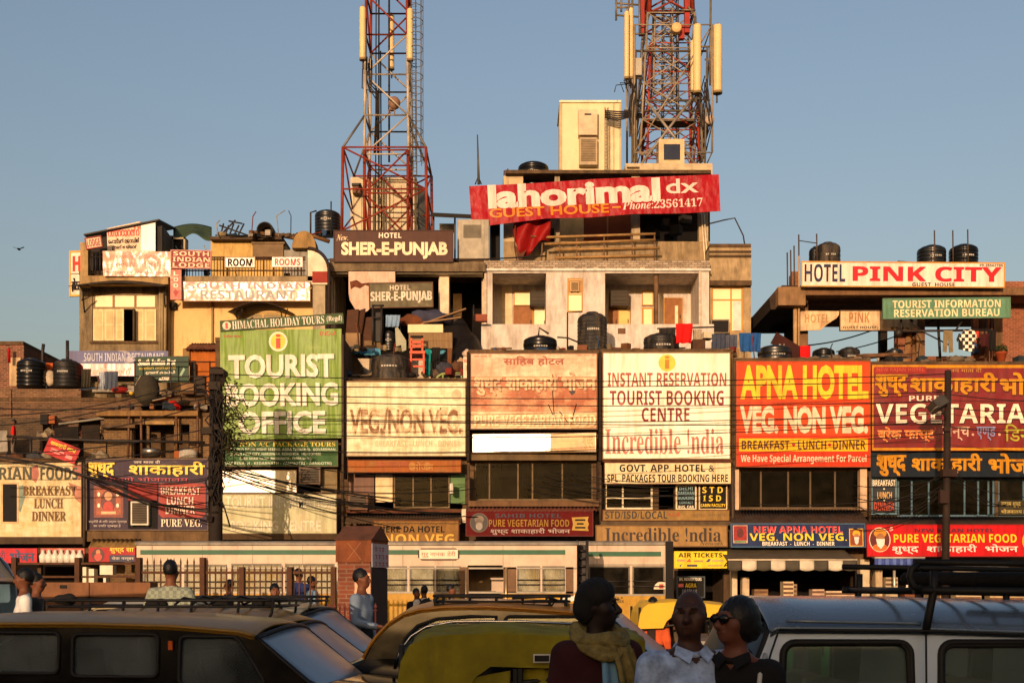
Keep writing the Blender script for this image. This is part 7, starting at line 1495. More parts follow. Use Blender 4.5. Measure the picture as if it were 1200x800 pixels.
# ------------------------------------------------------------------ people: one continuous skin grown from a distance field
import numpy as np
def field_mesh(prims, h):
    """prims: (kind, a, b, ra, rb, squash_y, label, blend). Returns vertices, quads, label per quad"""
    pts = np.array([list(p[1]) for p in prims] + [list(p[2]) for p in prims]); rm = max(max(p[3], p[4]) for p in prims)+.06
    lo = pts.min(0)-rm; hi = pts.max(0)+rm; n = np.ceil((hi-lo)/h).astype(int)+1
    ax = [lo[i]+h*np.arange(n[i]) for i in range(3)]
    X, Y, Zz = np.meshgrid(*ax, indexing='ij'); D = np.full(X.shape, 9.0, np.float32); best = D.copy(); L = np.zeros(X.shape, np.int8)
    for kind, a, b, ra, rb, sq, lab, bl in prims:
        a = np.array(a, float); b = np.array(b, float); r = max(ra, rb)*max(1, 1/max(sq, .3))+.12
        mn = np.minimum(a, b)-r; mx = np.maximum(a, b)+r
        s = tuple(slice(max(0, int((mn[i]-lo[i])/h)), min(n[i], int((mx[i]-lo[i])/h)+2)) for i in range(3))
        if any(q.start >= q.stop for q in s): continue
        x, y, z = X[s], Y[s], Zz[s]; d = b-a; dd = d.dot(d)
        t = np.clip(((x-a[0])*d[0]+(y-a[1])*d[1]+(z-a[2])*d[2])/dd, 0, 1) if dd > 1e-9 else 0
        px, py, pz = x-(a[0]+t*d[0]), (y-(a[1]+t*d[1]))/sq, z-(a[2]+t*d[2])
        if kind == 'e':                                          # ellipsoid: rb is the height, ra the width
            q = np.sqrt((px/ra)**2+(py/ra)**2+(pz/rb)**2); di = (q-1)*min(ra, rb)
        else:
            di = np.sqrt(px*px+py*py+pz*pz)-(ra+(rb-ra)*t)
        di = (di*min(1, .5+sq/2)).astype(np.float32)
        c = D[s]
        if kind == '-' : D[s] = np.maximum(c, -di); continue
        hh = np.clip(.5+.5*(c-di)/bl, 0, 1); D[s] = c*(1-hh)+di*hh-bl*hh*(1-hh)
        m = di < best[s]; best[s] = np.where(m, di, best[s]); L[s] = np.where(m, lab, L[s])
    S = D < 0
    c = np.zeros((n[0]-1, n[1]-1, n[2]-1), int)
    for i in (0,1):
        for j in (0,1):
            for k in (0,1): c += S[i:n[0]-1+i, j:n[1]-1+j, k:n[2]-1+k]
    act = (c > 0) & (c < 8); ids = -np.ones(act.shape, int); ids[act] = np.arange(act.sum()); I = np.argwhere(act)
    acc = np.zeros((len(I), 3)); cnt = np.zeros(len(I)); cor = [(i,j,k) for i in (0,1) for j in (0,1) for k in (0,1)]
    for p in cor:
        for ax_ in range(3):
            if p[ax_]: continue
            q = list(p); q[ax_] = 1
            dp = D[I[:,0]+p[0], I[:,1]+p[1], I[:,2]+p[2]]; dq = D[I[:,0]+q[0], I[:,1]+q[1], I[:,2]+q[2]]
            m = (dp < 0) != (dq < 0); t = np.where(m, dp/np.where(m, dp-dq, 1), 0)
            v = np.tile(np.array(p, float), (len(I), 1)); v[:, ax_] = t
            acc += v*m[:, None]; cnt += m
    V = lo+h*(I+acc/np.maximum(cnt, 1)[:, None]); LV = L[I[:,0], I[:,1], I[:,2]]
    Q = []
    for ax_ in range(3):
        u, w = [(1,2),(2,0),(0,1)][ax_]
        A = [slice(None)]*3; B = [slice(None)]*3; A[ax_] = slice(0, -1); B[ax_] = slice(1, None)
        E = np.argwhere(S[tuple(A)] != S[tuple(B)]); sa = S[tuple(A)]
        E = E[(E[:,u] > 0) & (E[:,w] > 0) & (E[:,u] < n[u]-1) & (E[:,w] < n[w]-1)]
        f = sa[E[:,0], E[:,1], E[:,2]]; cs = []
        for (du, dw) in ((1,1),(0,1),(0,0),(1,0)):
            e = E.copy(); e[:,u] -= du; e[:,w] -= dw; cs.append(ids[e[:,0], e[:,1], e[:,2]])
        q = np.stack(cs, 1); q[~f] = q[~f][:, ::-1]; Q.append(q)
    Q = np.concatenate(Q); return V, Q, LV[Q[:,0]]
SKIN = P('6a3f28', .6, var=.12)
def rotz(v, a): return (v[0]*math.cos(a)-v[1]*math.sin(a), v[0]*math.sin(a)+v[1]*math.cos(a), v[2])
def person(label, px, pyt, Y, face, shirt, trousers, hair=None, z0=0.0, arms=None, stride=0.0, h=.02, sit=None, long_sleeve=True, bulk=1.0, hairstyle='short', glasses=False, head_turn=0.0, group=None, skin=SKIN, lean=0.0, open_v=None, shoes=None, extras=None):
    ztop = wz(pyt, Y); H = (ztop-z0)/1.73 if not sit else sit
    base = Vector((wx(px, Y), Y, z0 if not sit else ztop-1.73*sit))
    LB = {'skin':0, 'shirt':1, 'trousers':2, 'shoe':3, 'inner':4}
    pr = []; B = bulk
    def cap(a, b, ra, rb, lab, sq=1.0, bl=.03): pr.append(('c', a, b, ra, rb, sq, LB[lab], bl))
    def ell(a, ra, rb, sq, lab, bl=.02): pr.append(('e', a, a, ra, rb, sq, LB[lab], bl))
    lx = lambda z: -lean*max(0, z-.9)
    def J(x, y, z): return (x, y+lx(z), z)
    cap(J(-.06,0,.95), J(.06,0,.95), .125*B, .125*B, 'trousers', .85, .05)
    cap(J(-.045,0,1.05), J(.045,0,1.05), .12*B, .12*B, 'shirt', .82, .05); cap(J(-.06,-.01,1.22), J(.06,-.01,1.22), .125*B, .125*B, 'shirt', .8, .06)
    cap(J(-.10,0,1.36), J(.10,0,1.36), .085*B, .085*B, 'shirt', .85, .06); cap(J(-.035,0,1.43), J(.035,0,1.43), .06, .06, 'shirt', .95, .04)
    cap(J(0,.012,1.42), J(0,-.002,1.55), .056, .052, 'skin', 1, .025)
    ht = Matrix.Rotation(head_turn, 3, 'Z'); hz = 1.635
    def hd(x, y, z): v = ht @ Vector((x, y, 0)); return J(v.x, v.y, hz+z)
    ell(hd(0,.012,.015), .069, .093, 1.29, 'skin', .02)
    cap(hd(-.012,-.038,-.062), hd(.012,-.038,-.062), .05, .05, 'skin', 1.05, .03); ell(hd(0,-.066,-.088), .022, .02, 1, 'skin', .02)
    cap(hd(0,-.083,.012), hd(0,-.112,-.03), .011, .016, 'skin', 1, .014); cap(hd(-.013,-.096,-.036), hd(.013,-.096,-.036), .011, .011, 'skin', 1, .008)
    cap(hd(-.034,-.078,.026), hd(.034,-.078,.026), .013, .013, 'skin', 1, .02); cap(hd(-.018,-.09,-.06), hd(.018,-.09,-.06), .0085, .0085, 'skin', 1, .01)
    for s in (-1, 1):
        ell(hd(.0715*s,.012,-.01), .011, .028, 1.4, 'skin', .01); cap(hd(.05*s,-.05,-.02), hd(.05*s,-.05,-.02), .03, .03, 'skin', 1, .03)
    arms = arms or {}
    hands = []
    for s in (-1, 1):
        d1, d2 = arms.get(s, ((.18*s, .03, -1), (.08*s, -.22, -1)))
        sh = Vector(J(.175*s*B**.5, .0, 1.385)); e = sh+Vector(d1).normalized()*.285; w = e+Vector(d2).normalized()*.25; hnd = w+Vector(d2).normalized()*.08
        cap(sh, e, .066*B, .05*B, 'shirt', 1, .05)
        if long_sleeve: cap(e, w, .05*B, .042, 'shirt', 1, .02); cap(w-Vector(d2).normalized()*.03, w+Vector(d2).normalized()*.01, .028, .026, 'skin', 1, .01)
        else: cap(e, w, .039, .028, 'skin', 1, .03)
        cap(w, hnd, .026, .036, 'skin', .8, .02); hands.append((s, w, hnd, Vector(d2).normalized()))
        if sit: k_ = (.13*s, -.42, .93); an = (.12*s, -.40, .50); hp_ = (.09*s, 0, .92)
        else:
            st_ = stride*s; hp_ = (.085*s, 0, .92); k_ = (.095*s, -.03-.25*st_, .5+.02*abs(st_)); an = (.1*s, .02-.38*st_+(.1 if st_ < 0 else 0), .085+(.05 if st_ < 0 else 0))
        cap(J(*hp_), k_, .098*B, .066, 'trousers', 1, .04); cap(k_, an, .066, .05, 'trousers', 1, .03)
        cap((an[0], an[1]+.02, an[2]-.035), (an[0], an[1]-.15, an[2]-.05), .042, .032, 'shoe', 1, .02)
    if open_v and 0: cap(J(0,-.105,1.42), J(0,-.125,1.30), .022, .01, 'skin' if open_v == 1 else 'inner', 1, .01)
    V, Q, LQ = field_mesh([(k, a, b, ra, rb, sq, l, bl) for k, a, b, ra, rb, sq, l, bl in pr], h/H)
    C_ = V[Q].mean(1); nk = (C_[:,2] > 1.39) & (C_[:,2] < 1.53) & (np.hypot(C_[:,0], C_[:,1]) < .125) & (LQ < 2)
    LQ = np.where(nk, np.where(C_[:,2] > 1.452+.35*C_[:,1]-(.9*np.maximum(0, .03-np.abs(C_[:,0]))*(C_[:,1] < -.05) if open_v else 0), 0, 1), LQ)
    mb = MB(); vs = [tuple(v*H) for v in V]
    mb.v = vs; mb.f = [tuple(int(i) for i in q) for q in Q]; mb.m = [int(i) for i in LQ]; mb.s = [True]*len(mb.f)
    for s, w, hnd, d in hands:                                   # five fingers rooted in the palm
        side = d.cross(Vector((0,0,1)));
        side = side.normalized() if side.length > .1 else Vector((0,1,0))
        for i, (o, ln) in enumerate(((-.024,.062),(-.008,.072),(.008,.067),(.024,.052))):
            p0 = hnd+side*o; p1 = p0+d*ln*.55; p2 = p1+(d*.8+Vector((0,-.5,0))).normalized()*ln*.5
            mb.path([p0*H, p1*H, p2*H], [.0095*H, .0085*H, .006*H], 6, 0)
        p0 = w+d*.035+side*-.024; mb.path([p0*H, (p0+side*-.028+d*.02)*H, (p0+side*-.034+d*.052)*H], [.011*H, .0095*H, .007*H], 6, 0)
    for s in (-1, 1):
        c = Vector(hd(.031*s,-.0795,.008))*H; mb.ell(c, (.0115*H, .008*H, .0055*H), 5, 8, 6); c2 = Vector(hd(.031*s,-.0845,.008))*H; mb.ell(c2, (.006*H, .0045*H, .0055*H), 6, 6, 5)
        c3 = Vector(hd(.032*s,-.094,.026))*H
        mb.ell(c3, (.018*H, .006*H, .0035*H), 6, 8, 5)
    mb.ell(Vector(hd(0,-.0965,-.0605))*H, (.02*H,.005*H,.0025*H), 7, 8, 5)
    r = bpy.data.objects.new('person', mb.mesh('person')); col.objects.link(r); LOC[r.name] = tuple(base)
    for m in (skin, shirt, trousers, shoes or M_dark, P('8fa6b8', .9), P('4a443e', .4), M_dark, P('4a241c', .6)): r.data.materials.append(m)
    r.location = base; r.rotation_euler = (0, 0, face); tag(r, label, 'person', group)
    if hair:
        hp = []
        if hairstyle == 'short':
            hp = [('e', hd(0,.022,.03), hd(0,.022,.03), .078, .1, 1.27, 0, .01), ('-', hd(0,-.105,-.035), hd(0,-.105,-.035), .088, .088, .95, 0, .01), ('-', hd(0,.0,-.125), hd(0,-.0,-.125), .115, .115, 1, 0, .01)]
        elif hairstyle == 'bald':
            hp = [('e', hd(0,.02,.012), hd(0,.02,.012), .074, .085, 1.29, 0, .01), ('-', hd(0,-.06,.03), hd(0,-.06,.03), .098, .098, 1, 0, .01), ('-', hd(0,.0,.12), hd(0,.0,.12), .1, .1, 1.2, 0, .01), ('-', hd(0,.0,-.14), hd(0,0,-.14), .115, .115, 1, 0, .01)]
        elif hairstyle == 'bob':
            hp = [('e', hd(0,.028,.012), hd(0,.028,.012), .094, .108, 1.18, 0, .01), ('e', hd(0,.045,-.05), hd(0,.045,-.05), .088, .066, 1.0, 0, .03), ('-', hd(0,-.13,-.045), hd(0,-.13,-.045), .1, .1, 1.0, 0, .01), ('-', hd(0,-.02,-.17), hd(0,-.02,-.17), .095, .095, 1, 0, .01)]
        elif hairstyle == 'cap':
            hp = [('e', hd(0,.015,.04), hd(0,.015,.04), .09, .085, 1.15, 0, .01), ('e', hd(0,.0,.07), hd(0,.0,.07), .08, .06, 1.1, 0, .03), ('e', hd(0,.045,-.02), hd(0,.045,-.02), .082, .08, .9, 0, .03), ('-', hd(0,-.12,-.04), hd(0,-.12,-.04), .088, .088, 1, 0, .01)]
        V, Q, _ = field_mesh(hp, min(h, .014)/H*.8)
        hm = MB(); 
        hm.v = [tuple(v*H*(1+.003*math.sin(v[0]*210)*math.sin(v[2]*70))) for v in V]; hm.f = [tuple(int(i) for i in q) for q in Q]; hm.m = [0]*len(hm.f); hm.s = [True]*len(hm.f)
        hm.build('hair', hair, r, True)
    if glasses:
        g = MB()
        for s in (-1, 1):
            g.ell(Vector(hd(.033*s,-.098,.006))*H, (.027*H,.009*H,.021*H), 0, 12, 8)
            g.path([Vector(hd(.058*s,-.09,.012))*H, Vector(hd(.078*s,-.03,.012))*H, Vector(hd(.08*s,.02,.008))*H], .0035*H, 5)
        g.path([Vector(hd(-.012,-.103,.01))*H, Vector(hd(.012,-.103,.01))*H], .004*H, 5)
        g.build('sunglasses', P('0c0b0a', .15, var=0), r, True)
    if extras: extras(r, H, hd)
    return r
HB = P('0d0b0a', .5, var=.4, vs=20, bump=.35, bs=45); HG = P('6a6660', .7, var=.3, vs=20, bump=.8, bs=60)
DT = P('1e1c1c', .85); GT = P('3a3830', .85); BJ = P('2a3242', .85)
SH = lambda c, **k: P(c, .9, var=.18, vs=7, **k)
# the boy on the low roof
person('boy in a bright red shirt standing on the low left roof', 16, 492, 45.4, R(-75), SH('c81410'), SH('6a5c4c'), HB, wz(541,45.4), long_sleeve=False, h=.022)
# standing on a handcart beyond the taxis
hc = thing('handcart', 'long wooden handcart behind the taxi roofs with two men standing on it', 'handcart', (wx(115,12.9), 12.9, 0))
b = MB()
for i in range(7): b.box(wx(-20,12.9), wx(262,12.9), 12.45+i*.14, 12.57+i*.14, .36, .40)
b.build('deck', wood(), hc)
b = MB(); b.box(wx(-20,12.9), wx(300,12.9), 12.5, 12.56, .27, .355); b.box(wx(-20,12.9), wx(300,12.9), 13.25, 13.31, .27, .355); b.build('shaft', wood(), hc)
for px in (20, 230):
    for y in (12.40, 13.44):
        b = MB(); b.lathe([(.1,-.03),(.31,-.025),(.34,-.03),(.34,.03),(.31,.025),(.1,.03)], (0,0,0), 22); b.v = [(v[0]+wx(px,12.9), v[2]+y, v[1]+.34) for v in b.v]; b.build('wheel', M_iron, hc)
person('man in a white T-shirt with his head turned to the left edge', 28, 668, 12.8, R(-62), SH('d8d4cc'), GT, HB, .40, long_sleeve=False, h=.016, head_turn=R(-15))
person('shadowed man just behind the man in the white T-shirt', 43, 673, 13.3, R(100), SH('2c2a26'), GT, HB, .40, h=.02)
person('man seen from behind in a grey green checked shirt', 200, 658.5, 12.7, R(184), checks('8a907c', '6f7666', 26), GT, HB, .40, h=.016, bulk=1.1, arms={-1: ((-.35,.05,-1),(-.1,-.6,-1)), 1: ((.35,.05,-1),(.1,-.6,-1))})
# raised traffic island with the iron fence
g = MB(); g.box(-20, wx(455,24), 14.5, 29.5, .005, .2); solo(g, 'traffic_island', P('7a6e60', .9, var=.35, stain=.3), None, None, kind='structure')
person('man in a pale blue shirt standing by the brick pillar, turned to the right', 424, 668.5, 15.5, R(70), SH('6f7f92'), DT, HB, .2, h=.018, head_turn=R(12), arms={-1: ((-.2,-.1,-1),(.3,-1,-.2)), 1: ((.2,.1,-1),(-.1,-.4,-1))})
person('man with a moustache looking over the taxi roof from behind the fence', 322, 685, 18.0, R(20), SH('4a443c'), GT, HB, .2, h=.02)
person('dark figure waiting behind the fence at left', 268, 680, 27.2, R(-60), SH('1c1a1a'), DT, HB, .2, h=.026)
person('man in a dark blue shirt climbing towards the bus behind the fence', 350, 667, 28.6, R(170), SH('1e2c58'), DT, HB, .2, h=.026, stride=.5)
person('man in a light blue shirt walking behind the fence', 366, 676, 27.4, R(120), SH('6a8296'), DT, HB, .2, h=.026, stride=.4)
def pack(r, H, hd):
    b = MB(); b.ell((0,.2*H,1.2*H), (.2*H,.13*H,.28*H), fn=lambda p: p); b.build('backpack', P('1a1618', .8, var=.3), r, True)
    b = MB()
    for s in (-1, 1): b.path([(.1*s*H,.14*H,1.4*H), (.11*s*H,-.02*H,1.48*H), (.12*s*H,-.125*H,1.3*H), (.13*s*H,.08*H,1.08*H)], .02*H, 5)
    b.build('strap', P('1a1618', .8), r, True)
person('person with a dark backpack standing in front of the bus', 497, 687, 28.2, R(200), SH('c8beb0'), DT, HB, 0, h=.026, extras=pack)
person('dark haired person beside the one with the backpack', 488, 690, 28.8, R(30), SH('1c1a18'), DT, HB, 0, h=.026)
person('man in a white shirt walking along the yellow bus', 529, 685.5, 28.6, R(80), SH('c8c2b8'), DT, HB, 0, h=.026, stride=.5)
person('man in a bright orange shirt seen from behind between the vehicles', 765, 701, 17.5, R(175), SH('c8562c'), P('2c2018', .9), HB, 0, h=.018, stride=.3)
person('man in a dark shirt sitting in the bright yellow three wheeler', 788, 713, 18.2, R(-50), SH('5a4c3c'), DT, HB, sit=.98, h=.024)
# the three people in front
def scarf(r, H, hd):
    b = MB()
    for i in range(5):
        q = i*.018
        b.path([(( .115+.012*math.sin(i*2))*H*math.cos(a), (.10+.012*math.cos(i))*H*math.sin(a)-.012*H-q*.5*H, (1.495-q+.03*math.sin(a)+.012*math.sin(a*3+i))*H) for a in [2*math.pi*k/26 for k in range(26)]], (.030+.005*(i % 2))*H, 8, closed=True)
    b.slab(lambda u, v: Vector(((-.02+.13*u+.05*v)*H, (-.155-.018*math.sin(v*2.5)-.014*math.sin(u*13))*H, (1.44-.20*v-.02*u)*H)), 14, 10, (0,.012,0))
    b.build('scarf', P('74683c', .95, var=.5, vs=18, bump=.8, bs=26), r, True)
    v = MB()
    v.slab(lambda u, w: Vector(((-.05+.1*u)*H, (-.128-.012*math.sin(w*3)-.008*math.sin(u*9))*H, (1.36-.5*w)*H)), 10, 10, (0,.012,0))
    v.build('shirt_front', P('5f88a8', .9, var=.2), r, True)
person('man in a maroon coat with an olive scarf round his neck, face turned right', 700, 686, 6.3, R(28), P('2e0d10', .95, var=.4, vs=5, bump=.6, bs=8), P('5a7a94', .9), P('0c0a0a', .8), 0, h=.0085, hairstyle='cap', bulk=1.13, extras=scarf, head_turn=R(48), skin=P('1c110d', .6, var=.15))
def collar(r, H, hd):
    b = MB()
    for s in (-1, 1):
        b.add([(.012*s*H,-.085*H,1.455*H), (.075*s*H,-.02*H,1.485*H), (.10*s*H,-.06*H,1.445*H), (.045*s*H,-.115*H,1.405*H)], [(0,1,2,3)] if s < 0 else [(3,2,1,0)])
        b.add([(.012*s*H,-.078*H,1.452*H), (.075*s*H,-.013*H,1.482*H), (.10*s*H,-.053*H,1.442*H), (.045*s*H,-.107*H,1.402*H)], [(3,2,1,0)] if s < 0 else [(0,1,2,3)])
    b.path([(.064*H*math.cos(a), (.062*math.sin(a)+.002)*H, (1.462+.022*math.sin(a))*H) for a in [2*math.pi*k/26 for k in range(26)]], .017*H, 8, closed=True)
    for i in range(4): b.ell((.004*H, (-.118-.004*i)*H, (1.34-.09*i)*H), (.006*H,.004*H,.006*H), 0, 8, 5)
    b.build('collar', r.data.materials[1], r, True)
person('older bald man in a crumpled pale blue shirt beside the woman in black', 808, 695, 5.85, R(14), P('93a9cc', .9, var=.6, vs=13, bump=.6, bs=9), P('3a3a40', .9), HG, 0, h=.0085, hairstyle='bald', bulk=1.16, head_turn=R(-30), open_v=1, extras=collar, skin=P('3a2218', .55, var=.15))
def bag(r, H, hd):
    b = MB(); b.path([(.13*H,-.10*H,1.1*H), (.15*H,-.07*H,1.38*H), (.14*H,.02*H,1.47*H), (.13*H,.1*H,1.36*H), (.14*H,.12*H,1.05*H)], .012*H, 6); b.build('bag_strap', P('a8a8a0', .8), r, True); collar(r, H, hd)
person('woman in black with a short dark bob and sunglasses, looking left', 862, 702.5, 5.8, R(-32), P('0b0a0d', .9, var=.4, bump=.6, bs=9), P('1c1c22', .9), HB, 0, h=.0085, hairstyle='bob', glasses=True, head_turn=R(-30), open_v=1, extras=bag, skin=P('5a3324', .55, var=.12))

# ------------------------------------------------------------------ vehicles
M_rub = P('0e0d0c', .6, var=.2); M_chr = P('b0b0b0', .15, 1.0, var=.05); M_cg = glass('d8e4e6', .97, .03, .2, .9, '7c8488')  # M_cg: grey dust film also paints the sky reflected in side windows
M_vg = glass('e0ecea', .98, .03, .12, .9, '8a968e'); M_ws = glass('8a9aa6', .8, .3, .3, .4, '6f8496')  # M_ws: blue-grey film colour paints the sky reflected in windscreens
def rrect(a, p, c, q, r, n=5, sl=0.0, sr=0.0):
    """rounded window outline in photo pixels; sl / sr lean its sides"""
    out = []
    for cx, cy, a0 in ((c-r, p+r, -90), (c-r, q-r, 0), (a+r, q-r, 90), (a+r, p+r, 180)):
        for i in range(n+1):
            an = R(a0+90*i/n); x = cx+r*math.cos(an); y = cy+r*math.sin(an)
            t = (y-p)/(q-p); x += (sl*(1-t) if x < (a+c)/2 else sr*(1-t)); out.append((x, y))
    return out
def vehicle(name, label, cat, Y, Wd, side, wins, roofline, roofm, bodym, belt, lean=.16, glassm=None, crown=.09, fs=None, rs=None, ends=(None, None), wheels=(), wr=.31, low=.28, group=None, thick=.04, yaw=0):
    """boxy car seen from its side: outlined side panels with window holes, curved roof, sloped screens, wheels"""
    zb = wz(belt, Y); yc = Y+Wd/2
    cx = sum(p[0] for p in side)/len(side); t = thing(name, label, cat, (wx(cx,Y), yc, 0), (0,0,R(yaw)), group=group)
    def off(z): return lean*max(0, z-zb)
    P2 = lambda l: [(wx(x,Y), max(low, wz(y,Y))) for x, y in l]
    for sgn in (0, 1):
        mp = (lambda x, y, z: (x, Y+off(z)+y, z)) if not sgn else (lambda x, y, z: (x, Y+Wd-off(z)-y, z))
        b = MB(); b.prism(P2(side), 0, thick, 0, mp, [P2(w) for w in wins]); b.build('body_side', bodym, t)
        for w in wins:
            r = MB(); pts = P2(w); r.path([Vector(mp(x, -.004, z)) for x, z in pts], .016, 6, closed=True); f = r.build('window_frame', M_rub, t)
            g = MB(); g.prism(pts, .016, .020, 0, mp); g.build('pane', glassm or M_cg, f)
    L = [(wx(x,Y), wz(y,Y)) for x, y in roofline]
    b = MB(); m = len(L)-1
    def fn(u, v):
        i = min(int(u*m), m-1); q = u*m-i; x = L[i][0]+(L[i+1][0]-L[i][0])*q; z = L[i][1]+(L[i+1][1]-L[i][1])*q
        e = 1-abs(2*v-1)**2.6; o = off(z)-.015
        return Vector((x, Y+o+(Wd-2*o)*v, z+crown*e))
    b.slab(fn, m*3, 22, (0,0,-.025)); b.build('roof', roofm, t)
    b = MB()
    for sgn in (0, 1):
        b.path([Vector((x, (Y+off(z)-.022) if not sgn else (Y+Wd-off(z)+.022), z+.004)) for x, z in L], .014, 6)
    b.build('gutter', roofm, t)
    def screen(nm, a, c):
        (xa, ya), (xb, yb) = a, c; A = (wx(xa,Y), wz(ya,Y)); B = (wx(xb,Y), wz(yb,Y)); oa, ob = off(A[1])+.03, off(B[1])+.03
        sg = 1 if B[0] > A[0] else -1
        def g(u, v):
            x = A[0]+(B[0]-A[0])*v+sg*.2*math.sin(math.pi*u)**.8*(.4+.6*v); z = A[1]+(B[1]-A[1])*v+crown*.8*math.sin(math.pi*u)*(1-v)
            o = oa+(ob-oa)*v; return Vector((x, Y+o+(Wd-2*o)*u, z))
        p = MB(); p.slab(g, 16, 6, (-.006*sg, 0, -.006)); 
        f = MB(); f.path([g(0,v/8) for v in range(9)]+[g(u/10,1) for u in range(1,11)]+[g(1,1-v/8) for v in range(1,9)]+[g(1-u/10,0) for u in range(1,10)], .022, 6, closed=True); fr = f.build(nm+'_frame', M_rub, t)
        p.build('pane', M_ws, fr); return fr
    if fs: screen('windscreen', *fs)
    if rs: screen('rear_screen', *rs)
    for e in ends:                                               # bonnet and boot
        if not e: continue
        nm, pts = e; E_ = [(wx(x,Y), max(low, wz(y,Y))) for x, y in pts]; k = len(E_)-1
        xa, xb = E_[0][0], E_[-1][0]
        b = MB()
        def fn2(u, v):
            i = min(int(u*k), k-1); q = u*k-i; x = E_[i][0]+(E_[i+1][0]-E_[i][0])*q; z = E_[i][1]+(E_[i+1][1]-E_[i][1])*q
            return Vector((x, Y+.02+(Wd-.04)*v, z+.06*(1-abs(2*v-1)**3)))
        b.slab(fn2, k*4, 14, (0,0,-.04)); b.build(nm, bodym, t)
        xe = E_[-1][0]; s = 1 if xe > xa else -1
        b = MB(); b.box(xe-.03*s, xe+.05*s, Y+.02, Y+Wd-.02, low, E_[-1][1]); b.box(xe, xe+.14*s, Y-.01, Y+Wd+.01, low+.05, low+.17, 1); b.build('front_end' if nm == 'bonnet' else 'tail', [bodym, M_chr], t)
        if nm == 'bonnet':
            for yy in (Y+.22, Y+Wd-.22):
                b = MB(); b.ell((xe+.04*s, yy, E_[-1][1]-.16), (.06,.09,.09)); b.build('headlight', M_chr, t)
    b = MB(); xs = [p[0] for p in P2(side)]; b.box(min(xs)+.1, max(xs)-.1, Y+.06, Y+Wd-.06, low+.02, low+.1); b.build('underbody', M_dark, t)
    for px in wheels:
        for yy in (Y-.02, Y+Wd-.16):
            w = MB(); w.lathe([(.15,0),(wr-.03,.0),(wr,.03),(wr,.15),(wr-.03,.18),(.15,.18)], (0,0,0), 22); w.v = [(v[0]+wx(px,Y), v[2]+yy, v[1]+wr) for v in w.v]; o = w.build('wheel', M_rub, t)
            w = MB(); w.lathe([(.02,-.03),(.15,-.015),(.17,.02),(.1,.03)], (0,0,0), 14); w.v = [(v[0]+wx(px,Y), v[2]+yy, v[1]+wr) for v in w.v]; w.build('hub_cap', M_chr, o)
    return t
def seats(t, Y, Wd, pxs, pyt, m):
    b = MB()
    for px in pxs:
        for yy in (Y+.2, Y+Wd-.75):
            x = wx(px,Y); zt_ = wz(pyt,Y); b.rbox((x, yy+.28, zt_-.3), (.14,.52,.62), (0,R(-8),0)); b.rbox((x+.25, yy+.28, zt_-.6), (.5,.52,.14))
    b.build('seat', m, t, bevel=.03)
M_blk = carpaint('060608', .06, .3, .03); M_yd = carpaint('7a5a12', .35, .3, .3)
# near taxi at the lower left
YA, WA = 9.3, 1.5
ta = vehicle('taxi', 'black taxi with a dull yellow roof and long side windows in the lower left corner', 'taxi', YA, WA,
    [(-170,985),(-165,800),(-150,792),(-90,745),(-60,734),(0,732),(110,731.5),(220,734),(300,740),(318,745),(388,802),(392,985)],
    [rrect(-60,741,81,789,7), rrect(98,742.5,203,792,7), rrect(229,744.5,334,800,7, sr=-36)],
    [(-92,745),(-62,734.5),(0,731.5),(110,731),(220,733.5),(300,739.5),(318,744.5)], M_yd, M_blk, 800, fs=((319,746),(390,804)), rs=((-90,746),(-150,792)),
    ends=(('bonnet', [(386,803),(450,810),(520,822),(545,850)]), ('boot', [(-148,795),(-220,806),(-245,840)])), wheels=(-90, 440), lean=.06, yaw=-7)
seats(ta, YA, WA, (40, 205), 770, P('1c1a18', .8)); 
b = MB(); b.rbox((wx(219,YA), YA-.002, wz(755,YA)), (.035,.02,.07)); b.build('side_lamp', P('b04a10', .3), ta)
b = MB(); b.tube(W(342,800,YA+.5), W(342,770,YA+.5), .01); b.rbox(W(331,788,YA+.06), (.1,.05,.12)); b.build('wing_mirror', M_rub, ta)
# rack on the second taxi and the second and third taxis
YBt = 11.4
tb = vehicle('taxi', 'second black and yellow taxi, its dark windscreen just behind the near one', 'taxi', YBt, 1.5,
    [(40,940),(45,790),(60,770),(95,728),(120,722),(200,721),(300,724),(345,738),(416,790),(420,940)],
    [rrect(110,732,215,778,7), rrect(228,733,330,782,7, sr=-14)], [(88,733),(118,723),(200,720.5),(300,723.5),(345,737.5)], M_yd, M_blk, 786,
    fs=((347,739),(415,789)), rs=((86,736),(58,772)), ends=(('bonnet', [(414,790),(455,792),(500,800),(520,820)]), ('boot', [(58,775),(20,786),(0,810)])), wheels=(100, 450), lean=.05, yaw=-9)
b = MB(); b.pbox(352, 746, 354, 748, YBt+.2, .01); b.build('sticker', P('a02018', .5), tb)
YCt = 13.6
tcx = vehicle('taxi', 'third taxi, the farthest of the left group, with a pale blue windscreen', 'taxi', YCt, 1.5,
    [(60,900),(62,760),(90,720),(120,711),(200,709),(310,709.5),(366,720),(424,766),(428,900)],
    [rrect(130,717,225,755,6), rrect(236,717,345,757,6, sr=-12)], [(84,724),(118,711.5),(200,708.5),(310,709),(366,719.5)], carpaint('a89c7a', .3, .5, .4), M_blk, 760,
    fs=((368,721),(424,765)), rs=((82,726),(62,756)), ends=(('bonnet', [(422,767),(450,768),(478,775),(490,790)]), None), wheels=(120, 440), lean=.06, yaw=-9)
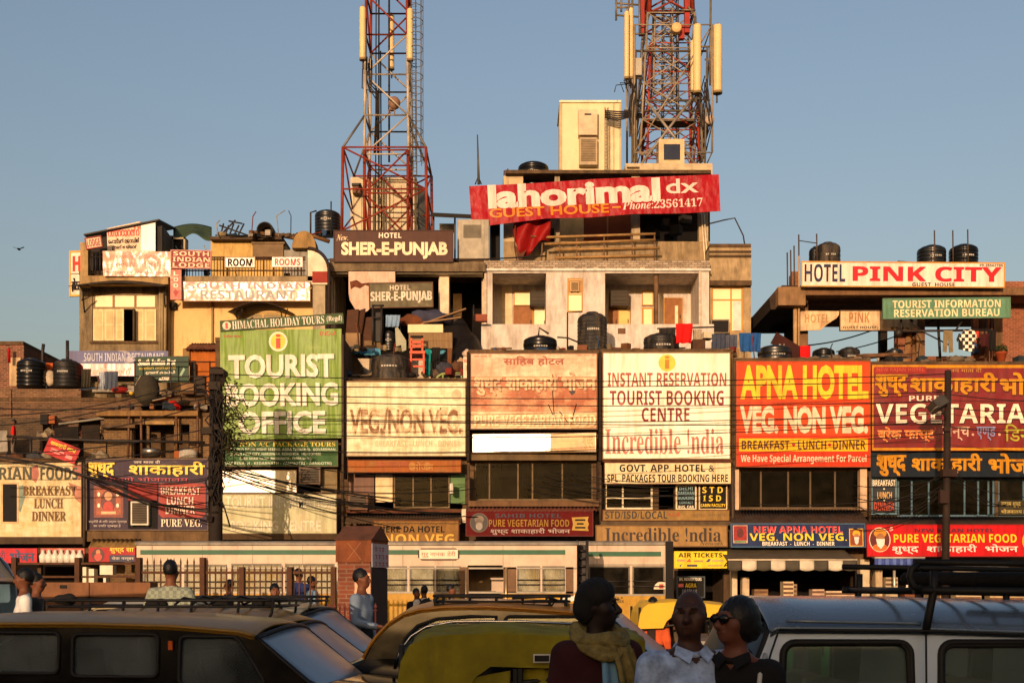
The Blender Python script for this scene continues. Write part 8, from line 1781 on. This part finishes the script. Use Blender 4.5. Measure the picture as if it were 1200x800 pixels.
def rack(label, Y, px0, px1, pyt, pyb, Wd, legs, extra=()):
    t = thing('roof_rack', label, 'roof rack', (wx((px0+px1)/2,Y), Y+Wd/2, wz(pyb,Y)))
    b = MB(); r = .016
    for py, rr in ((pyt, r), ((pyt+pyb)/2, r*.8)):
        x0, x1, z = wx(px0,Y), wx(px1,Y), wz(py,Y)
        pts = [(x0+.1,Y,z),(x1-.1,Y,z),(x1,Y+.1,z),(x1,Y+Wd-.1,z),(x1-.1,Y+Wd,z),(x0+.1,Y+Wd,z),(x0,Y+Wd-.1,z),(x0,Y+.1,z)]
        b.path(pts, rr, 6, closed=True)
    b.build('rail', M_rub, t)
    b = MB()
    for p in legs:
        for y in (Y, Y+Wd): b.path([(wx(p,Y), y, wz(pyt,Y)), (wx(p,Y)-.01, y, wz(pyb-1,Y)), (wx(p,Y)-.03, y-(.04 if y == Y else -.04), wz(pyb+6,Y))], r*.9, 6)
    b.build('leg', M_rub, t)
    b = MB(); n = 9
    for i in range(n): x = wx(px0+4+(px1-px0-8)*i/(n-1), Y); b.tube((x,Y,wz((pyt+pyb)/2,Y)), (x,Y+Wd,wz((pyt+pyb)/2,Y)), .011, 5)
    b.build('slat', M_rub, t); return t
rack('long black roof rack over the second taxi at lower left', 11.5, 51, 325, 703, 718, 1.25, (52, 97, 145, 186, 225, 280, 320))
rack('black roof rack over the third taxi, ending above its windscreen', 13.75, 215, 368, 699, 709, 1.15, (220, 262, 300, 340, 365))
for i, (px, py, r, l) in enumerate(((78,702,.06,'dark knotted bundle at the left end of the long roof rack'),(262,706,.06,'dark bundle in the middle of the long roof rack'),(185,708,.06,'black rolled strap on the long roof rack'),(310,706,.06,'dark bundle at the right of the roof racks'))):
    b = MB(); b.ell(W(px,py,12.1), (r*2,r*1.3,r), fn=lambda p: p*(1+.12*math.sin(p.x*40+p.y*31))); solo(b, 'tied_bundle', P('14120f', .9, var=.4), l, 'bundle')
for i in range(5): pole('rope_loop', 'loose dark rope looped over the long roof rack', [W(205+i*20, 708, 11.6), W(215+i*22, 700-2*(i % 2), 11.9), W(238+i*22, 704, 12.2), W(250+i*20, 712, 12.4)], .012, M_rub, 'rope', 'loose ropes on the roof racks')
# rounded amber roofed taxi in the middle
YD, WDd = 10.4, 1.55
arc = [(433,772),(440,757),(449,745),(462,731.5),(480,720),(500,714.5),(530,711.5),(580,711),(620,713),(660,716),(700,719),(722,723)]
td = vehicle('taxi', 'old round backed taxi with an amber roof and a rack, behind the three wheeler', 'taxi', YD, WDd,
    [(395,930),(398,800),(425,780)]+arc+[(775,772),(880,790),(905,810),(908,930)], [[(473,770),(482,748),(497,733),(520,725),(560,722),(590,722),(590,772)], rrect(600,722,712,774,7, sr=-22)], arc, carpaint('a06a14', .3, .4, .2), M_blk, 776,
    lean=.08, yaw=-5, crown=.07, fs=((723,724),(775,773)), ends=(('bonnet', [(774,773),(820,778),(870,790),(900,815)]), ('boot', [(434,774),(405,786),(390,812)])), wheels=(450, 850))
b = MB(); b.path([W(x, y+6, YD-.02) for x, y in ((470,778),(476,758),(490,739),(508,728),(540,722),(620,721.5),(700,725))], .012, 6); b.build('chrome_strip', M_chr, td)
rack('black roof rack with looped rails on the amber roofed taxi', 10.65, 508, 668, 698, 711, 1.05, (520, 551, 582, 613, 645, 664))
pole('rack_loop', 'bent rack loop, the left end of the amber taxi rack', [W(514,699,10.6), W(509,702,10.6), W(510,708,10.6), W(520,709,10.6), W(560,708,10.6)], .016, M_rub, 'rack loop'); pole('rack_loop', 'bent rack loop, the right end of the amber taxi rack', [W(600,700,10.6), W(640,698,10.6), W(652,703,10.6), W(646,710,10.6), W(612,709,10.6)], .016, M_rub, 'rack loop')
# three wheelers
def rickshaw(label, Y, x0p, x1p, top, Wd=1.25, canopy=None, cur=False, green=False, group=None):
    k = Y/F; L = (x1p-x0p)*k; t = thing('auto_rickshaw', label, 'three wheeler', (wx((x0p+x1p)/2,Y), Y+Wd/2, 0), group=group)
    X0 = wx(x0p,Y); zt_ = wz(top,Y); zs = zt_-.32
    m = canopy or P('a89414', .7, var=.25, vs=5, bump=.3)
    prof = [(0,-.36),(.02,-.17),(.05,-.085),(.11,-.03),(.22,-.006),(.4,0),(.6,-.012),(.8,-.03),(1.0,-.045)]
    b = MB(); n = len(prof)-1
    def fn(u, v):
        i = min(int(u*n), n-1); q = u*n-i; x = prof[i][0]+(prof[i+1][0]-prof[i][0])*q; z = prof[i][1]+(prof[i+1][1]-prof[i][1])*q
        e = abs(2*v-1)**6; sag = (.014*math.sin(u*22)+.012*math.sin(u*9+v*14)+.01*math.sin(v*17+u*31))*(1-e)
        return Vector((X0+L*x, Y+Wd*v, zt_+z-.035+.035*(1-e)+sag))
    b.slab(fn, 48, 24, (0,0,-.012)); b.build('canopy', m, t)
    for yy, s in ((Y-.006, 1), (Y+Wd-.006, -1)):                  # side flap of the hood
        b = MB(); pts = [(X0+L*x, zt_+z-.03) for x, z in prof]+[(X0+L, zt_-.24), (X0+L*.6, zt_-.245), (X0+L*.38, zt_-.235), (X0+L*.32, zt_-.30), (X0+L*.28, zt_-.40), (X0+L*.02, zt_-.41)]
        b.prism(pts, yy, yy+.014); b.build('hood_flap', m, t)
    if cur:
        b = MB(); xa = X0+L*.0; b.slab(lambda u, v: Vector((xa+L*.46*u-.03*v, Y+.02+.012*math.sin(u*17), zt_-.40+.14*u*(1-v)-(.62)*v)), 24, 6, (0,.012,0)); b.build('side_curtain', m, t)
        b = MB(); b.slab(lambda u, v: Vector((X0+L*(.5+.16*u+.1*v*u), Y+.05+.02*math.sin(u*9), zt_-.25-.6*v)), 12, 6, (0,.012,0)); b.build('rolled_curtain', m, t)
        b = MB()
        for x in (.47, .49): b.box(X0+L*x, X0+L*x+.025, Y-.012, Y+.005, zt_-.85, zt_-.25)
        b.build('strap', M_rub, t)
    fm = P('2a2a24', .5, .3)
    b = MB()
    for x in (.02, .5, .98):
        for yy in (Y+.05, Y+Wd-.05): b.tube((X0+L*x, yy, .75), (X0+L*x+(.06 if x > .9 else 0)*-1, yy, zt_-.1), .02)
    b.tube((X0+L*.02,Y+.05,zt_-.42), (X0+L*.98,Y+.05,zt_-.26), .018); b.build('frame', fm, t)
    b = MB(); b.box(X0-.02, X0+L*.62, Y+.04, Y+Wd-.04, .35, .86); b.box(X0+L*.62, X0+L*1.02, Y+.1, Y+Wd-.1, .3, .45); b.prism([(X0+L*1.0,.3),(X0+L*1.2,.3),(X0+L*1.16,.8),(X0+L*1.04,1.05),(X0+L*.98,1.05)], Y+.25, Y+Wd-.25); b.build('body', P('1c5a30', .5, var=.25) if green else P('141612', .4), t)
    b = MB(); b.box(X0+L*.2, X0+L*.5, Y+.12, Y+Wd-.12, .86, .93); b.box(X0+L*.12, X0+L*.2, Y+.12, Y+Wd-.12, .86, 1.3); b.build('seat', P('2a1a14', .8), t)
    b = MB(); b.add([(X0+L*1.0,Y+.2,1.05),(X0+L*1.0,Y+Wd-.2,1.05),(X0+L*.96,Y+Wd-.2,zt_-.12),(X0+L*.96,Y+.2,zt_-.12)], [(0,1,2,3)]); b.build('windscreen', M_cg, t)
    for px, yy in ((.15, Y+.0), (.15, Y+Wd-.14), (1.1, Y+Wd/2-.07)):
        w = MB(); w.lathe([(.1,0),(.2,0),(.22,.02),(.22,.12),(.2,.14),(.1,.14)], (0,0,0), 18); w.v = [(v[0]+X0+L*px, v[2]+yy, v[1]+.22) for v in w.v]; w.build('wheel', M_rub, t)
    return t
rickshaw('three wheeler with a slack olive yellow hood in the foreground, next to the scarfed man', 7.4, 464, 756, 736, 1.3, P('7a7010', .85, var=.4, vs=4, bump=.7, bs=7, stain=.3), cur=True)
b = MB(); b.pbox(625, 766, 645, 776, 7.36, .02); b.pbox(626.5, 767.5, 643.5, 774.5, 7.352, .006, 1); solo(b, 'number_plate', [P('c8c8c0', .5), M_dark], 'small dark number plate framed in white at the side of the foreground three wheeler', 'plate')
M_ry = P('d8a810', .45, var=.15)
rickshaw('bright yellow three wheeler behind the bald man', 17.2, 748, 852, 703, 1.3, M_ry); rickshaw('yellow and green three wheeler half hidden by the silver van', 18.6, 868, 968, 700, 1.3, M_ry, green=True)
person('driver with a dark face inside the half hidden three wheeler', 905, 705, 19.2, R(60), SH('4a3c30'), DT, HB, sit=.98, h=.026)
# silver van on the right
YH, WH = 6.4, 1.62
M_sil = carpaint('a6b6c8', .28, .6, .08, .25)
vh = vehicle('silver_van', 'silver van with rubber framed windows filling the lower right corner', 'van', YH, WH,
    [(852,1010),(858,900),(880,802),(905,742),(911,737),(1090,738.5),(1200,742),(1500,748),(1640,760),(1690,850),(1800,880),(1805,1010)],
    [rrect(914,754,1069,862,13, sl=8, sr=-2), rrect(1104,756,1270,862,13, sl=4), rrect(1300,758,1500,862,13)],
    [(905,741),(912,736.5),(1090,737.5),(1200,741),(1500,747),(1640,759)], carpaint('5c6a78', .2, .8, .06, .35), M_sil, 870, lean=.10, glassm=M_vg, crown=.175, fs=((1640,760),(1700,850)), rs=((904,742),(876,812)),  # blue-grey roof paint carries the sky sheen of the silver roof
    ends=(('bonnet', [(1690,852),(1790,872),(1830,930)]), None), wheels=(960, 1660), wr=.33, low=.32)
b = MB(); b.path([W(911.5,741,YH-.012), W(904,763,YH-.016), W(889,812,YH-.02), W(876,880,YH-.02)], .006, 5); b.path([W(1085,741,YH-.005), W(1085.5,800,YH-.014), W(1086,900,YH-.014)], .006, 5); b.path([W(913,737.5,YH-.012), W(1090,739,YH-.012), W(1200,743,YH-.012), W(1500,749,YH-.012)], .008, 5); b.build('door_seam', M_rub, vh)
for (a, c) in ((914,1069),(1104,1270),(1300,1500)):
    b = MB(); off_ = .10*max(0, wz(800,YH)-wz(870,YH))
    pts = rrect(a-1.5, 752.5, c+1.5, 864, 14, sl=8 if a < 1000 else 4)
    zb_ = wz(870,YH); b.path([Vector((wx(x,YH), YH+.10*max(0, wz(y,YH)-zb_)-.008, wz(y,YH))) for x, y in pts], .019, 6, closed=True); b.build('rubber_seal', M_rub, vh)
b = MB(); b.path([Vector((wx(x,YH), YH+.02, wz(y,YH))) for x, y in ((922,727),(960,728),(1070,730),(1080,731))], .012, 6); b.build('roof_rib', carpaint('5c6a78', .2, .8, .06, .35), vh)
seats(vh, YH, WH, (1010, 1190), 806, P('8a8a84', .8))
rk = thing('roof_rack', 'heavy black roof rack loaded with a roll on the silver van', 'roof rack', (wx(1150,YH), YH+.7, wz(735,YH)))
b = MB()
for y in (YH+.02, YH+1.4):
    b.path([(wx(1086,YH), y, wz(742,YH)), (wx(1091,YH), y, wz(715,YH)), (wx(1096,YH), y, wz(690,YH)), (wx(1096,YH), y, wz(668,YH))], .022, 6); b.path([(wx(1300,YH), y, wz(745,YH)), (wx(1305,YH), y, wz(715,YH)), (wx(1308,YH), y, wz(668,YH))], .022, 6)
b.build('leg', M_rub, rk)
b = MB()
for py, rr in ((657, .02), (690, .026)):
    for y in (YH+.02, YH+1.4): b.path([(wx(1072,YH), y, wz(py+1,YH)), (wx(1200,YH), y, wz(py+3,YH)), (wx(1460,YH), y, wz(py+8,YH))], rr, 6)
b.path([W(1076,660,YH), W(1068,667,YH), W(1066,676,YH), W(1070,686,YH), W(1078,691,YH)], .02, 6); b.build('rail', M_rub, rk)
b = MB()
for i in range(10): x = wx(1080+i*40, YH); b.tube((x,YH+.02,wz(691,YH)), (x,YH+1.4,wz(691,YH)), .014, 5)
b.build('slat', M_rub, rk)
b = MB(); b.lathe([(.02,-.02),(.035,0),(.038,.2),(.036,1.0),(.04,1.6),(.034,1.75),(.02,1.77)], (0,0,0), 16); b.v = [(wx(1078,YH)+v[2], YH+.25+v[1], wz(677,YH)+v[0]) for v in b.v]; solo(b, 'rolled_tarpaulin', P('121110', .9, var=.4, bump=.4), 'black rolled tarpaulin lying on the van roof rack', 'roll')
b = MB(); b.lathe([(.01,-.02),(.04,0),(.044,.3),(.04,.9),(.036,.98),(.01,1.0)], (0,0,0), 16); b.v = [(wx(1180,YH)+v[2], YH+.45+v[1], wz(680,YH)+v[0]*1.2) for v in b.v]; solo(b, 'dark_bundle', P('171412', .9, var=.4, bump=.4), 'dark wrapped bundle behind the rolled tarpaulin on the van rack', 'bundle')
# nose of a pale vehicle at the left edge
YN = 15.8
vn = vehicle('pale_van', 'pale blue van with a big sloping windscreen cut off by the left edge', 'van', YN, 1.7,
    [(-392,880),(-392,650),(-102,638),(-70,640),(-52,658),(-43,680),(-40,720),(-38,880)], [rrect(-202,650,-82,690,6), rrect(-362,652,-222,690,6)], [(-392,649),(-212,640),(-102,636),(-70,639)], carpaint('a8a89c', .35, .4, .3), carpaint('7a94a8', .35, .4, .3), 695, lean=.08, crown=.1,
    fs=((-69,641),(-42,682)), wheels=(-332, -92), wr=.34, low=.3)
b = MB(); b.pbox(-54, 682, -44, 695, YN-.02, .015); b.build('sticker', P('a8685c', .6, var=.4, vs=9), vn)

finish_text()
